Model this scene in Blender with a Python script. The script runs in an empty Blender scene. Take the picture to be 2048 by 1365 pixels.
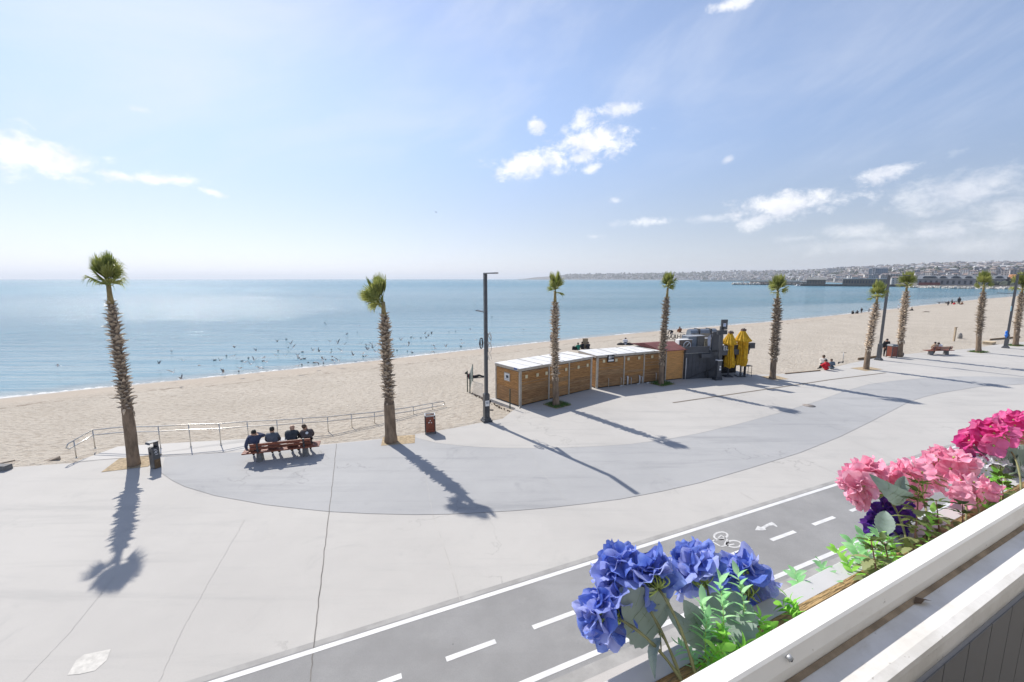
import bpy, math, random
import numpy as np
from mathutils import Vector, Matrix, noise as mnoise

random.seed(7)
SC = bpy.context.scene
COL = SC.collection
R = math.radians

# ------------------------------------------------------------------ camera
F_PX = 853.0                      # focal length in photograph pixels (2048 wide)
PITCH = math.atan(124.5 / F_PX)   # the lens looks slightly down
CAM_H = 7.5                       # eye height above the promenade
cam_data = bpy.data.cameras.new('camera')
cam_data.sensor_width = 36.0
cam_data.lens = F_PX / 2048.0 * 36.0
cam_data.clip_start = 0.05
cam_data.clip_end = 60000.0
cam = bpy.data.objects.new('camera', cam_data)
COL.objects.link(cam)
cam.location = (0, 0, CAM_H)
cam.rotation_euler = (math.pi / 2 - PITCH, 0, 0)
SC.camera = cam

# ------------------------------------------------------------------ sun, exposure
SUN_AZ, SUN_EL = R(-39.0), R(43.5)        # azimuth measured from +Y towards +X
SUN_VEC = Vector((math.sin(SUN_AZ) * math.cos(SUN_EL), math.cos(SUN_AZ) * math.cos(SUN_EL), math.sin(SUN_EL)))
sun_data = bpy.data.lights.new('sun', 'SUN')
sun_data.energy = 3.2
sun_data.angle = R(0.53)
sun_data.color = (1.0, 0.95, 0.87)
sun = bpy.data.objects.new('sun', sun_data)
COL.objects.link(sun)
sun.rotation_euler = SUN_VEC.to_track_quat('Z', 'Y').to_euler()

SC.view_settings.view_transform = 'Standard'
SC.view_settings.look = 'None'
SC.view_settings.gamma = 1.0
SC.view_settings.exposure = 0.86
SC.view_settings.use_curve_mapping = False
SC.render.engine = 'CYCLES'
SC.cycles.max_bounces = 6
SC.cycles.diffuse_bounces = 3
SC.cycles.glossy_bounces = 3
SC.cycles.transparent_max_bounces = 12
SC.cycles.volume_bounces = 0
SC.cycles.use_denoising = True

# ------------------------------------------------------------------ photograph geometry -> place
_c, _s = math.cos(PITCH), math.sin(PITCH)
def ray(u, v):
    x = (u - 1024.0) / F_PX; y = (682.5 - v) / F_PX
    return Vector((x, _c + y * _s, -_s + y * _c))
def G(u, v, z=0.0):
    """world point on the level z"""
    d = ray(u, v); t = (z - CAM_H) / d.z
    return Vector((d.x * t, d.y * t, z))
def project(p):
    Z = p[2] - CAM_H; zc = p[1] * _c - Z * _s; yc = p[1] * _s + Z * _c
    return 1024 + F_PX * p[0] / zc, 682.5 - F_PX * yc / zc
def HZ(p, v):
    """height above the place p at which the photograph row v lies"""
    lo, hi = -5.0, CAM_H + 2.5 * p[1]
    for _ in range(50):
        m = (lo + hi) / 2
        if project((p[0], p[1], m))[1] > v: lo = m
        else: hi = m
    return lo
def azel(u, v):
    d = ray(u, v).normalized()
    return math.degrees(math.atan2(d.x, d.y)), math.degrees(math.asin(d.z))

# ------------------------------------------------------------------ node helpers
def N(nt, typ, **kw):
    n = nt.nodes.new(typ)
    for k, v in kw.items():
        if k.startswith('i_'):
            key = k[2:]
            key = int(key) if key.isdigit() else key.replace('_', ' ')
            n.inputs[key].default_value = v
        else:
            setattr(n, k, v)
    return n
def math_node(nt, op, a, b=None, clamp=False):
    n = nt.nodes.new('ShaderNodeMath'); n.operation = op; n.use_clamp = clamp
    for i, x in enumerate((a, b)):
        if x is None: continue
        if isinstance(x, (int, float)): n.inputs[i].default_value = x
        else: nt.links.new(x, n.inputs[i])
    return n.outputs[0]
def mixcol(nt, fac, a, b, blend='MIX'):
    n = nt.nodes.new('ShaderNodeMix'); n.data_type = 'RGBA'; n.blend_type = blend
    for sock, x in ((n.inputs[0], fac), (n.inputs[6], a), (n.inputs[7], b)):
        if isinstance(x, (int, float)): sock.default_value = x
        elif isinstance(x, tuple): sock.default_value = (*x, 1.0) if len(x) == 3 else x
        else: nt.links.new(x, sock)
    return n.outputs[2]
def maprange(nt, x, a, b, c=0.0, d=1.0, smooth=True):
    n = nt.nodes.new('ShaderNodeMapRange'); n.interpolation_type = 'SMOOTHSTEP' if smooth else 'LINEAR'
    nt.links.new(x, n.inputs[0])
    for i, y in enumerate((a, b, c, d)): n.inputs[i + 1].default_value = y
    return n.outputs[0]

# ------------------------------------------------------------------ sky
world = bpy.data.worlds.new('World'); SC.world = world
world.use_nodes = True
wt = world.node_tree; wt.nodes.clear()
w_out = N(wt, 'ShaderNodeOutputWorld'); w_bg = N(wt, 'ShaderNodeBackground')
wt.links.new(w_bg.outputs[0], w_out.inputs[0])
sky = N(wt, 'ShaderNodeTexSky', sky_type='NISHITA', sun_disc=False)
sky.sun_elevation = SUN_EL
sky.sun_rotation = SUN_AZ
sky.altitude = 10.0; sky.air_density = 1.0; sky.dust_density = 0.24; sky.ozone_density = 1.7
world.cycles.sampling_method = 'MANUAL'; world.cycles.sample_map_resolution = 256
SKY_STRENGTH = 0.096
w_bg.inputs['Strength'].default_value = SKY_STRENGTH
tc = N(wt, 'ShaderNodeTexCoord')
nrm = N(wt, 'ShaderNodeVectorMath', operation='NORMALIZE'); wt.links.new(tc.outputs['Generated'], nrm.inputs[0])
sep = N(wt, 'ShaderNodeSeparateXYZ'); wt.links.new(nrm.outputs[0], sep.inputs[0])
DEG = 180 / math.pi
az_n = math_node(wt, 'MULTIPLY', math_node(wt, 'ARCTAN2', sep.outputs[0], sep.outputs[1]), DEG)
el_n = math_node(wt, 'MULTIPLY', math_node(wt, 'ARCSINE', sep.outputs[2]), DEG)
comb = N(wt, 'ShaderNodeCombineXYZ'); wt.links.new(az_n, comb.inputs[0]); wt.links.new(el_n, comb.inputs[1])
P_sky = comb.outputs[0]
def wnoise(vec, scale, detail, rough, dist=0.0):
    n = N(wt, 'ShaderNodeTexNoise', noise_dimensions='3D')
    n.inputs['Scale'].default_value = scale; n.inputs['Detail'].default_value = detail
    n.inputs['Roughness'].default_value = rough; n.inputs['Distortion'].default_value = dist
    wt.links.new(vec, n.inputs['Vector']); return n.outputs['Fac']
stretch = N(wt, 'ShaderNodeMapping', vector_type='TEXTURE'); stretch.inputs['Scale'].default_value = (1.5, 1.0, 1.0)
wt.links.new(P_sky, stretch.inputs[0])
puff = wnoise(stretch.outputs[0], 0.55, 10.0, 0.70, 0.25)
# cumulus: azimuth/elevation, size in photo pixels, tilt, density
CLOUDS = [(1188, 285, 68, 33, 4, 1.0), (1065, 328, 76, 25, 7, 1.0), (1240, 217, 40, 17, 4, .8), (1073, 253, 19, 17, -20, .9),
          (1165, 246, 21, 24, 30, .85), (1130, 263, 12, 12, 0, .6), (1155, 316, 26, 11, 0, .8), (1184, 338, 18, 10, 20, .75),
          (1113, 344, 20, 10, 10, .65), (1228, 402, 14, 6, 0, .7), (1287, 445, 56, 10, 3, .75), (1570, 410, 112, 24, 9, .95),
          (1515, 440, 46, 18, 30, .75), (1772, 348, 72, 17, 22, .8), (1930, 388, 180, 58, 10, .62), (1865, 462, 120, 25, 4, .66), (1960, 490, 170, 24, 2, .42), (1740, 490, 190, 20, 2, .40),
          (1710, 463, 80, 20, 3, .55), (1420, 437, 52, 8, 5, .6), (2030, 438, 90, 38, 10, .55), (1455, 321, 13, 7, 30, .6),
          (1580, 478, 60, 10, 2, .45), (1190, 474, 18, 5, 2, .5),
          (40, 308, 130, 38, -12, 1.0), (300, 357, 95, 12, -5, .95), (424, 385, 26, 7, -18, .8), (276, 219, 26, 8, -6, .7), (1470, 6, 48, 14, 14, .85)]
mask = None
for (u, v, hw, hh, tilt, dens) in CLOUDS:
    a0, e0 = azel(u, v); a1, e1 = azel(u + hw, v); a2, e2 = azel(u, v - hh)
    mp = N(wt, 'ShaderNodeMapping', vector_type='TEXTURE')
    mp.inputs['Location'].default_value = (a0, e0, 0)
    mp.inputs['Rotation'].default_value = (0, 0, R(tilt) + math.atan2(e1 - e0, a1 - a0))
    mp.inputs['Scale'].default_value = (math.hypot(a1 - a0, e1 - e0) * 1.12, (e2 - e0) * 1.12, 1)
    wt.links.new(P_sky, mp.inputs[0])
    ln = N(wt, 'ShaderNodeVectorMath', operation='LENGTH'); wt.links.new(mp.outputs[0], ln.inputs[0])
    val = math_node(wt, 'SUBTRACT', 1.0, ln.outputs['Value'])
    val = math_node(wt, 'MULTIPLY', math_node(wt, 'MAXIMUM', val, -1.0), 1.0)
    val = math_node(wt, 'ADD', val, math_node(wt, 'MULTIPLY', math_node(wt, 'SUBTRACT', puff, 0.5), 3.2))
    if dens > .84: val = math_node(wt, 'ADD', val, .14)
    soft = 1.05 if dens > .74 else 1.5
    m = maprange(wt, val, -0.12, soft - 0.12, 0, dens)
    mask = m if mask is None else math_node(wt, 'MAXIMUM', mask, m)
# thin high veil, all over the sky
veil_map = N(wt, 'ShaderNodeMapping', vector_type='TEXTURE')
veil_map.inputs['Rotation'].default_value = (0, 0, R(22)); veil_map.inputs['Scale'].default_value = (40, 13, 1)
veil_map.inputs['Location'].default_value = (43, 5, 0)
wt.links.new(P_sky, veil_map.inputs[0])
veil = wnoise(veil_map.outputs[0], 1.0, 8.0, 0.58, 0.5)
veil = maprange(wt, veil, 0.44, 0.74, 0.06, 0.46)
el_fade = maprange(wt, el_n, 4.0, 16.0, 0.0, 1.0)
veil = math_node(wt, 'MULTIPLY', veil, el_fade)
skycol = mixcol(wt, 1.0, sky.outputs[0], (1.06, .97, .965), 'MULTIPLY')
# whitish air low over the sea
haze_low = maprange(wt, el_n, -1.0, 17.0, 0.62, 0.0)
lum = N(wt, 'ShaderNodeRGBToBW'); wt.links.new(skycol, lum.inputs[0])
grey = N(wt, 'ShaderNodeCombineColor')
for i, k in enumerate((0.985, 1.0, 1.045)): wt.links.new(math_node(wt, 'MULTIPLY', lum.outputs[0], k), grey.inputs[i])
skycol = mixcol(wt, haze_low, skycol, grey.outputs[0])
ec = N(wt, 'ShaderNodeCombineColor')
for i, k in enumerate((0.54, 0.575, 0.66)): wt.links.new(maprange(wt, el_n, -1.0, 26.0, k, 1.0), ec.inputs[i])
skycol = mixcol(wt, 1.0, skycol, ec.outputs[0], 'MULTIPLY')
CLOUD_L = 6.4
skycol = mixcol(wt, veil, skycol, (CLOUD_L * .78, CLOUD_L * .82, CLOUD_L * .93))
shade = wnoise(P_sky, 0.35, 5.0, 0.6)
cloudcol = mixcol(wt, maprange(wt, shade, .35, .65), (CLOUD_L * .86, CLOUD_L * .88, CLOUD_L * .95), (CLOUD_L * 1.08, CLOUD_L * 1.08, CLOUD_L * 1.09))
skycol = mixcol(wt, mask, skycol, cloudcol)
wt.links.new(skycol, w_bg.inputs['Color'])

# ------------------------------------------------------------------ mesh builder
class MB:
    def __init__(s): s.v = []; s.f = []; s.m = []; s.smooth = []
    def add(s, verts, faces, mi=0, smooth=False):
        o = len(s.v); s.v.extend([tuple(p) for p in verts])
        for f in faces: s.f.append(tuple(i + o for i in f)); s.m.append(mi); s.smooth.append(smooth)
    def box(s, c, size, rz=0.0, mi=0, M=None, taper=1.0):
        hx, hy, hz = size[0] / 2, size[1] / 2, size[2] / 2
        vs = [Vector((x * hx * (taper if z > 0 else 1), y * hy * (taper if z > 0 else 1), z * hz)) for z in (-1, 1) for y in (-1, 1) for x in (-1, 1)]
        if M is None: M = Matrix.Rotation(rz, 4, 'Z')
        vs = [M @ p + Vector(c) for p in vs]
        s.add(vs, [(0, 2, 3, 1), (4, 5, 7, 6), (0, 1, 5, 4), (2, 6, 7, 3), (0, 4, 6, 2), (1, 3, 7, 5)], mi)
    def bar(s, p0, p1, w, h, mi=0, up=(0, 0, 1)):
        """rectangular bar from p0 to p1, w across, h along up"""
        p0, p1 = Vector(p0), Vector(p1); d = (p1 - p0).normalized(); u = Vector(up)
        x = d.cross(u)
        if x.length < 1e-4: x = d.cross(Vector((0, 1, 0)))
        x.normalize(); u = x.cross(d).normalized()
        vs = []
        for p in (p0, p1):
            for a, b in ((-1, -1), (1, -1), (1, 1), (-1, 1)): vs.append(p + x * (a * w / 2) + u * (b * h / 2))
        s.add(vs, [(3, 2, 1, 0), (4, 5, 6, 7), (0, 1, 5, 4), (1, 2, 6, 5), (2, 3, 7, 6), (3, 0, 4, 7)], mi)
    def tube(s, pts, rad, n=8, mi=0, cap=True, smooth=True):
        pts = [Vector(p) for p in pts]
        if not isinstance(rad, (list, tuple)): rad = [rad] * len(pts)
        vs = []; k = len(pts); prev = None
        for i, p in enumerate(pts):
            d = (pts[min(i + 1, k - 1)] - pts[max(i - 1, 0)]).normalized()
            if prev is None:
                a = Vector((0, 0, 1)) if abs(d.z) < .9 else Vector((1, 0, 0))
                x = d.cross(a).normalized()
            else:
                x = prev - d * prev.dot(d)
                x = x.normalized() if x.length > 1e-6 else d.orthogonal().normalized()
            prev = x; y = d.cross(x)
            for j in range(n):
                t = 2 * math.pi * j / n
                vs.append(p + (x * math.cos(t) + y * math.sin(t)) * rad[i])
        fs = [(i * n + j, i * n + (j + 1) % n, (i + 1) * n + (j + 1) % n, (i + 1) * n + j) for i in range(k - 1) for j in range(n)]
        if cap: fs += [tuple(range(n - 1, -1, -1)), tuple((k - 1) * n + j for j in range(n))]
        s.add(vs, fs, mi, smooth)
    def ellipsoid(s, c, r, nu=10, nv=7, mi=0, M=None, zmin=-1.0):
        vs = []; fs = []
        for i in range(nv + 1):
            z = zmin + (1 - zmin) * i / nv; z = math.sin(math.asin(max(-1, zmin)) + (math.pi / 2 - math.asin(max(-1, zmin))) * i / nv)
            q = math.sqrt(max(0, 1 - z * z))
            for j in range(nu):
                t = 2 * math.pi * j / nu
                p = Vector((r[0] * q * math.cos(t), r[1] * q * math.sin(t), r[2] * z))
                if M is not None: p = M @ p
                vs.append(p + Vector(c))
        for i in range(nv):
            for j in range(nu): fs.append((i * nu + j, i * nu + (j + 1) % nu, (i + 1) * nu + (j + 1) % nu, (i + 1) * nu + j))
        s.add(vs, fs, mi, True)
    def prism(s, poly, z0, z1, mi=0, mside=None):
        """vertical prism over a polygon of (x, y)"""
        n = len(poly); vs = [(p[0], p[1], z0) for p in poly] + [(p[0], p[1], z1) for p in poly]
        area = sum(poly[i][0] * poly[(i + 1) % n][1] - poly[(i + 1) % n][0] * poly[i][1] for i in range(n))
        top = tuple(range(n, 2 * n)); bot = tuple(range(n - 1, -1, -1))
        sides = [(i, (i + 1) % n, n + (i + 1) % n, n + i) for i in range(n)]
        if area < 0: top = top[::-1]; bot = bot[::-1]; sides = [f[::-1] for f in sides]
        s.add(vs, [top, bot], mi); s.add(vs, sides, mi if mside is None else mside)
    def sheet(s, poly, z, mi=0):
        n = len(poly); area = sum(poly[i][0] * poly[(i + 1) % n][1] - poly[(i + 1) % n][0] * poly[i][1] for i in range(n))
        f = tuple(range(n)) if area > 0 else tuple(range(n - 1, -1, -1))
        s.add([(p[0], p[1], z if not callable(z) else z(p)) for p in poly], [f], mi)
    def mesh(s, name, mats):
        me = bpy.data.meshes.new(name); me.from_pydata(s.v, [], s.f)
        if not isinstance(mats, (list, tuple)): mats = [mats]
        for m in mats: me.materials.append(m)
        me.polygons.foreach_set('material_index', s.m)
        me.polygons.foreach_set('use_smooth', s.smooth)
        me.update(); return me
def link(o, parent=None):
    COL.objects.link(o)
    if parent is not None: o.parent = parent
    return o
def part(name, mb, mats, parent, loc=None, kind=None, label=None, M=None):
    me = mb.mesh(name, mats) if isinstance(mb, MB) else mb
    o = link(bpy.data.objects.new(name, me), parent)
    if loc is not None: o.location = loc
    if M is not None: o.matrix_basis = M
    if kind: o['kind'] = kind
    if label: o['label'] = label
    return o
def structure(name, mb, mats, parent=None):
    o = part(name, mb, mats, parent)
    if parent is None: o['kind'] = 'structure'
    return o
def tag(o, label, cat, group=None, kind=None):
    o['label'] = label; o['category'] = cat
    if group: o['group'] = group
    if kind: o['kind'] = kind
    return o
def thing(name, label, cat, loc=(0, 0, 0), rz=0.0, group=None):
    o = bpy.data.objects.new(name, None); COL.objects.link(o)
    o.empty_display_size = 0.2
    o.location = loc; o.rotation_euler = (0, 0, rz)
    return tag(o, label, cat, group)
def text_mesh(body, size, extrude=0.004, spacing=1.0):
    cu = bpy.data.curves.new('lettering', 'FONT'); cu.body = body; cu.size = size; cu.extrude = extrude
    cu.align_x = 'CENTER'; cu.align_y = 'CENTER'; cu.space_character = spacing; cu.resolution_u = 3
    o = bpy.data.objects.new('lettering', cu); COL.objects.link(o)
    dg = bpy.context.evaluated_depsgraph_get()
    me = bpy.data.meshes.new_from_object(o.evaluated_get(dg))
    bpy.data.objects.remove(o); bpy.data.curves.remove(cu)
    return me

# ------------------------------------------------------------------ materials
_M = {}
def pmat(name, col, rough=0.6, var=0.0, scale=4.0, bump=0.0, bscale=40.0, metal=0.0, col2=None, spec=0.4, stretch=None, detail=5.0, rand=0.0, coord='Object'):
    if name in _M: return _M[name]
    m = bpy.data.materials.new(name); m.use_nodes = True; _M[name] = m
    nt = m.node_tree; b = nt.nodes['Principled BSDF']
    b.inputs['Roughness'].default_value = rough; b.inputs['Metallic'].default_value = metal
    b.inputs['Specular IOR Level'].default_value = spec
    b.inputs['Base Color'].default_value = (*col, 1)
    m.diffuse_color = (*col, 1)
    vec = None
    if var or bump or col2:
        t = N(nt, 'ShaderNodeTexCoord'); vec = t.outputs[coord]
        if stretch:
            mp = N(nt, 'ShaderNodeMapping'); mp.inputs['Scale'].default_value = stretch
            nt.links.new(vec, mp.inputs[0]); vec = mp.outputs[0]
    if var or col2:
        n = N(nt, 'ShaderNodeTexNoise'); n.inputs['Scale'].default_value = scale; n.inputs['Detail'].default_value = detail
        n.inputs['Roughness'].default_value = 0.62
        nt.links.new(vec, n.inputs['Vector'])
        f = maprange(nt, n.outputs['Fac'], 0.3, 0.7)
        dark = tuple(c * (1 - var) for c in col); light = tuple(min(1, c * (1 + var)) for c in col)
        c = mixcol(nt, f, dark, col2 if col2 else light)
        if rand:
            oi = N(nt, 'ShaderNodeObjectInfo')
            k = math_node(nt, 'ADD', math_node(nt, 'MULTIPLY', oi.outputs['Random'], 2 * rand), 1 - rand)
            kk = N(nt, 'ShaderNodeCombineColor')
            for i in range(3): nt.links.new(k, kk.inputs[i])
            c = mixcol(nt, 1.0, c, kk.outputs[0], 'MULTIPLY')
        nt.links.new(c, b.inputs['Base Color'])
    if bump:
        n2 = N(nt, 'ShaderNodeTexNoise'); n2.inputs['Scale'].default_value = bscale; n2.inputs['Detail'].default_value = 4
        nt.links.new(vec, n2.inputs['Vector'])
        bp = N(nt, 'ShaderNodeBump'); bp.inputs['Strength'].default_value = bump; bp.inputs['Distance'].default_value = 0.02
        nt.links.new(n2.outputs['Fac'], bp.inputs['Height']); nt.links.new(bp.outputs[0], b.inputs['Normal'])
    return m
# ================================================================== ground materials
def concrete_mat(name, c0, c1, stain, streak_rot):
    m = bpy.data.materials.new(name); m.use_nodes = True; nt = m.node_tree; b = nt.nodes['Principled BSDF']
    b.inputs['Roughness'].default_value = 0.82; b.inputs['Specular IOR Level'].default_value = 0.25
    g = N(nt, 'ShaderNodeNewGeometry'); pos = g.outputs['Position']
    def nz(scale, det, rough=.6, mapping=None, dist=0.0):
        v = pos
        if mapping:
            mp = N(nt, 'ShaderNodeMapping'); mp.inputs['Rotation'].default_value = (0, 0, mapping[0]); mp.inputs['Scale'].default_value = mapping[1]
            nt.links.new(pos, mp.inputs[0]); v = mp.outputs[0]
        n = N(nt, 'ShaderNodeTexNoise'); n.inputs['Scale'].default_value = scale; n.inputs['Detail'].default_value = det
        n.inputs['Roughness'].default_value = rough; n.inputs['Distortion'].default_value = dist
        nt.links.new(v, n.inputs['Vector']); return n.outputs['Fac']
    big = maprange(nt, nz(0.16, 6, .65), .32, .68)
    col = mixcol(nt, big, c0, c1)
    streak = maprange(nt, nz(1.0, 6, .7, (streak_rot, (0.12, 1.3, 1.0)), .3), .48, .76, 0, .55)
    col = mixcol(nt, streak, col, stain)
    blot = maprange(nt, nz(0.55, 7, .72, None, .8), .55, .73, 0, .42)
    col = mixcol(nt, blot, col, stain)
    pale = maprange(nt, nz(0.33, 5, .6, (0.5, (1, 1, 1)), .4), .58, .8, 0, .35)
    col = mixcol(nt, pale, col, tuple(min(1, x * 1.14) for x in c1))
    grain = nz(46.0, 3)
    col = mixcol(nt, maprange(nt, grain, .35, .65, 0, .16), col, tuple(x * .7 for x in c0))
    # hairline cracks, only here and there
    vo = N(nt, 'ShaderNodeTexVoronoi', feature='DISTANCE_TO_EDGE'); vo.inputs['Scale'].default_value = 0.21
    wob = N(nt, 'ShaderNodeTexNoise'); wob.inputs['Scale'].default_value = 0.9; wob.inputs['Detail'].default_value = 6
    nt.links.new(pos, wob.inputs['Vector'])
    add = N(nt, 'ShaderNodeVectorMath', operation='ADD'); nt.links.new(pos, add.inputs[0])
    sc = N(nt, 'ShaderNodeVectorMath', operation='SCALE'); nt.links.new(wob.outputs['Color'], sc.inputs[0]); sc.inputs['Scale'].default_value = 2.2
    nt.links.new(sc.outputs[0], add.inputs[1]); nt.links.new(add.outputs[0], vo.inputs['Vector'])
    line = maprange(nt, vo.outputs['Distance'], 0.0, 0.006, 1, 0)
    gate = maprange(nt, nz(0.13, 2, .5, (1.0, (1, 1, 1))), .55, .62, 0, .45)
    col = mixcol(nt, math_node(nt, 'MULTIPLY', line, gate), col, tuple(x * .45 for x in c0))
    nt.links.new(col, b.inputs['Base Color'])
    bp = N(nt, 'ShaderNodeBump'); bp.inputs['Strength'].default_value = .25; bp.inputs['Distance'].default_value = .01
    nt.links.new(nz(60, 4), bp.inputs['Height']); nt.links.new(bp.outputs[0], b.inputs['Normal'])
    return m
M_conc = concrete_mat('pale_concrete', (.425, .408, .385), (.475, .456, .428), (.325, .318, .308), R(-58))
M_band = concrete_mat('grey_concrete', (.34, .34, .342), (.39, .388, .386), (.215, .22, .23), R(-52))
M_ramp = concrete_mat('ramp_concrete', (.47, .455, .43), (.52, .50, .475), (.36, .34, .31), R(20))
M_pave = concrete_mat('building_side_paving', (.44, .415, .39), (.49, .465, .44), (.34, .32, .30), R(24))
M_asph = pmat('aged_asphalt', (.285, .28, .275), .85, .10, .6, .5, 220, col2=(.32, .315, .31), detail=9)
def asphalt_wear(m):
    nt = m.node_tree; b_ = nt.nodes['Principled BSDF']; src = b_.inputs['Base Color'].links[0].from_socket
    g = N(nt, 'ShaderNodeNewGeometry'); pos_ = g.outputs['Position']
    def nz(scale, det, rough=.6, st=None):
        v = pos_
        if st: mp = N(nt, 'ShaderNodeMapping'); mp.inputs['Rotation'].default_value = (0, 0, st[0]); mp.inputs['Scale'].default_value = st[1]; nt.links.new(pos_, mp.inputs[0]); v = mp.outputs[0]
        n = N(nt, 'ShaderNodeTexNoise'); n.inputs['Scale'].default_value = scale; n.inputs['Detail'].default_value = det; n.inputs['Roughness'].default_value = rough; nt.links.new(v, n.inputs['Vector']); return n.outputs['Fac']
    c = mixcol(nt, maprange(nt, nz(90, 2), .35, .7, 0, .35), src, (.19, .19, .19))
    c = mixcol(nt, maprange(nt, nz(1.0, 5, .6, (R(-24), (.10, 3.0, 1))), .48, .75, 0, .35), c, (.24, .235, .23))
    c = mixcol(nt, maprange(nt, nz(.7, 7, .7), .55, .75, 0, .4), c, (.37, .36, .345))
    vo = N(nt, 'ShaderNodeTexVoronoi'); vo.inputs['Scale'].default_value = 1.6; nt.links.new(pos_, vo.inputs['Vector'])
    spot = math_node(nt, 'MULTIPLY', maprange(nt, vo.outputs['Distance'], .02, .035, 1, 0), maprange(nt, nz(.5, 2), .5, .6))
    c = mixcol(nt, math_node(nt, 'MULTIPLY', spot, .7), c, (.10, .10, .10))
    nt.links.new(c, b_.inputs['Base Color'])
asphalt_wear(M_asph)
M_gutter = pmat('gutter_strip', (.33, .32, .305), .85, .15, 1.5, .3, 120)
M_joint = pmat('joint_dark', (.16, .15, .14), .9, .3, 2.0)
M_hair_joint = pmat('hairline_joint', (.395, .38, .36), .9, .2, 2.0)
M_paint = pmat('road_paint', (.58, .575, .565), .6, .0, 2.2, .3, 160, col2=(.70, .695, .68), detail=12)
M_paint_worn = pmat('worn_paint', (.46, .455, .45), .7, .0, 7.0, .3, 160, col2=(.64, .635, .62), detail=12)
M_soil = pmat('sandy_soil', (.36, .28, .18), .95, .3, 7.0, .6, 30)
M_grass = pmat('turf', (.07, .16, .025), .8, .4, 20, .5, 60)
M_drain = pmat('drain_channel', (.17, .145, .12), .8, .3, 8.0)

# ================================================================== promenade
EDGE_PX = [(-1500, 1066), (-600, 988), (0, 937), (150, 926), (240, 917), (330, 914), (500, 902), (660, 888), (770, 877), (830, 869), (905, 857), (960, 846), (1005, 838)]
edge_left = [G(u, v) for u, v in EDGE_PX]
edge_right_px = [(1497, 750), (1545, 749), (1590, 747), (1640, 742), (1700, 727), (1760, 715), (1800, 710), (1870, 703), (1950, 697), (1990, 690), (2048, 684), (2200, 674), (2600, 655), (3200, 640)]
edge_right = [G(u, v) for u, v in edge_right_px]
C1a = G(1038.4, 813.8); C1b = G(1181.5, 779); C2a = G(1191.5, 777.5); C2b = G(1321, 762.5); C3a = G(1326, 762); C3b = G(1365, 758)
CAFE_A = G(1367, 759); CAFE_B = G(1492, 751.5)
def perp(a, b):
    d = (b - a); d.z = 0; d.normalize(); return Vector((-d.y, d.x, 0)), d
n1, d1 = perp(C1a, C1b); n2, d2 = perp(C2a, C2b); n3, d3 = perp(C3a, C3b); n4, d4 = perp(CAFE_A, CAFE_B)
behind = [C1a - d1 * .35 - n1 * .1, C1a - d1 * .35 + n1 * 2.45, C1b + n1 * 2.45, C2a + n2 * 2.45 - d2 * .1, C2b + n2 * 2.5, C3b + n3 * 2.7, CAFE_A + n4 * 3.6, CAFE_B + n4 * 3.6 + d4 * .5, CAFE_B + d4 * .6 + n4 * .2]
prom_poly = [(-60, -9.0)] + [(p.x, p.y) for p in edge_left] + [(p.x, p.y) for p in behind] + [(p.x, p.y) for p in edge_right] + [(260, -9.0)]
b = MB(); b.prism(prom_poly, -0.55, 0.0)
promenade = structure('promenade', b, M_conc)
# grey curved band in the paving
low = [(322, 946), (345, 962), (370, 974), (430, 992), (530, 1010), (600, 1018), (660, 1024), (740, 1028), (830, 1030), (900, 1029), (960, 1026), (1030, 1022), (1100, 1016), (1170, 1008), (1240, 999), (1320, 984), (1400, 966), (1500, 937), (1600, 906), (1680, 874), (1738, 845.6), (1780, 824), (1821, 803), (1850, 794), (1879, 787), (1958, 774), (2048, 769), (2200, 763), (2500, 752)]
up = [(2500, 742), (2200, 751), (2048, 756.6), (1987, 753.7), (1920, 753.5), (1846, 757), (1790, 762), (1738, 769), (1690, 783), (1635, 803), (1560, 826), (1480, 848), (1400, 867), (1330, 880), (1260, 889), (1200, 893), (1130, 896), (1060, 897), (1000, 896.5), (960, 895), (910, 891), (870, 886), (840, 878)]
sea_side = [(820, 871.5), (770, 878.5), (660, 889.5), (500, 903.5), (400, 910), (330, 915.5)]
band_pts = [G(u, v) for u, v in low + up + sea_side]
b = MB(); b.sheet([(p.x, p.y) for p in band_pts], 0.004); structure('grey_paving_band', b, M_band)
def strip_mesh(pts, w, z):
    m = MB(); vs = []; k = len(pts)
    for i, p in enumerate(pts):
        d = (pts[min(i + 1, k - 1)] - pts[max(i - 1, 0)]); d.z = 0; d.normalize(); n = Vector((-d.y, d.x, 0))
        ww = w[i] if isinstance(w, (list, tuple)) else w
        for s in (1, -1): q = p + n * ww / 2 * s; vs.append((q.x, q.y, z))
    m.add(vs, [(2 * i, 2 * i + 1, 2 * i + 3, 2 * i + 2) for i in range(k - 1)]); return m
def wobble(pts, amp, n, seed):
    rnd = random.Random(seed); out = []
    for i in range(n + 1):
        t = i / n * (len(pts) - 1); a = min(int(t), len(pts) - 2); p = pts[a].lerp(pts[a + 1], t - a)
        q = p.copy(); q.x += rnd.uniform(-amp, amp); q.y += rnd.uniform(-amp, amp) * .5; out.append(q)
    return out
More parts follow.
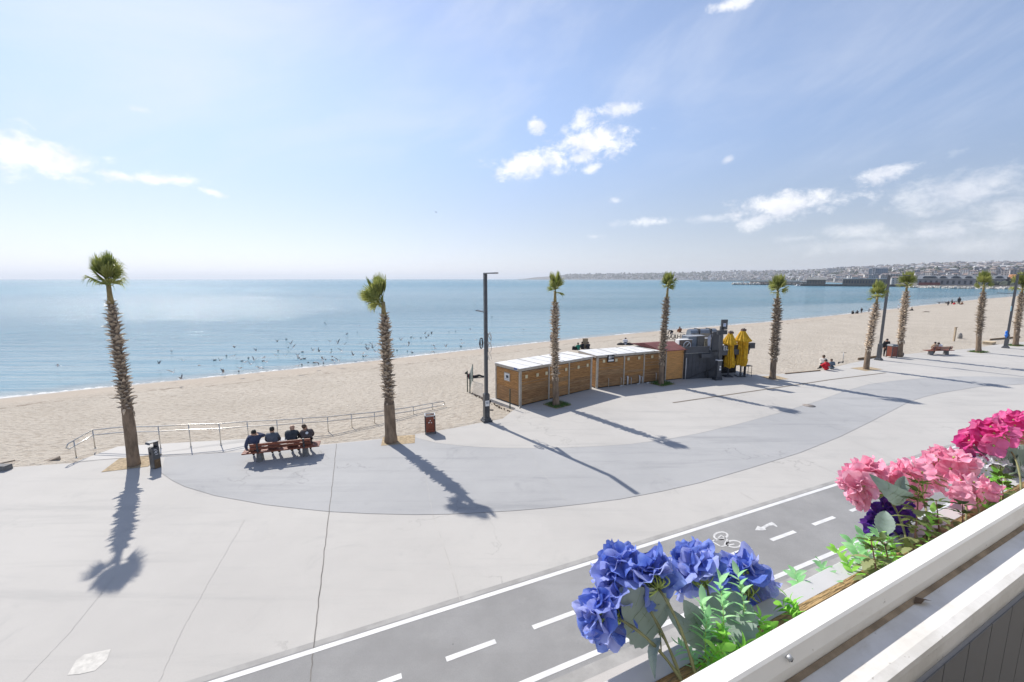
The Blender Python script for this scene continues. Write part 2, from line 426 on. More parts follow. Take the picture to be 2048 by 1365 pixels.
JOINTS = [([(673, 888), (668, 940), (659, 1022), (650, 1090), (640, 1180), (628, 1290), (620, 1364)], .022, 1),
          ([(847, 930), (866, 1030), (895, 1115), (921, 1205)], .011, 2),
          ([(232, 1150), (140, 1265), (45, 1365), (-30, 1440)], .007, 3), ([(490, 1040), (420, 1160), (360, 1270), (318, 1365)], .006, 4),
          ([(1060, 900), (1075, 935), (1120, 985), (1135, 1008)], .009, 5), ([(1290, 930), (1345, 975), (1358, 990)], .009, 6),
          ([(1540, 820), (1640, 842), (1712, 862)], .012, 8), ([(1655, 812), (1745, 838)], .012, 9), ([(1430, 850), (1490, 880), (1535, 917)], .009, 10),
          ([(1610, 920), (1700, 960)], .009, 11), ([(1700, 880), (1800, 925)], .010, 12), ([(1790, 840), (1930, 885)], .011, 13), ([(1880, 800), (2048, 838)], .012, 14), ([(1480, 985), (1540, 1020)], .009, 7),
          ([(0, 936), (240, 917), (500, 901), (830, 868), (1005, 837)], .03, 15)]
for pts, w, sd in JOINTS:
    structure('expansion_joint', strip_mesh(wobble([G(u, v) for u, v in pts], .012, 40, sd), w, 0.0078), M_joint if w > .02 else M_hair_joint, promenade)
# joints of the band's border
for pts in (low, [p for p in up]):
    structure('band_joint', strip_mesh([G(u, v) for u, v in pts], .012, 0.0082), pmat('band_joint', (.24, .235, .23), .9, .2, 2), promenade)
# slot drain across the right part
structure('slot_drain', strip_mesh([G(1346, 806), G(1450, 791), G(1560, 775), G(1660, 760), G(1772, 746)], .16, 0.006), M_drain, promenade)
# repaired pale patch
pp = [G(u, v) for u, v in [(135, 1351), (152, 1322), (168, 1310), (222, 1299), (213, 1322), (190, 1342), (160, 1349)]]
b = MB(); b.sheet([(p.x, p.y) for p in pp], 0.005); structure('repair_patch', b, pmat('patch_cement', (.55, .53, .49), .9, .12, 9, .4, 40), promenade)
b = MB(); q = G(1618, 812); b.tube([(q.x, q.y, .004), (q.x, q.y, .012)], .33, 24); structure('manhole_cover', b, pmat('worn_iron_cover', (.24, .21, .19), .8, .25, 12, .4, 50), promenade)

# ================================================================== cycle path
fa, fb = G(440, 1362), G(1680, 967.5)
rd = (fb - fa); rd.z = 0; rd.normalize(); rn = Vector((-rd.y, rd.x, 0))      # along, towards the sea
def road(s, t): p = fa + rd * s + rn * t; return p
LANE = 2.37
def road_quad(s0, s1, t0, t1, z, m=None):
    m = m or MB(); m.sheet([tuple(road(s, t)[:2]) for s, t in ((s0, t0), (s1, t0), (s1, t1), (s0, t1))], z); return m
cyc = structure('cycle_path', road_quad(-60, 160, -LANE - .16, .10, 0.004), M_asph)
structure('gutter_strip', road_quad(-60, 160, .10, .24, 0.0045), M_gutter)
structure('gutter_strip', road_quad(-60, 160, -LANE - .42, -LANE - .16, 0.0045), M_gutter)
structure('pavement', road_quad(-60, 160, -16, -LANE - .42, 0.004), M_pave)
structure('edge_line', road_quad(-60, 160, -.06, .06, 0.008), M_paint, cyc)
structure('edge_line', road_quad(-60, 160, -LANE - .06, -LANE + .06, 0.008), M_paint, cyc)
d0 = G(893, 1322); s0 = (d0 - fa).dot(rd); t0 = (d0 - fa).dot(rn)
t0 = sum((G(u, v) - fa).dot(rn) for u, v in ((893, 1322), (990, 1284), (1065, 1256), (1142, 1230), (1536, 1083), (1622, 1053))) / 6
for k in range(-4, 22):
    s = s0 + 1.93 * k
    structure('lane_dash', road_quad(s, s + 1.06, t0 - .05, t0 + .07, 0.008), M_paint, cyc)
# bicycle symbol and arrow painted in the far lane (read by riders heading left)
def ZP(x, y): return G(1400 + x / 6.827, 1000 + y / 6.827)
bm = MB()
def pstroke(pts, w):
    st = strip_mesh([ZP(*p) for p in pts], w, .008); bm.add(st.v, st.f)
for cx, cy, rx, ry, tl in ((283, 494, 92, 50, -.12), (465, 606, 98, 46, .06)):
    pts = []
    for t in range(25):
        a = t * math.pi / 12; x, y = rx * math.cos(a), ry * math.sin(a); pts.append((cx + x * math.cos(tl) - y * math.sin(tl), cy + x * math.sin(tl) + y * math.cos(tl)))
    pstroke(pts, .06)
for pts in ([(118, 575), (160, 573), (205, 550)], [(165, 572), (285, 642)], [(285, 642), (470, 607)], [(200, 556), (345, 540)], [(345, 520), (372, 548), (330, 622)], [(250, 522), (290, 488), (350, 530)], [(398, 575), (360, 605), (375, 627)]): pstroke(pts, .045)
structure('bicycle_symbol', bm, M_paint_worn, cyc)
b = MB(); b.sheet([tuple(ZP(x, y)[:2]) for x, y in ((750, 418), (785, 358), (832, 378), (900, 340), (975, 305), (1015, 325), (1056, 364), (1050, 376), (1000, 352), (950, 358), (888, 390), (905, 412), (850, 422))], .008)
structure('direction_arrow', b, M_paint_worn, cyc)

# ================================================================== beach
SHORE_PX = [(-1500, 960), (-600, 862), (0, 797), (200, 776), (500, 747), (700, 727), (900, 705), (1100, 683), (1300, 664), (1530, 645), (1700, 628), (1780, 619), (1830, 613), (1890, 606.5), (1950, 600), (2048, 592), (2200, 585), (2600, 577.5), (3200, 574)]
SEA_Z = -1.0
us = np.arange(-1500, 3200, 6.0)
ev = np.interp(us, [p[0] for p in EDGE_PX + edge_right_px], [p[1] for p in EDGE_PX + edge_right_px])
sv = np.interp(us, [p[0] for p in SHORE_PX], [p[1] for p in SHORE_PX])
ker = np.ones(9) / 9
sv = np.convolve(np.pad(sv, 4, mode='edge'), ker, 'valid')
E_pts = np.array([G(u, v) for u, v in zip(us, ev)]); S_pts = np.array([G(u, v, SEA_Z) for u, v in zip(us, sv)])
def grid_object(name, rows, mat, attr=None, kind='structure'):
    """rows: list of (n,3) arrays; attr: list of per-row float arrays"""
    V = np.concatenate(rows); n = len(rows[0]); k = len(rows)
    a = np.arange((k - 1) * n).reshape(k - 1, n)[:, :-1].ravel()
    Fc = np.stack([a, a + 1, a + n + 1, a + n], 1)
    me = bpy.data.meshes.new(name)
    me.vertices.add(len(V)); me.vertices.foreach_set('co', V.ravel())
    me.loops.add(Fc.size); me.loops.foreach_set('vertex_index', Fc.ravel())
    me.polygons.add(len(Fc)); me.polygons.foreach_set('loop_start', np.arange(0, Fc.size, 4)); me.polygons.foreach_set('loop_total', np.full(len(Fc), 4))
    me.update(calc_edges=True); me.polygons.foreach_set('use_smooth', np.ones(len(Fc), bool))
    me.materials.append(mat)
    for nm, arr in (attr or {}).items():
        at = me.attributes.new(nm, 'FLOAT', 'POINT'); at.data.foreach_set('value', np.concatenate(arr).astype(np.float32))
    me.validate(); me.update()
    o = link(bpy.data.objects.new(name, me)); 
    if kind: o['kind'] = kind
    return o
rngs = np.random.RandomState(3)
def wavy(P, sc): return np.array([mnoise.noise(Vector((p[0] * sc, p[1] * sc, 0.3))) for p in P])
M_sand = bpy.data.materials.new('beach_sand'); M_sand.use_nodes = True
nt = M_sand.node_tree; bs = nt.nodes['Principled BSDF']; bs.inputs['Specular IOR Level'].default_value = .15
geo = N(nt, 'ShaderNodeNewGeometry'); pos = geo.outputs['Position']
at = N(nt, 'ShaderNodeAttribute', attribute_name='shore'); dsh = at.outputs['Fac']
def snz(scale, det, rough=.6, st=None, dist=0.):
    v = pos
    if st:
        mp = N(nt, 'ShaderNodeMapping'); mp.inputs['Rotation'].default_value = (0, 0, st[0]); mp.inputs['Scale'].default_value = st[1]; nt.links.new(pos, mp.inputs[0]); v = mp.outputs[0]
    n = N(nt, 'ShaderNodeTexNoise'); n.inputs['Scale'].default_value = scale; n.inputs['Detail'].default_value = det; n.inputs['Roughness'].default_value = rough; n.inputs['Distortion'].default_value = dist
    nt.links.new(v, n.inputs['Vector']); return n.outputs['Fac']
foot = snz(3.4, 5, .6, (R(25), (1, 1.4, 1)))
col = mixcol(nt, maprange(nt, snz(.22, 6), .3, .7), (.442, .396, .332), (.495, .446, .378))
col = mixcol(nt, maprange(nt, foot, .34, .55, .55, 0), col, (.29, .24, .19))  # footprint hollows darkened in the colour, as shade in the pits
col = mixcol(nt, maprange(nt, snz(38, 3), .42, .7, 0, .28), col, (.30, .245, .195))
col = mixcol(nt, maprange(nt, snz(.8, 8, .75), .62, .78, 0, .28), col, (.54, .47, .40))
wob = math_node(nt, 'MULTIPLY', math_node(nt, 'SUBTRACT', snz(.25, 4), .5), 4.0)
dw = math_node(nt, 'ADD', dsh, wob)
coarse = maprange(nt, dw, 2.5, 7.5, .8, 0)
col = mixcol(nt, coarse, col, (.36, .305, .25))
wet = maprange(nt, dw, .2, 2.2, 1, 0)
col = mixcol(nt, math_node(nt, 'MULTIPLY', wet, .75), col, (.24, .205, .17))
wrack = math_node(nt, 'MULTIPLY', maprange(nt, math_node(nt, 'ABSOLUTE', math_node(nt, 'SUBTRACT', dw, 6.2)), 0, .45, 1, 0), maprange(nt, snz(1.7, 6, .7), .46, .60))
col = mixcol(nt, math_node(nt, 'MULTIPLY', wrack, .7), col, (.16, .12, .09))
nt.links.new(col, bs.inputs['Base Color'])
rg = maprange(nt, dw, .3, 2.0, .35, .92); nt.links.new(rg, bs.inputs['Roughness'])
bp1 = N(nt, 'ShaderNodeBump'); bp1.inputs['Strength'].default_value = 1.0; bp1.inputs['Distance'].default_value = .16
mask_dry = maprange(nt, dw, 2.0, 7.0, .08, 1)
hgt = math_node(nt, 'MULTIPLY', math_node(nt, 'ADD', foot, math_node(nt, 'MULTIPLY', snz(6.5, 4), .30)), mask_dry)
nt.links.new(hgt, bp1.inputs['Height']); nt.links.new(bp1.outputs[0], bs.inputs['Normal'])
rows, dist = [], []
length = np.linalg.norm((S_pts - E_pts)[:, :2], axis=1)
# distance to the shoreline measured square to it
ts = np.concatenate([np.linspace(-.25, 0, 4), np.linspace(0, .8, 26)[1:], np.linspace(.8, 1.0, 14)[1:], [1.05, 1.15, 1.4]])
seg = np.gradient(S_pts[:, :2], axis=0); seg /= np.linalg.norm(seg, axis=1)[:, None]; nrm2 = np.stack([-seg[:, 1], seg[:, 0]], 1)
for t in ts:
    P = E_pts * (1 - t) + S_pts * t
    d = -np.einsum('ij,ij->i', P[:, :2] - S_pts[:, :2], nrm2)
    z = -0.14 - .46 * np.clip(t, 0, 1) ** 1.2
    fall = np.clip((6.0 - d) / 6.0, 0, 1)
    zz = np.full(len(us), z) * (1 - fall) + (SEA_Z + .09 * d) * fall
    zz = np.minimum(zz, -0.12)
    zz += .05 * wavy(P, .35) * np.clip(d / 3, 0, 1) * (t > 0.02)
    P = P.copy(); P[:, 2] = zz; rows.append(P); dist.append(d)
beach = grid_object('beach', rows, M_sand, {'shore': dist})

# ramp slab and its start
b = MB()
rp = [(148, 925.5), (236, 893.5), (300, 889.5), (400, 883.5), (500, 878), (560, 873.5), (640, 862), (655, 889), (500, 903), (330, 914.5), (240, 917.5)]
zz = lambda p: 0.004 if p[0] < G(520, 880).x else 0.004 - .20 * (p[0] - G(520, 880).x) / 2.3
tp = [G(u, v) for u, v in rp]
top = [(p.x, p.y, zz(p)) for p in tp]; n = len(top)
b.add(top + [(x, y, -.6) for x, y, z in top], [tuple(range(n))[::-1]] + [(i, (i + 1) % n, n + (i + 1) % n, n + i) for i in range(n)])
structure('ramp', b, M_ramp)

# ================================================================== sea
M_sea = bpy.data.materials.new('sea_water'); M_sea.use_nodes = True
nt = M_sea.node_tree; bs = nt.nodes['Principled BSDF']
bs.inputs['IOR'].default_value = 1.333; bs.inputs['Specular IOR Level'].default_value = .27
geo = N(nt, 'ShaderNodeNewGeometry'); pos = geo.outputs['Position']
at = N(nt, 'ShaderNodeAttribute', attribute_name='offshore'); off = at.outputs['Fac']
big = maprange(nt, snz(.006, 5, .6, (R(12), (.35, 1.6, 1))), .38, .66)
deep = mixcol(nt, big, (.024, .138, .194), (.038, .182, .240))
patch = maprange(nt, snz(.03, 6, .65, (R(18), (.3, 1.5, 1))), .5, .72, 0, .5)
deep = mixcol(nt, patch, deep, (.065, .215, .265))
shal = maprange(nt, off, 0, 55, 1, 0)
col = mixcol(nt, math_node(nt, 'MULTIPLY', shal, .9), deep, (.17, .275, .31))
chop_shade = snz(.55, 6, .62, (R(16), (.6, 1.5, 1)), .2)  # ripple shading put into the colour: paler crests, darker troughs
col = mixcol(nt, maprange(nt, chop_shade, .50, .72, 0, .45), col, (.12, .27, .32))
col = mixcol(nt, maprange(nt, chop_shade, .32, .48, .35, 0), col, (.02, .10, .15))
edge = maprange(nt, off, 0, 3.5, .75, 0)
col = mixcol(nt, edge, col, (.27, .27, .245))
nt.links.new(col, bs.inputs['Base Color'])
nt.links.new(maprange(nt, off, 0, 600, .10, .24), bs.inputs['Roughness'])
chop = snz(.55, 6, .62, (R(16), (.6, 1.5, 1)), .2)
rip = snz(3.2, 4, .6, (R(16), (.6, 1.4, 1)))
swell_v = N(nt, 'ShaderNodeTexNoise'); swell_v.inputs['Scale'].default_value = 1.0; swell_v.inputs['Detail'].default_value = 3
mpv = N(nt, 'ShaderNodeMapping'); mpv.inputs['Rotation'].default_value = (0, 0, R(-27)); mpv.inputs['Scale'].default_value = (.025, .30, 1); nt.links.new(pos, mpv.inputs[0]); nt.links.new(mpv.outputs[0], swell_v.inputs['Vector'])
sw_amp = maprange(nt, off, 2, 60, .75, .25)
calm = maprange(nt, off, 2, 90, .22, 1.0)
calm = math_node(nt, 'MULTIPLY', calm, maprange(nt, snz(.012, 4, .6, (R(15), (.4, 1.8, 1))), .35, .65, .65, 1.1))
h = math_node(nt, 'ADD', math_node(nt, 'MULTIPLY', math_node(nt, 'ADD', chop, math_node(nt, 'MULTIPLY', rip, .16)), calm), math_node(nt, 'MULTIPLY', swell_v.outputs['Fac'], sw_amp))
bp1 = N(nt, 'ShaderNodeBump'); bp1.inputs['Strength'].default_value = 1.0; bp1.inputs['Distance'].default_value = .45
nt.links.new(h, bp1.inputs['Height']); nt.links.new(bp1.outputs[0], bs.inputs['Normal'])
us2 = us[::2]; Sp = S_pts[::2]; nr = nrm2[::2]
dirs = np.array([[ray(u, 600).x, ray(u, 600).y] for u in us2]); dirs /= np.linalg.norm(dirs, axis=1)[:, None]
rows, dist = [], []
for dd in [-.8, 0, .5, 1, 2, 3.5, 5.5, 8, 12, 18, 26, 36, 50, 70, 100, 150, 230, 350, 550, 900, 1500, 2600, 4500, 8000, 14000, 24000]:
    P = np.zeros((len(us2), 3)); P[:, :2] = Sp[:, :2] + dirs * dd; P[:, 2] = SEA_Z
    rows.append(P); dist.append(np.einsum('ij,ij->i', P[:, :2] - Sp[:, :2], nr) if dd < 60 else np.full(len(us2), float(dd)))
sea = grid_object('sea', rows, M_sea, {'offshore': dist})
# broken foam along the waterline
M_foam = bpy.data.materials.new('foam'); M_foam.use_nodes = True
nt = M_foam.node_tree; bs = nt.nodes['Principled BSDF']; bs.inputs['Base Color'].default_value = (.78, .78, .77, 1); bs.inputs['Roughness'].default_value = .8
geo = N(nt, 'ShaderNodeNewGeometry'); pos = geo.outputs['Position']
at = N(nt, 'ShaderNodeAttribute', attribute_name='across'); ac = at.outputs['Fac']
f = math_node(nt, 'SUBTRACT', math_node(nt, 'ADD', snz(2.3, 7, .72), math_node(nt, 'MULTIPLY', snz(.12, 2), .55)), math_node(nt, 'MULTIPLY', math_node(nt, 'ABSOLUTE', ac), .34))
al = maprange(nt, f, .60, .80, 0, .7); nt.links.new(al, bs.inputs['Alpha'])
rows, dist = [], []
for dd in (-.55, -.25, 0, .3, .7, 1.2):
    P = np.zeros((len(us), 3)); P[:, :2] = S_pts[:, :2] + nrm2 * (dd + .25 * wavy(S_pts, .12)[:, None]); P[:, 2] = SEA_Z + .012 + max(0, -dd) * .10
    rows.append(P); dist.append(np.full(len(us), dd * 1.0))
foam = grid_object('foam', rows, M_foam, {'across': dist}, kind='stuff')
tag(foam, 'broken white foam along the waterline of the beach', 'foam')
# ================================================================== palms
M_core = pmat('palm_core', (.165, .122, .088), .95, .3, 6)
M_trunk = pmat('palm_trunk_fibre', (.225, .165, .115), .95, .35, 5.0, .9, 22, stretch=(1, 1, .35))
M_boot = pmat('palm_leaf_base', (.43, .35, .265), .9, .45, 9.0, .4, 40, rand=.35)
M_neck = pmat('palm_neck', (.26, .20, .085), .8, .25, 8, .4, 30)
M_petiole = pmat('palm_petiole', (.20, .21, .06), .7, .2, 10)
def leaf_mat(name, col, col2, trans, rand=.25, rough=.5):
    m = bpy.data.materials.new(name); m.use_nodes = True; nt = m.node_tree
    b = nt.nodes['Principled BSDF']; out = nt.nodes['Material Output']
    b.inputs['Roughness'].default_value = rough; b.inputs['Specular IOR Level'].default_value = .35
    t = N(nt, 'ShaderNodeTexCoord'); n = N(nt, 'ShaderNodeTexNoise'); n.inputs['Scale'].default_value = 9.0; n.inputs['Detail'].default_value = 4
    nt.links.new(t.outputs['Object'], n.inputs['Vector'])
    oi = N(nt, 'ShaderNodeObjectInfo')
    f = math_node(nt, 'ADD', math_node(nt, 'MULTIPLY', maprange(nt, n.outputs['Fac'], .3, .7), 1 - rand), math_node(nt, 'MULTIPLY', oi.outputs['Random'], rand * 1.6), True)
    c = mixcol(nt, f, col, col2); nt.links.new(c, b.inputs['Base Color'])
    tr = N(nt, 'ShaderNodeBsdfTranslucent'); nt.links.new(c, tr.inputs['Color'])
    mx = N(nt, 'ShaderNodeMixShader'); mx.inputs[0].default_value = trans
    nt.links.new(b.outputs[0], mx.inputs[1]); nt.links.new(tr.outputs[0], mx.inputs[2]); nt.links.new(mx.outputs[0], out.inputs['Surface'])
    return m
M_frond = leaf_mat('palm_frond', (.14, .19, .04), (.36, .37, .11), .45, .5)

def boot_mesh(seed):
    """stub of an old leaf base: a split, upcurved, tapering scale rooted at the origin, growing along +Y (out) and +Z (up)"""
    rnd = random.Random(seed); m = MB(); L = rnd.uniform(.85, 1.1); vs = []
    prof = [(0, 0, .62, .30), (.22, .30, .60, .26), (.50, .52, .42, .18), (.80, .62, .26, .10), (1.0, .80, .12, .05)]
    tw = rnd.uniform(-.25, .25)
    for i, (y, z, w, th) in enumerate(prof):
        k = i / 4
        vs += [(-w / 2 + tw * k, y * L, z * L), (w / 2 + tw * k, y * L, z * L), (w / 2 * .6 + tw * k, y * L - th * .4, z * L + th), (-w / 2 * .6 + tw * k, y * L - th * .4, z * L + th)]
    fs = []
    for i in range(4):
        a = i * 4
        for j in range(4): fs.append((a + j, a + (j + 1) % 4, a + 4 + (j + 1) % 4, a + 4 + j))
    fs.append((16, 17, 18, 19)); m.add(vs, fs); return m
BOOTS = [boot_mesh(i) for i in range(4)]
BOOT_ME = [b.mesh('leaf_base', M_boot) for b in BOOTS]

def frond_mesh(seed, spread, droop, n=15):
    """fan leaf, unit size: petiole along +Z then blades in a pleated fan; opens towards +Y"""
    rnd = random.Random(seed); m = MB()
    pl = .30
    m.tube([(0, 0, 0), (0, -.01, pl * .5), (0, .02, pl)], [.022, .016, .013], 5, 1)
    for i in range(n):
        a = (i / (n - 1) - .5) * 2 * spread * rnd.uniform(.96, 1.04)
        ln = (.72 + .08 * rnd.random()) * (1 - .25 * abs(a / spread) ** 2)
        d = Vector((math.sin(a), 0, math.cos(a))); side = Vector((math.cos(a), 0, -math.sin(a)))
        base = Vector((0, .02, pl)); vs = []
        dr = droop * rnd.uniform(.5, 1.5)
        for k, (t, w) in enumerate(((0, .010), (.35, .025), (.65, .022), (.86, .010), (1.0, .002))):
            out = .10 * math.sin(t * 2.2) + dr * max(0, t - .45) ** 2
            p = base + d * ln * t * (1 - .35 * dr * max(0, t - .5)) + Vector((0, out, -dr * max(0, t - .5) ** 2 * .9))
            fold = (-1 if i % 2 else 1) * w * .45
            vs += [p - side * w + Vector((0, fold, 0)), p + side * w + Vector((0, -fold, 0))]
        m.add(vs, [(2 * k, 2 * k + 1, 2 * k + 3, 2 * k + 2) for k in range(4)], 0)
        if rnd.random() < .5:      # loose thread
            e = (vs[-1] + vs[-2]) * .5; q = e + Vector((rnd.uniform(-.06, .06), .05, -.12))
            m.add([e - side * .003, e + side * .003, q], [(0, 1, 2)], 0)
    return m.mesh('frond', [M_frond, M_petiole])
FRONDS = [frond_mesh(1, .62, .12), frond_mesh(2, .85, .35), frond_mesh(3, .5, .06), frond_mesh(4, 1.1, .9)]

def palm(base_px, top_px, v_boot0, v_neck0, r_low, r_boot, crown, label, seed, single_boots, wind=(0, 0), bed=None, grass=False, n_frond=30, boots_per_m=46, flare=1.12):
    rnd = random.Random(seed)
    p0 = G(*base_px); t = thing('palm_tree', label, 'palm tree', p0, 0, 'palms along the promenade')
    # height of the crown foot, and the lean
    h = HZ(p0, top_px[1]); u0, _ = project((p0.x, p0.y, h)); zc = p0.y * _c - (h - CAM_H) * _s
    lean = Vector(((top_px[0] - u0) / F_PX * zc, 0, 0))
    zb = HZ(p0, v_boot0); zn = HZ(p0, v_neck0)
    bow = rnd.uniform(-.06, .06)
    def axis(z): k = z / h; return Vector((lean.x * k + bow * math.sin(k * math.pi), .04 * math.sin(k * 5), z))
    # trunk: lathe with rings and dents
    m = MB(); zs = [0, .06, .2, .45, .8, 1.2]; z = 1.5
    while z < zn: zs.append(z); z += .3
    zs += [zn]; zs = sorted(set(q for q in zs if q <= zn)); n = 16; vs = []
    for z in zs:
        c = axis(z)
        if z <= zb: r = r_low * (flare if z < .1 else 1.05 if z < .3 else 1 - .10 * z / max(zb, .1))
        else: r = r_low * .9 + (r_boot * .66 - r_low * .9) * min(1, (z - zb) / .5)
        if z > zn - .5: r *= .62 + .38 * (zn - z) / .5
        for j in range(n):
            a = 2 * math.pi * j / n
            rr = r * (1 + .07 * mnoise.noise(Vector((math.cos(a) * 2 + seed, math.sin(a) * 2, z * 1.3))) + .03 * math.sin(z * 9 + seed))
            vs.append(c + Vector((rr * math.cos(a), rr * math.sin(a), 0)))
    k = len(zs)
    m.add(vs, [(i * n + j, i * n + (j + 1) % n, (i + 1) * n + (j + 1) % n, (i + 1) * n + j) for i in range(k - 1) for j in range(n)] + [tuple((k - 1) * n + j for j in range(n))], 0, True)
    tr_ = part('trunk', m, [M_trunk, M_core], t)
    for pl_ in tr_.data.polygons:
        if pl_.center.z > zb + .12: pl_.material_index = 1
    m = MB(); rn_ = .05 + .14 * r_low
    m.tube([axis(zn - .12), axis(zn + (h - zn) * .5), axis(h + .05)], [rn_ * 1.35, rn_ * 1.02, rn_ * .9], 10); part('neck', m, M_neck, t)
    # leaf bases in a spiral
    cnt = int((zn - zb) * boots_per_m); cnt = min(cnt, 290) if single_boots else cnt; mb = MB()
    for i in range(cnt):
        f = (i + .5) / cnt; z = zb + (zn - zb) * f + rnd.uniform(-.05, .05); a = i * 2.39996 + rnd.uniform(-.25, .25)
        size = (.085 + r_boot * .5) * rnd.uniform(.75, 1.15) * (1 - .35 * max(0, f - .85) / .15)
        if rnd.random() < .07: size *= 1.35
        tilt = rnd.uniform(-.25, .45)
        if f < .03: tilt = 1.9
        c = axis(z); rr = r_boot * .66 * (1 if f < .9 else .8)
        M = Matrix.Translation(c + Vector((-math.sin(a) * rr, math.cos(a) * rr, -.02))) @ Matrix.Rotation(a, 4, 'Z') @ Matrix.Rotation(-tilt, 4, 'X') @ Matrix.Rotation(rnd.uniform(-.5, .5), 4, 'Y') @ Matrix.Diagonal((size * rnd.uniform(.95, 1.5), size, size * .95, 1))
        if single_boots:
            o = bpy.data.objects.new('leaf_base', BOOT_ME[i % 4]); link(o, t); o.matrix_basis = M
        else:
            src = BOOTS[i % 4]; mb.add([M @ Vector(q) for q in src.v], src.f)
    if not single_boots: part('leaf_bases', mb, M_boot, t, kind='stuff')
    # crown
    cw, v_crown, up_bias = crown; top = axis(h); ch = (HZ(p0, v_crown) - h) / 1.0
    n_frond = int(n_frond * .8)
    for i in range(n_frond):
        f = i / n_frond; a = i * 2.39996 + rnd.uniform(-.3, .3)
        pol = R(3 + 44 * (f / .78) ** 1.2) * up_bias if f < .78 else R(rnd.uniform(48, 100))
        pol += rnd.uniform(-.1, .1)
        size = ch * (1.0 - .18 * f if f < .78 else rnd.uniform(.58, .78)) * rnd.uniform(.84, 1.05)
        d = Vector((math.sin(pol) * math.cos(a) * cw + wind[0] * f, math.sin(pol) * math.sin(a) * cw + wind[1] * f, math.cos(pol))).normalized()
        out = Vector((math.cos(a), math.sin(a), 0)); y = out - d * out.dot(d)
        y = y.normalized() if y.length > .05 else d.orthogonal().normalized()
        x = y.cross(d); M3 = Matrix((x, y, d)).transposed().to_4x4()
        M3 = M3 @ Matrix.Rotation(rnd.uniform(-.7, .7), 4, 'Z')
        fm = FRONDS[(2, 0, 1, 3)[min(3, int(f * 4.3))] if rnd.random() < .8 else rnd.randrange(4)]
        o = link(bpy.data.objects.new('frond', fm), t)
        o.matrix_basis = Matrix.Translation(top + Vector((0, 0, -.02 + .06 * (1 - f) - (rnd.uniform(0, .08) * ch if f >= .78 else 0)))) @ M3 @ Matrix.Diagonal((size * cw * 1.1 if f < .78 else size, size, size, 1))
    # planting hole
    if bed:
        w, d, rz, off = bed; bm_ = MB()
        cs = [Matrix.Rotation(rz, 3, 'Z') @ Vector((x * w / 2, y * d / 2, 0)) + Vector((off[0], off[1], 0)) for x, y in ((-1, -1), (1, -1), (1, 1), (-1, 1))]
        bm_.sheet([(q.x, q.y) for q in cs], .010)
        part('planting_bed', bm_, M_soil, t)
        if grass:
            gm = MB()
            for i in range(900):
                x, y = rnd.uniform(-.5, .5) * w, rnd.uniform(-.5, .5) * d; q = Matrix.Rotation(rz, 3, 'Z') @ Vector((x, y, 0)) + Vector((off[0], off[1], .01))
                if rnd.random() < ((x / w * 2) ** 2 + (y / d * 2) ** 2) - .75: continue
                a = rnd.uniform(0, 6.28); hh = rnd.uniform(.07, .2); s = Vector((math.cos(a), math.sin(a), 0)) * .012; tip = q + Vector((rnd.uniform(-.05, .05), rnd.uniform(-.05, .05), hh))
                gm.add([q - s, q + s, tip], [(0, 1, 2)])
            part('grass_tuft', gm, M_grass, t, kind='stuff')
    return t
road_a = R(24)
palm((268, 931), (219, 572), 822, 602, .205, .19, (.58, 505, .85), 'stout palm with a narrow bushy crown beside the dark ashtray post', 11, True, (.10, 0), (1.5, 1.35, R(20), (-.25, .25)), n_frond=34, boots_per_m=52)
palm((782, 884), (767, 606), 808, 628, .265, .22, (.85, 548, 1.0), 'palm with fronds blown sideways between the bench and the square litter bin', 12, True, (-1.9, .2), (1.5, 1.1, R(12), (.3, .2)), n_frond=26, boots_per_m=58)
palm((1112, 811), (1110, 584), 757, 604, .195, .19, (.58, 543, .85), 'slim palm in a grass square before the nearer timber cabin', 13, False, (0, 0), (1.35, 1.2, R(38), (.1, .1)), True, 26, 70)
palm((1322, 769), (1335, 578), 727, 594, .18, .185, (.6, 541, .85), 'slim palm in a grass square before the red-roofed cabin', 14, False, (.12, 0), (1.5, 1.2, R(30), (.15, .15)), True, 26, 70)
palm((1545, 758), (1555, 583), 718, 597, .215, .25, (.74, 548, .9), 'palm standing alone on the promenade edge to the seaward of the slot drain', 15, False, (-.1, 0), (1.5, 1.2, R(12), (.3, .3)), False, 28, 60, 1.2)
palm((1732, 739), (1754, 595), 699, 607, .205, .23, (.66, 560, .95), 'palm just short of the lamp post with a person in a dark coat behind', 16, False, (0, 0), (2.1, 1.2, R(18), (.2, .2)), False, 30, 58)
palm((1799, 714), (1813, 572), 682, 583, .235, .26, (.70, 542, .95), 'palm behind the red-brown litter bin with a bag beside it', 17, False, (0, 0), None, False, 30, 55)
palm((1957, 705), (1967, 571), 670, 584, .22, .25, (.58, 541, .85), 'palm between the bench with two people and the lamp carrying a blue bag', 18, False, (-.15, 0), (1.8, 1.1, R(20), (.2, .2)), True, 28, 52)
palm((2031, 692), (2044, 578), 660, 586, .24, .275, (.62, 537, .9), 'palm right beside the lamp carrying a blue bag', 19, False, (0, 0), (1.8, 1.2, R(20), (.1, .2)), True, 30, 48)
palm((2066, 680), (2078, 570), 652, 580, .24, .275, (.62, 528, .9), 'palm farther along beyond the lamp carrying a blue bag', 20, False, (0, 0), None, False, 30, 48)
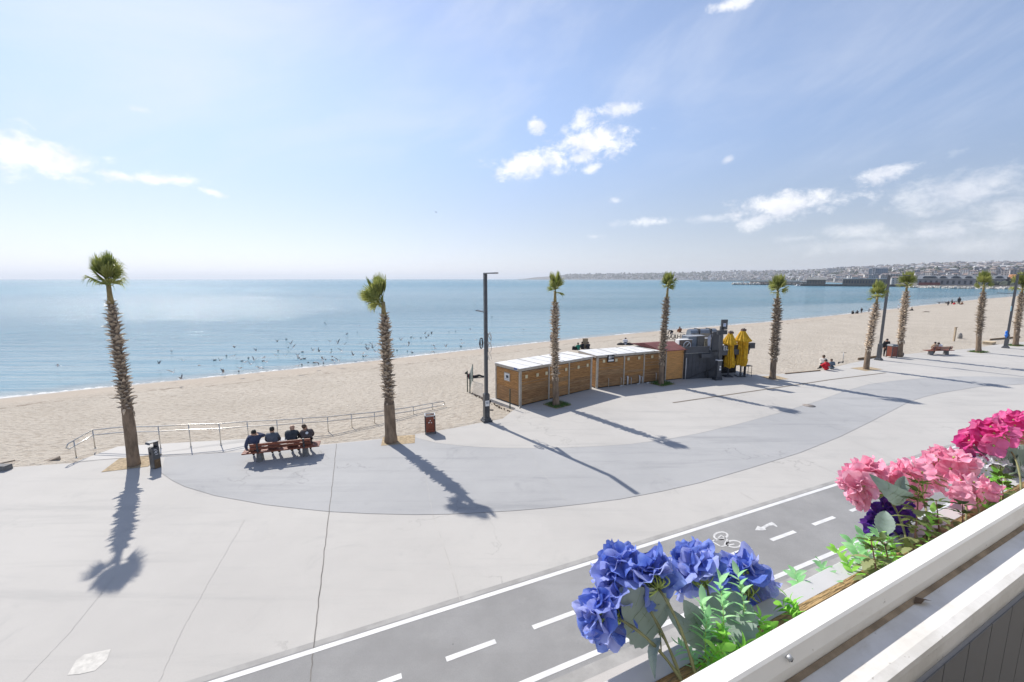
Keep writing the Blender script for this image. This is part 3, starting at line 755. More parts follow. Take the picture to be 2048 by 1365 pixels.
# ================================================================== street furniture
M_pole = pmat('anthracite_steel', (.062, .066, .074), .42, .12, 6, .08, 60, spec=.5)
M_dark = pmat('dark_steel', (.045, .048, .055), .5, .2, 8, .1, 60)
M_black = pmat('black_plastic', (.018, .018, .02), .5, .2, 10)
M_white = pmat('white_enamel', (.74, .74, .735), .45, .06, 5)
M_steel = pmat('stainless_steel', (.56, .54, .50), .28, .08, 20, metal=1.0)
M_galv = pmat('galvanised_metal', (.42, .43, .44), .45, .15, 9, metal=.6)
M_benchwood = pmat('red_brown_slats', (.20, .062, .035), .55, .3, 6, .25, 60, stretch=(.4, 3, 3), rand=.15)
M_conc_leg = pmat('cast_concrete', (.16, .16, .16), .8, .2, 9, .3, 40)
M_lamp = pmat('lamp_lens', (.62, .63, .64), .25, .05, 5)
M_led = pmat('ornament_tube', (.50, .48, .45), .5, .2, 20)
sea_dir = rn.copy()                       # square to the road, towards the sea
def lamp(px, v_top, label, ornaments, plate=True, bag=False):
    p = G(*px); t = thing('street_lamp', label, 'street lamp', p, math.atan2(sea_dir.y, sea_dir.x), 'street lamps on the promenade')
    h = HZ(p, v_top)
    m = MB(); m.box((0, 0, .05), (.50, .50, .10)); m.box((0, 0, .16), (.42, .42, .12), taper=.85); part('base_plate', m, M_pole, t)
    for sx, sy in ((1, 1), (1, -1), (-1, 1), (-1, -1)):
        m = MB(); m.tube([(sx * .2, sy * .2, .10), (sx * .2, sy * .2, .135)], .022, 6, smooth=False); part('anchor_bolt', m, M_galv, t)
    m = MB(); m.box((0, 0, .86), (.28, .28, 1.28)); m.box((0, 0, 1.53), (.24, .24, .06), taper=.75); dr = part('pedestal', m, M_pole, t)
    m = MB(); m.box((-.142, 0, .75), (.008, .2, .5)); part('service_door', m, M_dark, dr)
    m = MB(); m.box((0, 0, (h + 1.56) / 2), (.175, .155, h - 1.56)); part('pole', m, M_pole, t)
    m = MB(); m.box((-.80, 0, h - .03), (1.45, .20, .055)); arm = part('upper_arm', m, M_pole, t)
    m = MB(); m.box((-1.2, 0, h - .0605), (.55, .15, .008)); part('lamp_lens', m, M_lamp, arm)
    zl = h * .745
    m = MB(); m.box((.70, 0, zl), (1.22, .17, .05)); arm = part('lower_arm', m, M_pole, t)
    m = MB(); m.box((.98, 0, zl - .028), (.5, .13, .007)); part('lamp_lens', m, M_lamp, arm)
    if plate:
        m = MB(); m.box((-.1445, 0, 1.02), (.006, .22, .30)); m.box((-.1490, .0, 1.05), (.004, .15, .14), mi=1); part('notice', m, [M_white, pmat('notice_print', (.35, .38, .42), .6, .4, 40)], t)
        m = MB(); m.tube([(0, -.145, 1.06), (0, -.24, 1.06)], .075, 12); part('loudspeaker', m, M_black, t)
        m = MB(); m.tube([(-.05, -.14, .62), (-.08, -.3, .60), (-.02, -.42, .57)], [.03, .045, .012], 8); m.tube([(-.06, -.2, .61), (-.18, -.34, .64)], .012, 6); part('tap_bracket', m, M_dark, t)
    if ornaments:
        zo = h * .535
        m = MB(); r_ = [(.0, .25 + .085 * math.cos(q), zo + .04 + .27 * math.sin(q)) for q in [i * math.pi / 10 for i in range(21)]]
        m.tube(r_, .028, 6); m.tube([(0, .25 + .045 * math.cos(i * math.pi / 6), zo + .04 + .15 * math.sin(i * math.pi / 6)) for i in range(13)], .012, 5); m.tube([(0, .07, zo + .04), (0, .17, zo + .04)], .015, 5)
        part('ring_ornament', m, M_dark if not bag else pmat('pale_blue_sign', (.30, .50, .58), .5), t)
        m = MB()
        m.tube([(0, -.11 - .02 * math.sin(i), zo + .55 - i * .10) for i in range(15)], .016, 5)
        for c0, rr in ((zo + .28, .27), (zo - .22, .26)):
            m.tube([(0, -.21 + .10 * math.cos(q), c0 + rr * math.sin(q)) for q in [i * math.pi / 9 for i in range(19)]], .016, 5)
            m.tube([(0, -.20 + .05 * math.cos(q), c0 + .12 + .09 * math.sin(q)) for q in [i * math.pi / 6 for i in range(13)]], .011, 5)
        m.tube([(0, -.24, zo + .62), (0, -.19, zo + .5), (0, -.28, zo + .42), (0, -.31, zo + .2)], .012, 5)
        m.tube([(0, -.16, zo - .5), (0, -.27, zo - .62), (0, -.31, zo - .85)], .013, 5); m.tube([(0, -.14, zo - .6), (0, -.2, zo - .9)], .013, 5)
        part('scroll_ornament', m, M_led, t)
    if bag:
        m = MB(); m.ellipsoid((.05, .22, 1.72), (.12, .13, .2), 10, 7); m.ellipsoid((.02, .26, 1.42), (.15, .16, .19), 10, 7); m.box((0, .3, 1.2), (.05, .10, .14))
        part('blue_bag', m, pmat('blue_plastic', (.02, .17, .62), .35, .2, 12, .3, 20), t)
    return t
lamp((973, 843), 546, 'grey lamp post with scroll ornament and white notice beside the cabin fence', True)
lamp((1757, 720.5), 551, 'grey lamp post with a person in a dark coat behind its foot', False, False)
lamp((2011, 696.5), 549, 'grey lamp post carrying a bright blue plastic bag and pale blue disc', True, False, True)

# ------------------------------------------------------------------ benches
def bench(p, rz, label, length=2.9):
    """seat faces local +Y; p is the middle of the feet"""
    t = thing('park_bench', label, 'bench', p, rz, 'slatted promenade benches')
    for sx in (-.86, .86):
        m = MB(); m.box((sx, -.02, .19), (.20, .42, .38), taper=.82); part('leg', m, M_conc_leg, t)
    for i, y in enumerate((-.24, -.08, .08, .24)):
        m = MB(); m.box((0, y, .43), (length, .115, .05)); part('seat_slat', m, M_benchwood, t)
    for sx in (-.86, .86):
        m = MB(); m.bar((sx, -.27, .40), (sx, -.36, .86), .07, .045, up=(0, 1, 0)); m.box((sx, 0, .395), (.07, .56, .02)); part('bracket', m, M_dark, t)
    for k, z in enumerate((.63, .78)):
        m = MB(); m.bar((-1.13, -.30 - .04 * k, z), (1.13, -.30 - .04 * k, z), .035, .115, up=(0, -.2, 1)); part('back_slat', m, M_benchwood, t)
    return t
bl, br = G(520.5, 920.5), G(612, 910)
bd = (br - bl); bench_rz = math.atan2(bd.y, bd.x); bc = (bl + br) * .5
B1 = bench((bc.x, bc.y, 0.004), bench_rz, 'red-brown slatted bench with four seated people')
q1, q2 = G(1858.5, 709.5), G(1893, 709.5); qc = (q1 + q2) * .5
B2_rz = R(6)
B2 = bench((qc.x, qc.y, 0.004), B2_rz, 'red-brown slatted bench with two people leaning together')

# ------------------------------------------------------------------ bins
M_binwood = pmat('red_brown_panel', (.205, .055, .03), .5, .28, 5, .2, 50, stretch=(1, 1, 4))
def litter_bin(p, rz, label, lid=False, sc=1.0):
    t = thing('litter_bin', label, 'litter bin', p, rz, 'square timber litter bins'); w, d, h = .50 * sc, .44 * sc, .92 * sc
    m = MB()
    for sx in (-1, 1):
        for sy in (-1, 1): m.box((sx * (w / 2 - .02), sy * (d / 2 - .02), h / 2), (.045, .045, h))
    part('frame', m, M_dark, t)
    for k in range(6):
        z = .10 * sc + k * .128 * sc
        for sy in (-1, 1): mm = MB(); mm.box((0, sy * (d / 2 - .012), z + .055 * sc), (w - .085, .018, .122 * sc)); part('panel_board', mm, M_binwood, t)
        for sx in (-1, 1): mm = MB(); mm.box((sx * (w / 2 - .012), 0, z + .055 * sc), (.018, d - .085, .122 * sc)); part('panel_board', mm, M_binwood, t)
    m = MB()
    for sy in (-1, 1): m.box((0, sy * (d / 2 - .02), h - .015), (w - .05, .04, .05))
    for sx in (-1, 1): m.box((sx * (w / 2 - .02), 0, h - .013), (.04, d - .01, .054))
    part('rim', m, M_galv, t)
    m = MB(); m.box((0, 0, h - .25), (w - .09, d - .09, .02)); part('liner', m, M_black, t)
    if lid:
        m = MB(); m.box((0, 0, h + .07), (w + .05, d + .05, .13), taper=.8); part('lid', m, pmat('grey_lid', (.14, .15, .16), .5), t)
    else:
        m = MB(); y = -d / 2 - .0045
        for pts in ([(-.02, .68), (.0, .73), (.03, .70), (.01, .66)], [(-.09, .60), (-.03, .63), (-.02, .58), (-.08, .55)], [(.02, .62), (.07, .60), (.09, .55), (.05, .56)]):
            m.add([(a, y, b_) for a, b_ in pts], [(0, 1, 2, 3)])
        part('recycling_mark', m, M_white, t)
        m = MB(); m.box((w / 2 - .055, -d / 2 - .004, .80), (.04, .006, .05)); part('sticker', m, M_white, t)
    return t
p = G(858, 869); litter_bin((p.x + .02, p.y + .22, 0.004), R(14), 'red-brown square litter bin with open top and white recycling mark', sc=1.0)
p = G(1786, 716); litter_bin((p.x, p.y + .2, 0), R(10), 'red-brown square litter bin with grey lid beside a palm', True, sc=1.25)
p = G(1802, 714); b = MB(); b.ellipsoid((0, 0, .24), (.22, .2, .26), 12, 8); b.tube([(0, 0, .46), (.03, 0, .56), (.1, .02, .6)], [.06, .03, .05], 7)
o = part('rubbish_bag', b, pmat('black_bag', (.03, .018, .022), .35, .3, 9, .5, 14), None, (p.x, p.y, -.01)); tag(o, 'black rubbish bag slumped between the lidded litter bin and a palm', 'rubbish bag')
# ashtray post
p = G(307, 938); t = thing('ashtray_post', 'dark steel ashtray post with hooded top beside the stout palm', 'ashtray', (p.x, p.y + .12, 0.0), R(-24))
m = MB(); m.box((0, 0, .43), (.30, .24, .86)); part('body', m, M_pole, t)
m = MB(); m.box((0, .09, .97), (.26, .06, .24)); m.box((0, -.02, 1.085), (.30, .30, .03)); m.bar((0, -.16, 1.08), (0, -.2, 1.02), .30, .02); part('hood', m, M_pole, t)
m = MB(); m.box((0, -.01, .872), (.24, .17, .016)); part('sand_tray', m, M_black, t)
m = MB(); m.tube([(-.03, -.118, .62), (-.03, -.124, .62)], .075, 14); part('opening', m, M_black, t)
m = MB()
for k, z in enumerate((.78, .71, .66, .58)): m.box((.152, -.02 + .03 * (k % 2), z), (.004, .09, .035))
part('lettering', m, pmat('worn_lettering', (.45, .46, .48), .6), t)
m = MB(); m.box((.1505, 0, .2), (.005, .2, .36)); part('rust_stain', m, pmat('rusty_steel', (.15, .10, .055), .8, .4, 9), t)

# ------------------------------------------------------------------ handrail along the ramp
t = thing('ramp_handrail', 'stainless steel handrail with two rails beside the beach ramp', 'handrail', G(152, 921))
o0 = Vector(t.location)
top_px = [(131, 888), (187, 860.5), (242, 855), (321, 852), (382, 849), (442, 846.5), (497, 844), (551, 841.5), (603, 837.5), (655.5, 833.5), (702.5, 829.5), (748.5, 825), (787, 820), (826, 814.5), (864, 807), (886, 803.5)]
base_px = [None, (190.5, 897.6), None, (321.6, 898), (382, 894.6), (442, 889.5), (497.2, 879.5), (556, 873.5), (607, 868), (656.6, 862.5), (704, 854.5), (749.5, 846.7), (788.5, 838), (827, 829), (865, 819.5), None]
ground = [0, 0, 0, 0, 0, 0, 0, -.05, -.10, -.13, -.16, -.18, -.2, -.2, -.2, -.2]
xy = {}
for i, bp_ in enumerate(base_px):
    if bp_: xy[i] = G(bp_[0], bp_[1], ground[i])
# left end sits on the promenade
xy0 = G(154.6, 916); A_, B_ = xy[1], xy[3]
line = {}
idx = sorted(xy); 
import bisect
def rail_xy(i):
    if i in xy: return Vector((xy[i].x, xy[i].y, 0))
    if i == 0: d = (xy0 - xy[1]); return Vector((xy[1].x, xy[1].y, 0)) + Vector((d.x, d.y, 0)).normalized() * 1.35
    if i == 2: return Vector((*xy[1].lerp(xy[3], .42)[:2], 0))
    d = (xy[14] - xy[13]); return Vector((*(xy[14] + d * .6)[:2], 0))
P_top = []
for i, (u, v) in enumerate(top_px):
    q = rail_xy(i); q.z = HZ(q, v); P_top.append(q)
# smooth small measuring errors along the straight run
zs_ = [p.z for p in P_top]
for i in range(3, 14): P_top[i].z = (zs_[i - 1] + zs_[i] + zs_[i + 1]) / 3
low_ = [q - Vector((0, 0, .235)) for q in P_top]
m = MB()
def lp(l): return [q - o0 for q in l]
endL = P_top[0] + (P_top[0] - P_top[1]).normalized() * .12 - Vector((0, 0, .118)); endR = P_top[-1] + (P_top[-1] - P_top[-2]).normalized() * .12 - Vector((0, 0, .118))
m.tube(lp([endL] + P_top + [endR] + low_[::-1] + [endL]), .025, 8); part('rails', m, M_steel, t)
for i in (0, 1, 3, 4, 5, 6, 7, 8, 9, 10, 11, 12, 13, 14):
    q = P_top[i] if i else P_top[0].lerp(P_top[1], .22)
    m = MB(); m.tube(lp([Vector((q.x, q.y, ground[i] - .12 if i > 6 else .0)), q]), .021, 7); po = part('post', m, M_steel, t)
    if i < 7: m = MB(); m.tube(lp([Vector((q.x, q.y, .004)), Vector((q.x, q.y, .016))]), .05, 10); part('post_flange', m, M_steel, po)
# block and driftwood at the left end
p = G(6, 940); b = MB(); b.box((0, 0, .10), (.5, .28, .20), taper=.94)
tag(part('concrete_block', b, M_conc_leg, None, (p.x, p.y, 0)), 'low dark concrete block on the promenade edge', 'block')
p = G(95, 921, -.13); b = MB(); b.add([(-.35, -.06, -.05), (.1, -.08, .0), (.42, .02, .10), (.45, .10, .16), (.1, .1, .06), (-.2, .08, -.02), (.40, .04, -.08), (.45, .12, -.08), (.0, .1, -.1)], [(0, 1, 4, 5), (1, 2, 3, 4), (1, 6, 2), (2, 6, 7, 3), (3, 7, 8, 4)])
tag(part('driftwood_plank', b, pmat('weathered_wood', (.30, .25, .20), .9, .3, 8), None, (p.x, p.y, -.13)), 'weathered plank end half buried in sand by the promenade edge', 'plank')
p = G(12, 929, -.13); b = MB(); b.bar((-.6, -.3, .0), (.25, .12, .12), .05, .05)
tag(part('driftwood_stick', b, pmat('weathered_wood', (.30, .25, .20)), None, (p.x, p.y, -.13)), 'thin weathered stick lying on the sand near the concrete block', 'stick')
# timber edging boards between promenade and sand
M_edgewood = pmat('edging_timber', (.22, .15, .09), .9, .3, 8)
for (a, c_), lab in ((((1570, 750), (1640, 743.5)), 'weathered timber edging board below the palm standing alone'), (((1716, 719), (1757, 714)), 'weathered timber edging board beside the second lamp post'), (((1980, 680), (2040, 674.5)), 'weathered timber edging board behind the lamp with the blue bag')):
    A_, B_ = G(*a, -.06), G(*c_, -.06); b = MB(); b.bar((0, 0, 0), B_ - A_, .06, .2)
    tag(part('edging_board', b, M_edgewood, None, (A_.x, A_.y, -.03)), lab, 'board')
# post, stone and box on the sand
p = G(1907.5, 684, -.2); b = MB(); hh = HZ(p, 655) + .2; b.box((0, 0, hh / 2), (.16, .14, hh)); b.box((.03, 0, hh - .02), (.32, .14, .07))
tag(part('wooden_post', b, pmat('bare_timber', (.42, .33, .23), .85, .2, 6), None, (p.x, p.y, -.2)), 'upright bare timber post standing in the sand beyond the second bench', 'post')
p = G(1919, 679, -.25); b = MB(); b.ellipsoid((0, 0, .3), (.3, .2, .55), 10, 7); 
tag(part('standing_stone', b, pmat('grey_stone', (.32, .30, .27), .9, .3, 4, .5, 20), None, (p.x, p.y, -.25)), 'small upright grey stone in the sand beside the timber post', 'stone')
p = G(1978, 688, -.1); b = MB(); b.box((0, 0, .12), (1.3, .8, .25), .5); b.box((0, 0, .26), (1.4, .9, .03), .5)
tag(part('wooden_hatch', b, pmat('pale_boards', (.55, .44, .30), .85, .2, 6), None, (p.x, p.y, -.1)), 'low pale wooden hatch box on the sand edge near the blue bag', 'box')
# ================================================================== beach cabins
M_clad = pmat('stained_cladding', (.44, .215, .072), .7, .32, 3.0, .35, 40, col2=(.58, .305, .11), stretch=(.5, .5, 6), rand=.18)
M_clad_lo = pmat('stained_cladding_faded', (.35, .185, .08), .75, .32, 3.0, .35, 40, col2=(.46, .26, .115), stretch=(.5, .5, 6), rand=.18)
M_clad_new = pmat('orange_cladding', (.62, .32, .11), .65, .2, 3.0, .3, 40, stretch=(.5, .5, 6))
M_frame = pmat('beige_frame', (.46, .41, .34), .7, .15, 6, .1, 50)
M_roofw = pmat('white_roof_sheet', (.58, .57, .55), .55, .0, .9, .1, 20, col2=(.72, .715, .70), detail=9)
M_roofseam = pmat('roof_seam', (.27, .27, .26), .8, .2, 6)
M_vent = pmat('cream_pane', (.62, .56, .36), .4, .12, 8)
M_redroof = pmat('maroon_roof', (.16, .055, .05), .7, .2, 3, .2, 30)
M_signblk = pmat('black_sign', (.012, .012, .014), .4)
M_pvc = pmat('pvc_pipe', (.60, .60, .60), .45, .1, 8)
M_char = pmat('charcoal_panel', (.058, .062, .072), .6, .15, 2.5, .1, 40)
M_char2 = pmat('charcoal_fascia', (.075, .08, .09), .5, .12, 3)
M_dkin = pmat('dark_interior', (.012, .012, .014), .8)
def on_front(P0, d, n, u, v):
    """intersect the photograph ray with the vertical plane through P0 along d -> (s along, z)"""
    r = ray(u, v); o = Vector((0, 0, CAM_H)); t = (P0 - o).dot(n) / r.dot(n); q = o + r * t
    return (q - P0).dot(d), q.z
M_clad_mid = pmat('stained_cladding_grey', (.34, .20, .10), .75, .35, 3.0, .35, 40, col2=(.50, .30, .14), stretch=(.5, .5, 6))
def cladding(t, x0, x1, y, z0, z1, axis='x', out=-1, mat=None, split=None):
    """horizontal boards with open joints, joined; axis x: along the front; axis y: along the end wall"""
    m = MB(); pitch = .092; k = int((z1 - z0) / pitch); rnd = random.Random(int(x0 * 100 + y * 10))
    for i in range(k):
        z = z0 + pitch * (i + .5) + .01; pr = rnd.uniform(-.004, .004)
        if axis == 'x': m.box(((x0 + x1) / 2, y + out * (.012 + pr), z), (x1 - x0, .024, pitch - .014), mi=(2 if rnd.random() < .22 and mat is None else 0) if (split is None or z > split) else (1 if rnd.random() < .8 else 2))
        else: m.box((y + out * (.012 + pr), (x0 + x1) / 2, z), (.024, x1 - x0, pitch - .014), mi=0 if (split is None or z > split) else 1)
    return part('cladding', m, [mat or M_clad, M_clad_lo, M_clad_mid], t, kind='stuff')
def cabin(A, B, depth, h, label, posts_u, vents, seams, base_z=0.0, end_wall=True, hroof=.0):
    n, d = perp(A, B); L = (B - A).length
    t = thing('timber_cabin', label, 'cabin', (A.x, A.y, base_z), math.atan2(d.y, d.x), 'timber cabins at the edge of the sand')
    m = MB(); m.box((L / 2, depth / 2, h / 2), (L - .05, depth - .05, h - .03)); part('core_wall', m, pmat('cabin_underlay', (.05, .035, .022), .9), t)
    xs = [0] + [on_front(A, d, n, u, 760)[0] for u in posts_u] + [L]
    for i in range(len(xs) - 1): cladding(t, xs[i] + .05, xs[i + 1] - .05, .0, .06, h - .13, split=h * .42 if i % 2 == 0 else h * .3)
    for x in xs: m = MB(); w = .15 if x in (0, L) else .08; m.box((min(max(x, w / 2 - .02), L - w / 2 + .02), -.02, h / 2), (w, .09, h)); part('post', m, M_frame, t)
    m = MB(); m.box((L / 2, -.03, h - .065), (L + .06, .11, .13)); part('eaves_beam', m, M_frame, t)
    for x, s in ((0, -1), (L, 1)):
        cladding(t, .06, depth - .06, x, .06, h - .13, 'y', s, split=h * .42)
        m = MB(); m.box((x + s * .03, depth / 2, h - .065), (.11, depth + .04, .13)); part('eaves_beam', m, M_frame, t)
        m = MB(); m.box((x + s * .01, depth - .03, h / 2), (.1, .1, h)); part('post', m, M_frame, t)
    # roof sheets between seams
    ys = np.linspace(-.10, L + .1, seams + 1)
    for i in range(seams):
        m = MB(); m.box(((ys[i] + ys[i + 1]) / 2, depth / 2 - .02, h + .03 + .004 * (i % 2)), (ys[i + 1] - ys[i] - .045, depth + .18, .035)); part('roof_sheet', m, M_roofw, t)
        if i:
            m = MB(); m.box((ys[i], depth / 2, h + .035), (.042, depth + .12, .07 if i % 2 == 0 else .03)); part('roof_seam', m, M_roofseam, t)
    for (u, v) in vents:
        x, z = on_front(A, d, n, u, v); z -= base_z
        m = MB(); m.box((x, -.045, z), (.24, .03, .24)); fr = part('window', m, M_clad_lo, t)
        m = MB(); m.box((x, -.062, z), (.185, .008, .20)); part('pane', m, M_vent, fr)
    return t, d, n, L
H1 = 2.27
t1, dd1, nn1, L1 = cabin(C1a, C1b, 2.25, H1, 'long timber cabin with a framed white notice on its end wall', (1097, 1137), [(1051.8, 753.3), (1073.7, 750), (1091.8, 746.5), (1131, 739), (1155.8, 734.4), (1173.8, 730.7)], 7)
# notice on the end wall
m = MB(); m.box((-.045, 1.10, 1.62), (.03, .56, .52)); m.box((-.0625, 1.10, 1.62), (.006, .46, .42), mi=1); m.box((-.067, 1.06, 1.64), (.005, .24, .17), mi=2); m.box((-.067, 1.10, 1.49), (.005, .36, .05), mi=3)
part('notice_board', m, [M_frame, M_white, pmat('dark_print', (.04, .06, .09), .5), pmat('grey_print', (.4, .42, .45), .6, .4, 60)], t1)
m = MB(); m.box((-.09, .25, H1 - .02), (.006, .3, .1)); part('blue_sticker', m, pmat('blue_print', (.05, .12, .35), .5), t1)
m = MB(); m.tube([(-.06, -.09, H1 - .2), (-.06, -.09, .08), (-.10, -.16, .03), (-.2, -.3, .02)], .035, 8); part('downpipe', m, M_frame, t1)
t2, dd2, nn2, L2 = cabin(C2a, C2b, 2.25, 2.28, 'long timber cabin with a black toilet sign under its eaves', (1246.6, 1286), [(1207, 722.5), (1231.6, 720.5), (1256, 718), (1277.4, 716), (1303.4, 713.7)], 7)
# toilet sign: figures and a lettered strip
x, z = on_front(C2a, dd2, nn2, 1220, 717); m = MB(); m.box((x, -.10, z), (.56, .05, .52)); sg = part('toilet_sign', m, M_signblk, t2)
def sgn(poly, y=-.127):
    m.add([(x + a, y, z + b_) for a, b_ in poly], [tuple(range(len(poly)))])
m = MB()
def disc(cx, cz, r): sgn([(cx + r * math.cos(q * math.pi / 5), cz + r * math.sin(q * math.pi / 5)) for q in range(10)])
disc(-.14, .205, .028); sgn([(-.17, .165), (-.20, .03), (-.165, .03), (-.16, -.03), (-.12, -.03), (-.115, .03), (-.08, .03), (-.11, .165)])
disc(-.02, .205, .028); sgn([(-.055, .165), (-.055, .04), (-.04, .04), (-.04, -.03), (0, -.03), (0, .04), (.015, .04), (.015, .165)])
part('figures', m, M_white, sg)
me = text_mesh('WC', .13, .003); me.materials.append(M_white)
part('lettering', me, M_white, sg, M=Matrix.Translation((x + .15, -.128, z + .10)) @ Matrix.Rotation(math.pi / 2, 4, 'X'))
m = MB(); m.box((x, -.128, z - .13), (.44, .005, .12)); st = part('white_strip', m, M_white, sg)
# pipes along the foot
for (u, v0, v1, rr, mt) in ((1215.5, 772, 758, .022, M_frame), (1240.5, 769, 756, .02, M_frame), (1253.5, 769, 754, .055, M_pvc), (1260.5, 768, 756, .018, M_pvc), (1277.5, 766, 753, .055, M_pvc), (1282.5, 766, 754, .03, M_pvc), (1310.5, 763, 747, .018, M_pvc)):
    s_, z_ = on_front(C2a, dd2, nn2, u, v1); m = MB(); m.tube([(s_, -.12, 0), (s_, -.12, max(.2, z_)), (s_, -.05, max(.24, z_ + .05))], rr, 8); part('pipe', m, mt, t2)
for u in (1239, 1273, 1292):
    s_, _z = on_front(C2a, dd2, nn2, u, 768); m = MB(); m.tube([(s_ - .18, -.3, .05), (s_ + .12, -.16, .05)], .045, 8); part('outlet_pipe', m, M_pvc, t2)
# third, red-roofed cabin
n3b, d3b = perp(C2b, C3b); L3 = (C3b - C2b).length
t3 = thing('timber_cabin', 'short timber cabin with a maroon pitched roof next to the charcoal kiosk', 'cabin', (C2b.x, C2b.y, 0), math.atan2(d3b.y, d3b.x), 'timber cabins at the edge of the sand')
h3 = 2.28
m = MB(); m.box((L3 / 2, 1.3, h3 / 2), (L3 - .05, 2.55, h3 - .02)); part('core_wall', m, pmat('cabin_underlay', (.05, .035, .022), .9), t3)
cladding(t3, .42, L3 - .03, 0, .06, h3 - .28, mat=M_clad_new); cladding(t3, .06, 2.5, 0, .06, h3 - .13, 'y', -1)
cladding(t3, .06, 2.5, L3, .06, h3 - .13, 'y', 1, mat=M_clad_new)
m = MB(); m.box((L3 / 2, -.012, h3 - .14), (L3, .03, .26)); part('eaves_board', m, M_clad_new, t3)
for x in (.02, .38, L3 - .02): m = MB(); m.box((x, -.02, h3 / 2), (.07, .08, h3)); part('post', m, M_frame, t3)
m = MB(); m.add([(-.2, -.25, h3 + .02), (L3 + .15, -.25, h3 + .02), (L3 + .15, 2.75, h3 + .20), (-.9, 2.75, h3 + .20), (-.6, 1.3, h3 + .42), (L3 + .1, 1.3, h3 + .42)], [(0, 1, 5, 4), (4, 5, 2, 3), (0, 4, 3), (1, 2, 5)])
m.add([(-.2, -.25, h3 - .03), (L3 + .15, -.25, h3 - .03), (L3 + .15, -.25, h3 + .02), (-.2, -.25, h3 + .02)], [(0, 1, 2, 3)]); part('roof', m, M_redroof, t3)

# ================================================================== charcoal kiosk
LK = (CAFE_B - CAFE_A).length; K = thing('kiosk', 'charcoal beach kiosk with white letters on its fascia and machines on the roof', 'kiosk', (CAFE_A.x, CAFE_A.y, 0), math.atan2(d4.y, d4.x))
def kf(u, v): return on_front(CAFE_A, d4, n4, u, v)
s_open, _ = kf(1441, 720); s_fas, _ = kf(1418, 700); z_wall = kf(1370, 707)[1]; z_par = kf(1370, 694.5)[1]
D = 3.2
m = MB(); m.box((s_open / 2, D / 2, z_wall / 2), (s_open, D, z_wall)); part('wall', m, M_char, K)
for i in range(int(s_open / .32)): m = MB(); m.box((.16 + .32 * i, -.012, z_wall / 2 - .02), (.305, .024, z_wall - .08)); part('wall_panel', m, M_char, K)
m = MB(); m.box((s_open + (LK - s_open) / 2, D / 2 + .5, z_wall / 2), (LK - s_open, D - 1.2, z_wall)); part('recess', m, M_dkin, K)
m = MB(); m.box((LK - .06, .1, z_wall / 2), (.12, .12, z_wall)); part('post', m, M_char, K)
m = MB(); m.box((LK / 2, D / 2, z_wall + .03), (LK + .1, D + .1, .06)); part('roof_slab', m, M_char2, K)
m = MB(); m.box((LK / 2, D / 2, z_wall + .066), (LK - .1, D - .1, .012)); part('roof_membrane', m, pmat('grey_membrane', (.42, .42, .42), .8, .2, 3), K)
m = MB()
m.box((s_fas / 2, -.03, (z_wall + z_par) / 2), (s_fas, .08, z_par - z_wall)); m.box((.02, D / 2, (z_wall + z_par) / 2), (.08, D, z_par - z_wall)); part('parapet', m, M_char2, K)
m = MB(); m.box((s_fas / 2, -.055, z_wall - .01), (s_fas, .02, .025)); part('trim', m, M_galv, K)
# fascia with letters on the right
z0f, z1f = kf(1450, 711)[1], kf(1450, 692)[1]
m = MB(); m.box(((s_fas + LK) / 2, -.08, z_wall - .05), (LK - s_fas, .12, .42)); part('fascia', m, M_char2, K)
sL, zL = kf(1441, 697); m = MB(); m.box(((sL + LK) / 2 - .1, -.10, zL), (LK - sL + .3, .06, .46)); lb = part('letter_board', m, M_signblk, K)
me = text_mesh('EL', .46, .01); me.materials.append(M_white)
part('lettering', me, M_white, lb, M=Matrix.Translation((sL + .36, -.145, zL)) @ Matrix.Rotation(math.pi / 2, 4, 'X'))
# tall sign blade standing on the fascia
sb0, zb1 = kf(1424, 666); sb1, zb0 = kf(1437, 703)
m = MB(); m.box(((sb0 + sb1) / 2, -.06, (zb0 + zb1) / 2), (sb1 - sb0, .16, zb1 - zb0)); m.tube([(sb0, -.06, zb1), (sb1, -.06, zb1)], .08, 12); part('sign_blade', m, M_char2, K)
m = MB(); m.box((sb1 + .03, -.13, (zb0 + zb1) / 2 - .1), (.05, .02, zb1 - zb0 - .3)); part('white_tube', m, M_white, K)
m = MB(); m.add([(sb0 - .02, .05, zb0), (sb0 - .02, .05, zb1 - .1), (sb0 - .28, .1, zb1 - .35), (sb0 - .22, .08, zb0 + .35), (sb0 - .1, .06, zb0 - .08), (sb0 - .02, .02, zb0)], [(0, 1, 2, 3, 4)]); m.add([(sb0 - .02, .055, zb0), (sb0 - .02, .055, zb1 - .1), (sb0 - .28, .105, zb1 - .35), (sb0 - .22, .085, zb0 + .35)], [(3, 2, 1, 0)]); part('sheet_flap', m, pmat('pale_sheet', (.42, .46, .56), .5, .15, 4), K)
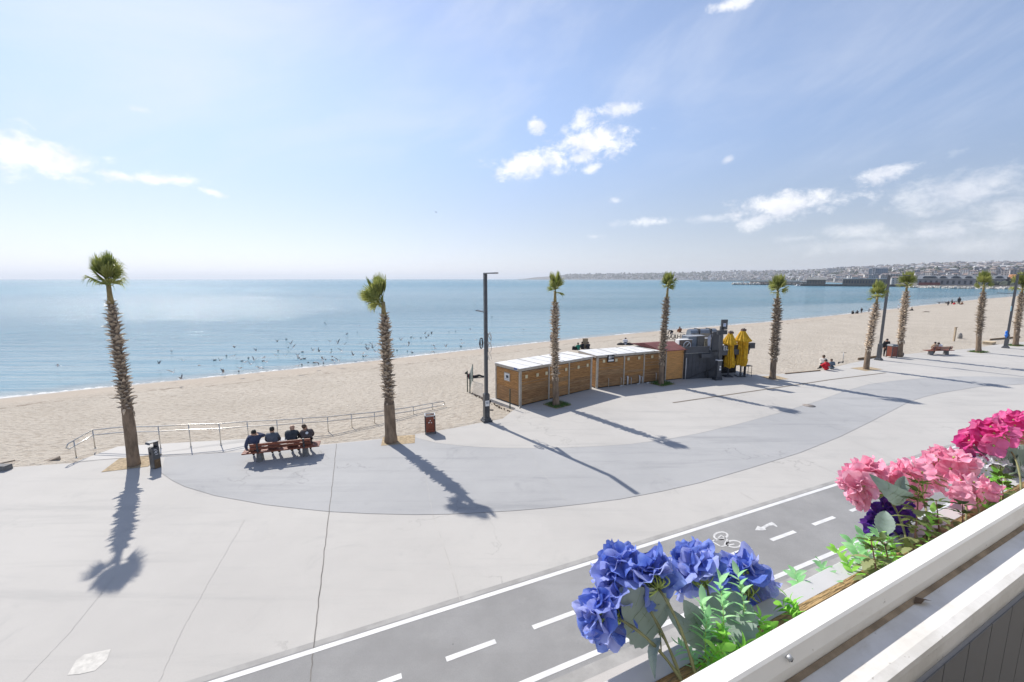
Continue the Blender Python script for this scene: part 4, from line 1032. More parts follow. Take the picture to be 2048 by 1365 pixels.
# air-conditioner box under the fascia, conduit, drain pipe
s_, z_ = kf(1410, 711); m = MB(); m.box((s_, -.16, z_), (1.0, .26, .30)); part('awning_box', m, M_char2, K)
s_, z_ = kf(1369, 735); m = MB(); m.tube([(s_ + .05, -.1, .02), (s_ + .05, -.1, kf(1369, 716)[1])], .028, 7); part('drain_pipe', m, M_pvc, K)
m = MB(); m.tube([(.35, -.12, .08), (1.2, -.06, .35), (2.2, -.05, .62), (2.7, -.05, .95)], .02, 5); part('cable', m, M_black, K)
s_, _z = kf(1411, 748); m = MB(); m.box((s_, -.08, .34), (.16, .12, .34)); m.tube([(s_, -.09, .5), (s_, -.09, 1.4)], .015, 5); part('tap_box', m, M_dark, K)
s_, _z = kf(1420, 747); m = MB(); m.box((s_, -.10, .30), (.50, .16, .5)); part('cabinet', m, M_char2, K)
m = MB(); m.box((LK + .28, .0, kf(1492, 692)[1]), (.5, .2, .44)); m.tube([(LK + .28, -.105, kf(1492, 692)[1]), (LK + .28, -.115, kf(1492, 692)[1])], .09, 12); part('projecting_sign', m, M_char2, K)
zr = z_wall + .07
# roof machines: things that could be lifted off
def roof_thing(u, v, depth):
    r = ray(u, v); s_, z_ = kf(u, v); q = CAFE_A + d4 * 0
    # point at that image column, depth metres behind the front
    o = Vector((0, 0, CAM_H)); P0 = CAFE_A + n4 * depth; t_ = (P0 - o).dot(n4) / r.dot(n4); p_ = o + r * t_
    return (p_ - CAFE_A).dot(d4), p_.z
def kworld(x, y): return CAFE_A + d4 * x + n4 * y
krz = math.atan2(d4.y, d4.x)
s_, _ = roof_thing(1357, 690, .9); T = thing('condenser_unit', 'white condenser with a round fan grille on the kiosk roof', 'air conditioner', (*kworld(max(.55, s_), .9)[:2], zr), krz)
m = MB(); m.box((0, 0, .42), (1.0, .38, .78)); part('casing', m, pmat('condenser_brown', (.17, .135, .11), .6), T)
m = MB(); m.box((0, .05, .83), (1.1, .5, .04)); m.box((-.55, .1, .42), (.08, .45, .8)); part('cover', m, M_white, T)
m = MB(); m.tube([(.08 + .30 * math.cos(i * math.pi / 10), -.205, .40 + .30 * math.sin(i * math.pi / 10)) for i in range(21)], .035, 6); m.tube([(-.12, -.2, .2), (.28, -.2, .6)], .03, 5); part('fan_grille', m, M_white, T)
def duct(name, u, depth, size, mat, label, cat, rnd_top=False):
    s_, _ = roof_thing(u, 685, depth); T = thing(name, label, cat, (*kworld(s_, depth)[:2], zr), krz)
    m = MB(); m.box((0, 0, size[2] / 2 + .08), size); part('casing', m, mat, T)
    m = MB(); m.box((0, 0, size[2] + .095), (size[0] + .06, size[1] + .06, .03)); part('lid', m, M_galv, T)
    for sx in (-1, 1): m = MB(); m.box((sx * size[0] * .35, 0, .04), (.08, size[1], .08)); part('foot', m, M_dark, T)
    return T
M_alu = pmat('zinc_sheet', (.22, .255, .30), .45, .15, 5, metal=.35)
duct('ventilation_box', 1381, 1.3, (1.0, .8, .95), M_alu, 'blue-grey zinc ventilation box on the kiosk roof', 'ventilation box')
duct('ventilation_box', 1397, 1.1, (.60, .6, .98), pmat('dark_zinc', (.15, .15, .145), .6, .2, 5), 'dark grey filter box on the kiosk roof between zinc boxes', 'ventilation box')
duct('ventilation_box', 1413, 1.3, (.75, .6, .72), pmat('olive_zinc', (.24, .23, .18), .6, .3, 4), 'olive weathered filter box on the kiosk roof by the sign blade', 'ventilation box')
s_, _ = roof_thing(1405, 672, 2.4); T = thing('duct_hood', 'rounded zinc duct lying along the back of the kiosk roof', 'duct', (*kworld(s_, 2.4)[:2], zr), krz)
m = MB()
prof = [(-.32, .70), (-.32, 1.1), (-.22, 1.32), (0, 1.42), (.22, 1.32), (.32, 1.1), (.32, .70)]
for x0, x1 in ((-1.3, -.56), (-.54, .52), (.54, 1.15)):
    n_ = len(prof); vs = [(x0, y, z) for y, z in prof] + [(x1, y, z) for y, z in prof]
    m.add(vs, [(i, i + 1, n_ + i + 1, n_ + i) for i in range(n_ - 1)] + [tuple(range(n_))[::-1], tuple(range(n_, 2 * n_)), (0, n_, 2 * n_ - 1, n_ - 1)])
part('duct', m, M_alu, T)
m = MB()
for x in (-1.2, -.55, .53, 1.1): m.box((x, 0, .35), (.06, .5, .7)); 
part('supports', m, M_dark, T)
m = MB()
for x in (-.55, .53): m.box((x, -.02, 1.06), (.07, .70, .78))
part('straps', m, M_dark, T)
s_, _ = roof_thing(1392, 691, .35); T = thing('roof_tray', 'long grey metal tray along the front of the kiosk roof', 'tray', (*kworld(s_, .45)[:2], zr), krz)
m = MB(); m.box((0, 0, .11), (2.3, .5, .22)); part('tray', m, M_galv, T)
for y in (-.15, 0, .15): m = MB(); m.box((0, y, .235), (2.25, .07, .03)); part('rail', m, M_white, T)
# seaward letters standing on the roof, seen from behind
s_, zz_ = roof_thing(1358, 674, 3.1); T = thing('roof_letters', 'dark letters standing on the seaward roof edge seen from behind', 'sign', (*kworld(s_, 3.1)[:2], zr), krz)
hL = max(.2, zz_ - zr)
me = text_mesh('TUE|HAAH', .52, .02, 1.05); me.materials.append(M_black)
part('lettering', me, M_black, T, M=Matrix.Translation((0, 0, hL)) @ Matrix.Rotation(math.pi, 4, 'Z') @ Matrix.Rotation(math.pi / 2, 4, 'X'))
m = MB()
for x in (-1.1, -.4, .4, 1.1): m.box((x, -.03, hL / 2), (.03, .03, hL))
m.box((0, -.03, hL - .22), (2.5, .03, .03)); part('support_rail', m, M_dark, T)

# ================================================================== closed parasols, sign post, stools
M_yel = pmat('yellow_canvas', (.66, .36, .012), .75, .25, 5, .5, 18, col2=(.74, .44, .02))
def parasol(u, v, v_top, label, seed, sc, drop):
    p = G(u, v); h = HZ(p, v_top); rnd = random.Random(seed)
    t = thing('closed_parasol', label, 'parasol', (p.x, p.y, 0), 0, 'closed yellow parasols at the kiosk')
    m = MB(); m.box((0, 0, .035), (.6, .6, .07)); part('base', m, M_dark, t)
    m = MB(); m.box((0, 0, h / 2), (.075, .075, h)); part('mast', m, M_dark, t)
    m = MB(); m.box((0, 0, h - .06), (.30, .26, .16)); part('cap', m, pmat('parasol_cap', (.12, .075, .06), .7), t)
    for k, x in enumerate((-.06, .06)): mm = MB(); mm.box((x, 0, h + .02), (.05, .06, .14)); part('finial', mm, M_dark, t)
    # furled canvas: pleated lathe with a flared collar
    n = 30; m = MB(); vs = []; prof = [(h - .12, .14), (h - .35, .26), (h - .62, .40), (h - .86, .52), (h - .95, .48), (h - .98, .30), (h - 1.3, .27), (h - 1.9, .30), (h - 2.5, .33), (drop + .5, .36), (drop + .2, .34), (drop, .30)]
    for i, (z, r) in enumerate(prof):
        for j in range(n):
            a = 2 * math.pi * j / n; pl = .16 * (1 if j % 2 else -1) * (1 if i > 4 else .45)
            rr = r * sc * (1 + pl + .22 * mnoise.noise(Vector((math.cos(a) * 1.6 + seed, math.sin(a) * 1.6, z * .9))))
            zz = z + (.12 * mnoise.noise(Vector((math.cos(a) * 2, math.sin(a) * 2 + seed, 3.3))) if i in (3, 4) or i > 9 else 0)
            vs.append((rr * math.cos(a) - .05 * math.sin(z * 1.7 + seed), rr * math.sin(a) * .9, zz))
    k = len(prof); m.add(vs, [(i * n + j, i * n + (j + 1) % n, (i + 1) * n + (j + 1) % n, (i + 1) * n + j)[::-1] for i in range(k - 1) for j in range(n)], 0, False)
    part('canopy', m, M_yel, t)
    for k in range(6):       # loose hanging corners
        a = k * 1.05 + seed; c_ = Vector((math.cos(a), math.sin(a) * .8, 0)); z0 = rnd.uniform(1.0, 2.2); L_ = rnd.uniform(.7, 1.2); s_ = Vector((-c_.y, c_.x, 0)) * rnd.uniform(.10, .2)
        q = c_ * .30 * sc; m = MB(); m.add([q + Vector((0, 0, z0 + L_)), q + s_ * .6 + c_ * .08 + Vector((0, 0, z0 + L_ * .5)), q + s_ + c_ * .14 + Vector((0, 0, z0)), q - s_ + c_ * .10 + Vector((0, 0, z0 - .1)), q - s_ * .6 + c_ * .06 + Vector((0, 0, z0 + L_ * .5))], [(0, 1, 2, 3, 4)]); part('canvas_fold', m, M_yel, t)
    m = MB(); m.tube([(.34 * sc * math.cos(q * .5), .32 * sc * math.sin(q * .5), h * .45 + .03 * math.sin(q)) for q in range(14)], .012, 5); part('tie_strap', m, M_yel, t)
    return t
parasol(1455.5, 753.5, 664, 'closed yellow parasol nearer the sign post, furled tightly', 3, 1.0, .75)
parasol(1480, 753, 659, 'closed yellow parasol nearer the bar stool, furled loosely', 8, 1.12, .85)
p = G(1434, 760); hS = HZ(p, 640); t = thing('sign_post', 'charcoal sign post with a white symbol plate before the kiosk', 'sign', (p.x, p.y, 0), R(14))
m = MB(); m.box((0, 0, .11), (.58, .40, .22)); part('base', m, M_dark, t)
m = MB(); m.box((.04, 0, .22 + .62), (.36, .26, 1.26)); part('pedestal', m, M_pole, t)
m = MB(); m.box((.04, -.02, 1.50), (.40, .28, .06)); part('cap', m, M_white, t)
for z_, s_ in ((1.02, .12), (.82, .15)): m = MB(); m.box((.1, -.134, z_), (s_, .006, s_)); part('sticker', m, M_white, t)
m = MB(); m.box((.10, 0, (1.5 + hS - .5) / 2), (.24, .16, hS - 2.0)); part('pole', m, M_pole, t)
m = MB(); m.box((.12, -.02, hS - .93), (.78, .2, .30)); part('crossbar', m, M_dark, t)
m = MB(); m.box((.26, -.03, hS - .36), (.52, .10, .74)); pl = part('sign_plate', m, M_pole, t)
m = MB(); m.box((.26, -.083, hS - .38), (.22, .006, .24)); pz = part('symbol', m, pmat('pale_blue_plate', (.60, .66, .78), .5), pl)
m = MB(); m.box((.26, -.088, hS - .38), (.025, .005, .22)); m.box((.26, -.0885, hS - .36), (.14, .005, .025)); part('symbol_cross', m, pmat('blue_ink', (.10, .18, .40), .5), pz)
p = G(1492.5, 752.5); t = thing('bar_stool', 'tall black metal bar stool with a thin back beside the kiosk', 'stool', (p.x, p.y, 0), R(8))
m = MB(); m.box((0, 0, .82), (.62, .45, .035)); part('seat', m, M_black, t)
for x, y in ((-.28, -.2), (.28, -.2), (.28, .2), (-.28, .2)): m = MB(); m.tube([(x, y, 0), (x * .95, y * .95, .81)], .018, 6); part('leg', m, M_black, t)
m = MB(); m.tube([(-.28, .2, .83), (-.27, .22, 1.5), (-.05, .22, 1.5), (-.06, .2, .83)], .016, 6); part('backrest', m, M_black, t)
m = MB(); m.tube([(-.27, -.19, .3), (.27, -.19, .3), (.27, .19, .3), (-.27, .19, .3), (-.27, -.19, .3)], .012, 5); part('footrest', m, M_black, t)

# ================================================================== fence panel by the cabin
M_green = pmat('green_post', (.025, .05, .035), .6)
fp = [G(935, 783, -.2), G(940, 786, -.2), G(945.5, 762, -.25)]
T = thing('wire_fence', 'short wire mesh fence panel on green posts beside the lamp with the notice', 'fence', (fp[1].x, fp[1].y, -.2))
loc = Vector(T.location); tops = []
for q, vt in zip(fp, (742, 747, 729)):
    h_ = HZ(q, vt); tops.append(Vector((q.x, q.y, h_))); m = MB(); m.tube([q - loc - Vector((0, 0, .1)), Vector((q.x, q.y, h_)) - loc], .035, 8); part('post', m, M_green, T)
m = MB()
A0, A1, B0, B1_ = fp[1], tops[1], fp[2], tops[2]
for i in range(13):
    k = i / 12; m.tube([A0.lerp(B0, k) - loc + Vector((0, 0, .25)), A1.lerp(B1_, k) - loc], .007, 4)
for i in range(12):
    k = i / 11; m.tube([A0.lerp(A1, .14 + .86 * k) - loc, B0.lerp(B1_, .14 + .86 * k) - loc], .007, 4)
part('wire_mesh', m, pmat('pale_green_wire', (.25, .30, .27), .5), T)
q = G(1020, 818, -.05); h_ = HZ(q, 780) + .05; b = MB(); b.tube([(0, 0, 0), (0, 0, h_)], .035, 8); b.tube([(0, 0, h_), (0, 0, h_ + .03)], .045, 8)
tag(part('fence_post', b, M_green, None, (q.x, q.y, -.05)), 'single dark green fence post standing by the cabin end wall', 'post')
b = MB(); rnd = random.Random(5)
for i in range(60):
    q = G(942, 788, -.2).lerp(G(1018, 822, -.1), rnd.random()); q += Vector((rnd.uniform(-.1, .1), rnd.uniform(-.1, .1), 0)); b.ellipsoid((q.x, q.y, -.17 + .03 * rnd.random()), (rnd.uniform(.02, .07), rnd.uniform(.02, .06), .03), 6, 4)
tag(part('seaweed_scraps', b, pmat('dark_scraps', (.09, .06, .04), .9), None), 'dark line of twigs and scraps on the sand below the fence', 'debris', kind='stuff')
# ================================================================== people
M_skin = pmat('skin', (.42, .25, .17), .55, .1, 9)
M_hair = pmat('dark_hair', (.02, .016, .013), .6, .3, 30)
M_hairb = pmat('brown_hair', (.08, .05, .03), .6, .3, 30)
M_grey = pmat('grey_hair', (.22, .20, .18), .6, .3, 30)
M_shoe = pmat('shoes', (.025, .024, .024), .5)
def cloth(name, c): return pmat('cloth_' + name, c, .85, .18, 7, .25, 30)
POSES = {
 'stand': dict(pel=(0, 0, .93), chest=(0, .0, 1.24), neck=(0, .0, 1.44), head=(0, .03, 1.58), top=(0, .02, 1.68), sh=(.18, 0, 1.39), el=(.235, -.03, 1.12), wr=(.24, .07, .88), hd=(.235, .11, .79), hip=(.09, 0, .90), kn=(.10, .02, .48), an=(.10, -.02, .08), toe=(.12, .15, .03)),
 'sit': dict(pel=(0, 0, .54), chest=(0, .10, .86), neck=(0, .17, 1.05), head=(0, .22, 1.18), top=(0, .23, 1.28), sh=(.19, .12, 1.0), el=(.26, .26, .76), wr=(.16, .42, .64), hd=(.10, .48, .60), hip=(.10, .02, .52), kn=(.14, .44, .52), an=(.13, .42, .09), toe=(.14, .60, .04)),
 'sit_up': dict(pel=(0, 0, .54), chest=(0, .0, .88), neck=(0, .04, 1.09), head=(0, .07, 1.23), top=(0, .06, 1.33), sh=(.19, .02, 1.04), el=(.25, .12, .77), wr=(.16, .32, .66), hd=(.11, .38, .62), hip=(.10, .02, .52), kn=(.13, .44, .52), an=(.13, .46, .09), toe=(.14, .63, .04)),
 'ground': dict(pel=(0, 0, .13), chest=(0, .05, .46), neck=(0, .10, .65), head=(0, .14, .78), top=(0, .14, .88), sh=(.17, .07, .60), el=(.23, .25, .42), wr=(.12, .42, .42), hd=(.06, .47, .40), hip=(.10, .02, .13), kn=(.14, .38, .44), an=(.12, .52, .09), toe=(.12, .67, .04)),
 'lie': dict(pel=(0, 0, .13), chest=(0, -.34, .22), neck=(0, -.50, .34), head=(0, -.58, .44), top=(0, -.60, .54), sh=(.18, -.44, .30), el=(.26, -.46, .09), wr=(.24, -.22, .06), hd=(.24, -.14, .05), hip=(.09, .05, .12), kn=(.11, .42, .22), an=(.11, .78, .08), toe=(.12, .86, .14)),
 'bend': dict(pel=(0, 0, .55), chest=(0, .30, .70), neck=(0, .48, .72), head=(0, .60, .70), top=(0, .67, .74), sh=(.17, .42, .70), el=(.2, .48, .44), wr=(.15, .58, .25), hd=(.13, .62, .17), hip=(.1, .0, .53), kn=(.14, .24, .34), an=(.12, .02, .08), toe=(.13, .18, .04)),
}
def person(label, pose, loc, rz, top, bottom, hair=M_hair, sc=1.0, tweak=None, coat=False, hands=False, logo=False, group=None, width=1.0, hood=False):
    J = {k: Vector(v) for k, v in POSES[pose].items()}
    for k in ('sh', 'el', 'wr', 'hd', 'hip', 'kn', 'an', 'toe'):
        v = J.pop(k); J[k + 'R'] = v.copy(); J[k + 'L'] = Vector((-v.x, v.y, v.z))
    for k, v in (tweak or {}).items(): J[k] = J[k] + Vector(v)
    names = list(J); V = [J[k] for k in names]; ix = {k: i for i, k in enumerate(names)}
    rad = dict(pel=(.155, .125), chest=(.185, .125), neck=(.062, .065), head=(.088, .105), top=(.062, .072))
    for s in 'RL': rad.update({'sh' + s: (.085, .08), 'el' + s: (.058, .058), 'wr' + s: (.038, .04), 'hd' + s: (.034, .048), 'hip' + s: (.105, .105), 'kn' + s: (.07, .07), 'an' + s: (.05, .055), 'toe' + s: (.042, .035)})
    if coat:
        for k in ('pel', 'chest', 'shR', 'shL', 'elR', 'elL', 'hipR', 'hipL'): rad[k] = (rad[k][0] * 1.22, rad[k][1] * 1.2)
    E_ = [('pel', 'chest'), ('chest', 'neck'), ('neck', 'head'), ('head', 'top')]
    for s in 'RL': E_ += [('chest', 'sh' + s), ('sh' + s, 'el' + s), ('el' + s, 'wr' + s), ('wr' + s, 'hd' + s), ('pel', 'hip' + s), ('hip' + s, 'kn' + s), ('kn' + s, 'an' + s), ('an' + s, 'toe' + s)]
    Rr = [rad[k] for k in names]; Ed = [(ix[a], ix[b_]) for a, b_ in E_]; tags_ = list(names)
    def extra(p, par, r, nm): V.append(p); Rr.append((r, r)); tags_.append(nm); Ed.append((par, len(V) - 1)); return len(V) - 1
    f = (J['head'] - J['neck']).normalized(); fw = Vector((0, 1, 0)) - f * f.y; fw.normalize(); sd = fw.cross(f)
    extra(J['head'] + fw * .115 - f * .01, ix['head'], .016, 'nose')
    for s in (1, -1): extra(J['head'] + sd * s * .098, ix['head'], .018, 'ear')
    if hands:
        for s in 'RL':
            w, h_ = J['wr' + s], J['hd' + s]; d = (h_ - w).normalized(); x = d.cross(Vector((0, 0, 1))); x.normalize(); dn = x.cross(d)
            if dn.z > 0: dn = -dn
            for j, (o_, l_) in enumerate(((-.030, .062), (-.010, .072), (.010, .068), (.030, .052))):
                a = extra(h_ + x * o_ + d * (.030 + l_ * .4), ix['hd' + s], .010, 'hd' + s); extra(h_ + x * o_ + d * (.03 + l_ * .75) + dn * .025, a, .008, 'hd' + s)
            a = extra(h_ + x * (-.05 if s == 'R' else .05) + d * .01, ix['hd' + s], .011, 'hd' + s); extra(h_ + x * (-.055 if s == 'R' else .055) + d * .04 + dn * .015, a, .009, 'hd' + s)
    me = bpy.data.meshes.new('person_body'); me.from_pydata([v * sc for v in V], Ed, [])
    o = link(bpy.data.objects.new('person', me)); o.location = loc; o.rotation_euler = (0, 0, rz)
    tag(o, label, 'person', group)
    o.modifiers.new('skin', 'SKIN'); sv = me.skin_vertices[0].data
    for i, r in enumerate(Rr): sv[i].radius = (r[0] * sc * width, r[1] * sc * width)
    sv[ix['pel']].use_root = True
    sub = o.modifiers.new('sub', 'SUBSURF'); sub.levels = 1; sub.render_levels = 1
    zone = {}
    for k in tags_:
        if k in ('head', 'top', 'nose', 'ear') or k[:2] in ('hd',): zone[k] = 1
        elif k[:3] == 'toe' or k[:2] == 'an': zone[k] = 3
        elif k[:2] in ('kn',) or (k[:3] == 'hip'): zone[k] = 2 if not (coat and k[:3] == 'hip') else 0
        elif k[:2] == 'wr': zone[k] = 0
        else: zone[k] = 0
    # sample points on the bones carry the zone
    smp = []
    for a, b_ in Ed:
        for k in (0, .33, .67, 1):
            za = zone[tags_[a]] if k < .5 else zone[tags_[b_]]
            if tags_[a][:2] == 'wr' or tags_[b_][:2] == 'wr': za = 0 if (tags_[b_][:2] == 'wr' or k < .3) else 1
            if tags_[a][:2] == 'kn' and tags_[b_][:2] == 'an': za = 2 if k < .9 else 3
            if tags_[a] == 'neck' and tags_[b_] == 'head': za = 0 if k < .2 else 1
            smp.append((V[a].lerp(V[b_], k) * sc, za))
    PEOPLE.append((o, [top, M_skin, bottom, M_shoe], smp))
    # hair cap
    if hair is not None:
        m = MB(); c = (J['head'] + f * .035 - fw * .012) * sc; Mh = Matrix((sd, fw, f)).transposed()
        Mh = Mh.to_4x4() @ Matrix.Rotation(R(30), 4, 'X')
        m.ellipsoid(c, (.098 * sc, .112 * sc, .112 * sc), 12, 7, M=Mh, zmin=-.45)
        part('hair', m, hair, o)
    if hood:
        m = MB(); c = (J['neck'] - Vector((0, .05, -.02))) * sc; m.ellipsoid(c, (.12 * sc, .10 * sc, .09 * sc), 10, 6); part('hood', m, top, o)
    if logo:
        m = MB(); d = (J['neck'] - J['chest']).normalized(); bk = Vector((0, -1, 0)); bk -= d * bk.dot(d); bk.normalize(); x = d.cross(bk)
        c = J['chest'] + bk * .192 + d * .06
        m.add([c + x * (.06 * math.cos(q * math.pi / 5)) + d * (.055 * math.sin(q * math.pi / 5)) for q in range(10)], [tuple(range(10))]); part('jacket_print', m, pmat('pale_print', (.62, .66, .72), .6), o)
    return o
PEOPLE = []
navy = cloth('navy', (.05, .062, .115)); slate = cloth('slate', (.10, .115, .145)); black = cloth('black', (.02, .021, .024)); char = cloth('char', (.04, .04, .045)); denim = cloth('denim', (.05, .08, .15)); maroon = cloth('maroon', (.09, .02, .03)); cream = cloth('cream', (.60, .56, .50)); red = cloth('red', (.55, .015, .03)); green = cloth('green', (.02, .22, .15)); blue = cloth('blue', (.10, .2, .42)); white = cloth('white', (.66, .67, .70)); tan = cloth('tan', (.42, .30, .20)); brown = cloth('brown', (.22, .09, .04)); steelc = cloth('steel', (.10, .14, .18)); ltgrey = cloth('lightgrey', (.40, .40, .41))
def bench_seat(x, y=.02): c_, s_ = math.cos(bench_rz), math.sin(bench_rz); return (bc.x + x * c_ - y * s_, bc.y + x * s_ + y * c_, 0.0)
grp = 'people sitting on the long bench'
person('person in navy jacket leaning an arm on the bench end', 'sit_up', bench_seat(-1.02), bench_rz + R(8), navy, black, M_hair, 1.0, dict(chest=(-.03, -.08, -.02), neck=(-.02, -.06, -.03), head=(-.01, -.04, -.05), top=(-.01, -.04, -.05), elL=(-.06, -.26, -.05), wrL=(-.12, -.44, -.12), hdL=(-.12, -.46, -.12), elR=(.12, .05, .2), wrR=(-.05, -.05, .42), hdR=(-.08, -.05, .46)), True, True, group=grp, width=1.05)
person('person in grey suit jacket sitting upright on the bench', 'sit_up', bench_seat(-.36), bench_rz + R(2), slate, char, M_hair, 1.0, None, True, True, group=grp)
person('bald person in dark leather jacket bent forward on the bench', 'sit', bench_seat(.36), bench_rz - R(4), cloth('leather', (.038, .045, .055)), black, None, 1.02, dict(chest=(0, -.04, 0)), True, True, group=grp, width=1.1)
person('person in dark jacket with a pale print on its back on the bench', 'sit', bench_seat(.96), bench_rz + R(12), cloth('darkbrown', (.075, .06, .062)), black, M_hairb, 1.0, dict(head=(-.06, 0, -.01), top=(-.08, 0, -.01)), True, True, True, grp, 1.08)
# other bench
def b2(x, y=.02): c_, s_ = math.cos(B2_rz), math.sin(B2_rz); return (qc.x + x * c_ - y * s_, qc.y + x * s_ + y * c_, 0.0)
person('person in tan top leaning forward on the farther bench', 'sit', b2(-.28), B2_rz - R(20), tan, brown, M_hair, .95, None, False, False)
person('person in white top leaning against a companion on the farther bench', 'sit_up', b2(.22), B2_rz + R(25), white, brown, M_hair, .95, dict(neck=(-.08, .05, -.04), head=(-.14, .08, -.08), top=(-.18, .08, -.10)))
# standing and sitting near the promenade edge
p = G(1770, 713.5, -.1); person('person in a long dark coat standing behind the second lamp post', 'stand', (p.x, p.y, -.1), R(160), black, black, M_hair, 1.04, dict(hipR=(.0, 0, 0)), True, False, width=1.15, hood=True)
p = G(1645, 736, -.1); person('person in cream top crouched on the sand edge beside a red jacket', 'ground', (p.x, p.y, -.05), R(-40), cream, cloth('grey', (.2, .2, .2)), M_hairb, 1.15, None, True)
p = G(1653, 741); person('person in bright red jacket sitting on the promenade edge', 'ground', (p.x, p.y, .0), R(25), red, black, M_hair, .98, None, True, width=1.15)
p = G(1664, 739); person('person in grey-blue top sitting next to a red jacket', 'ground', (p.x, p.y, .0), R(10), steelc, black, M_hairb, .95, None, True)
# at the waterline
p = G(1103, 688.5, -.9); person('child in maroon clothes standing at the waterline', 'stand', (p.x, p.y, -.86), R(-20), maroon, maroon, M_hair, .80)
p = G(948, 757, -.35); person('person in dark maroon lying back on the sand behind the fence', 'lie', (p.x, p.y, -.35), R(-75), maroon, black, M_hair, 1.0)
p = G(1157, 702, -.5); person('person in green top sitting by a dark beach bag', 'ground', (p.x, p.y, -.5), R(20), green, black, M_hair, 1.0)
p = G(1165, 700, -.5); person('person in black sitting to one side of the upright wooden board', 'ground', (p.x, p.y, -.5), R(15), black, black, M_hair, 1.0)
p = G(1176.5, 700, -.5); person('person in dark jacket sitting on the far side of the upright wooden board', 'ground', (p.x, p.y, -.5), R(5), char, black, M_hair, 1.0)
p = G(1171, 699, -.5); b = MB(); b.box((0, 0, .62), (.62, .06, 1.2)); b.box((-.2, .2, .4), (.05, .4, .05)); b.box((.2, .2, .4), (.05, .4, .05)); b.box((0, .42, .42), (.6, .05, .06))
tag(part('wooden_board', b, pmat('pale_board', (.34, .27, .18), .85, .2, 6), None, (p.x, p.y + .25, -.5)), 'upright pale wooden board on the sand between two seated people', 'board')
p = G(1150.5, 701, -.5); b = MB(); b.box((0, 0, .22), (.75, .35, .44), taper=.85); b.tube([(-.2, 0, .42), (-.1, 0, .6), (.1, 0, .6), (.2, 0, .42)], .02, 5)
tag(part('beach_bag', b, black, None, (p.x, p.y, -.5)), 'dark beach bag beside the person in green', 'bag')
p = G(1250, 692, -.55); person('person in white and blue bent over on the sand', 'ground', (p.x, p.y, -.55), R(-20), white, denim, M_hair, 1.15, dict(chest=(.0, .1, -.03), neck=(0, .16, -.06), head=(0, .2, -.1), top=(0, .22, -.12)), True)
for u_, lab in ((1241.5, 'dark bag lying to the cabin side of the person in white and blue'), (1258.5, 'dark bag lying to the kiosk side of the person in white and blue')):
    p = G(u_, 692, -.55); b = MB(); b.ellipsoid((0, 0, .17), (.5, .28, .2), 10, 6); b.tube([(-.2, 0, .3), (0, 0, .45), (.2, 0, .3)], .02, 5)
    tag(part('travel_bag', b, black, None, (p.x, p.y, -.55)), lab, 'bag')
p = G(1337, 671, -.6); person('person in dark coat crouching near the waterline behind the kiosk', 'bend', (p.x + .5, p.y, -.6), R(120), black, denim, M_hair, 1.0, None, True)
p = G(1360, 667, -.6); person('person in rust-brown top sitting alone near the waterline', 'ground', (p.x, p.y, -.6), R(10), brown, brown, M_hairb, 1.1, None, True)
# far along the beach
FAR = [(1704.5, 629, 'ground', black, 1.0, 'person in black sitting at the waterline, first of a seated pair'), (1715, 628.5, 'ground', char, 1.0, 'person in charcoal sitting at the waterline, second of a seated pair'),
       (1722.5, 627.5, 'stand', black, .82, 'child in black standing in the shallows behind the seated pair'), (1737.5, 625.5, 'stand', ltgrey, .62, 'small child in grey standing in the shallows beside a palm'),
       (1796, 620.5, 'stand', white, .8, 'person in white standing at the waterline between two palms'), (1824.5, 624.5, 'ground', black, 1.25, 'person in black sitting on the sand before the low jetty'),
       (1895.5, 613.5, 'stand', char, .98, 'person in charcoal walking below the low jetty'), (1903, 610.5, 'stand', black, 1.05, 'person in black standing on the sand beside a crouching red figure'),
       (1917, 610.5, 'stand', black, 1.5, 'tall person in a black coat at the end of the low jetty'), (1908, 611.5, 'ground', red, 1.2, 'person in red crouching by the low jetty'), (1924.5, 611.8, 'ground', brown, 1.3, 'person in brown sitting at the end of the low jetty')]
for u, v, po, mt, s_, lab in FAR:
    z = -.8; p = G(u, v, z); person(lab, po, (p.x, p.y, z), R(random.Random(u).uniform(-60, 60)), mt, black, M_hair, s_ * 1.0, None, True)
p = G(1853, 627, -.7); b = MB(); b.tube([(-1.4, 0, .1), (-.4, .05, .22), (.5, 0, .2), (1.5, .1, .08)], [.12, .24, .22, .08], 8); tag(part('driftwood_log', b, pmat('dark_log', (.08, .055, .04), .9), None, (p.x, p.y, -.7)), 'dark driftwood log lying on the sand far along the beach', 'log')
p0, p1 = G(1876, 607.5, -.6), G(1921, 606.5, -.6); T = thing('jetty', 'low dark timber jetty at the waterline far along the beach', 'jetty', (p0.x, p0.y, -.9)); q = p1 - p0
m = MB(); m.bar((0, 0, .75), (q.x, q.y, .75), 1.4, .14); part('deck', m, pmat('jetty_timber', (.06, .05, .045), .9), T)
for k in (.05, .35, .65, .95): m = MB(); m.tube([(q.x * k, q.y * k, -.6), (q.x * k, q.y * k, .75)], .12, 7); part('pile', m, pmat('jetty_timber', (.06, .05, .045)), T)
# kick scooter at the promenade edge
p = G(1681, 728, -.02); T = thing('kick_scooter', 'black kick scooter parked at the promenade edge near the red jacket', 'scooter', (p.x, p.y, 0), R(30))
for x in (-.35, .42): m = MB(); m.tube([(x, -.025, .1), (x, .025, .1)], .1, 14); part('wheel', m, M_black, T)
m = MB(); m.box((0, 0, .12), (.62, .14, .035)); part('deck', m, M_dark, T)
m = MB(); m.tube([(.42, 0, .12), (.36, 0, .98)], .024, 7); part('stem', m, M_galv, T)
m = MB(); m.tube([(.36, -.22, .98), (.36, .22, .98)], .018, 6); part('handlebar', m, M_black, T)
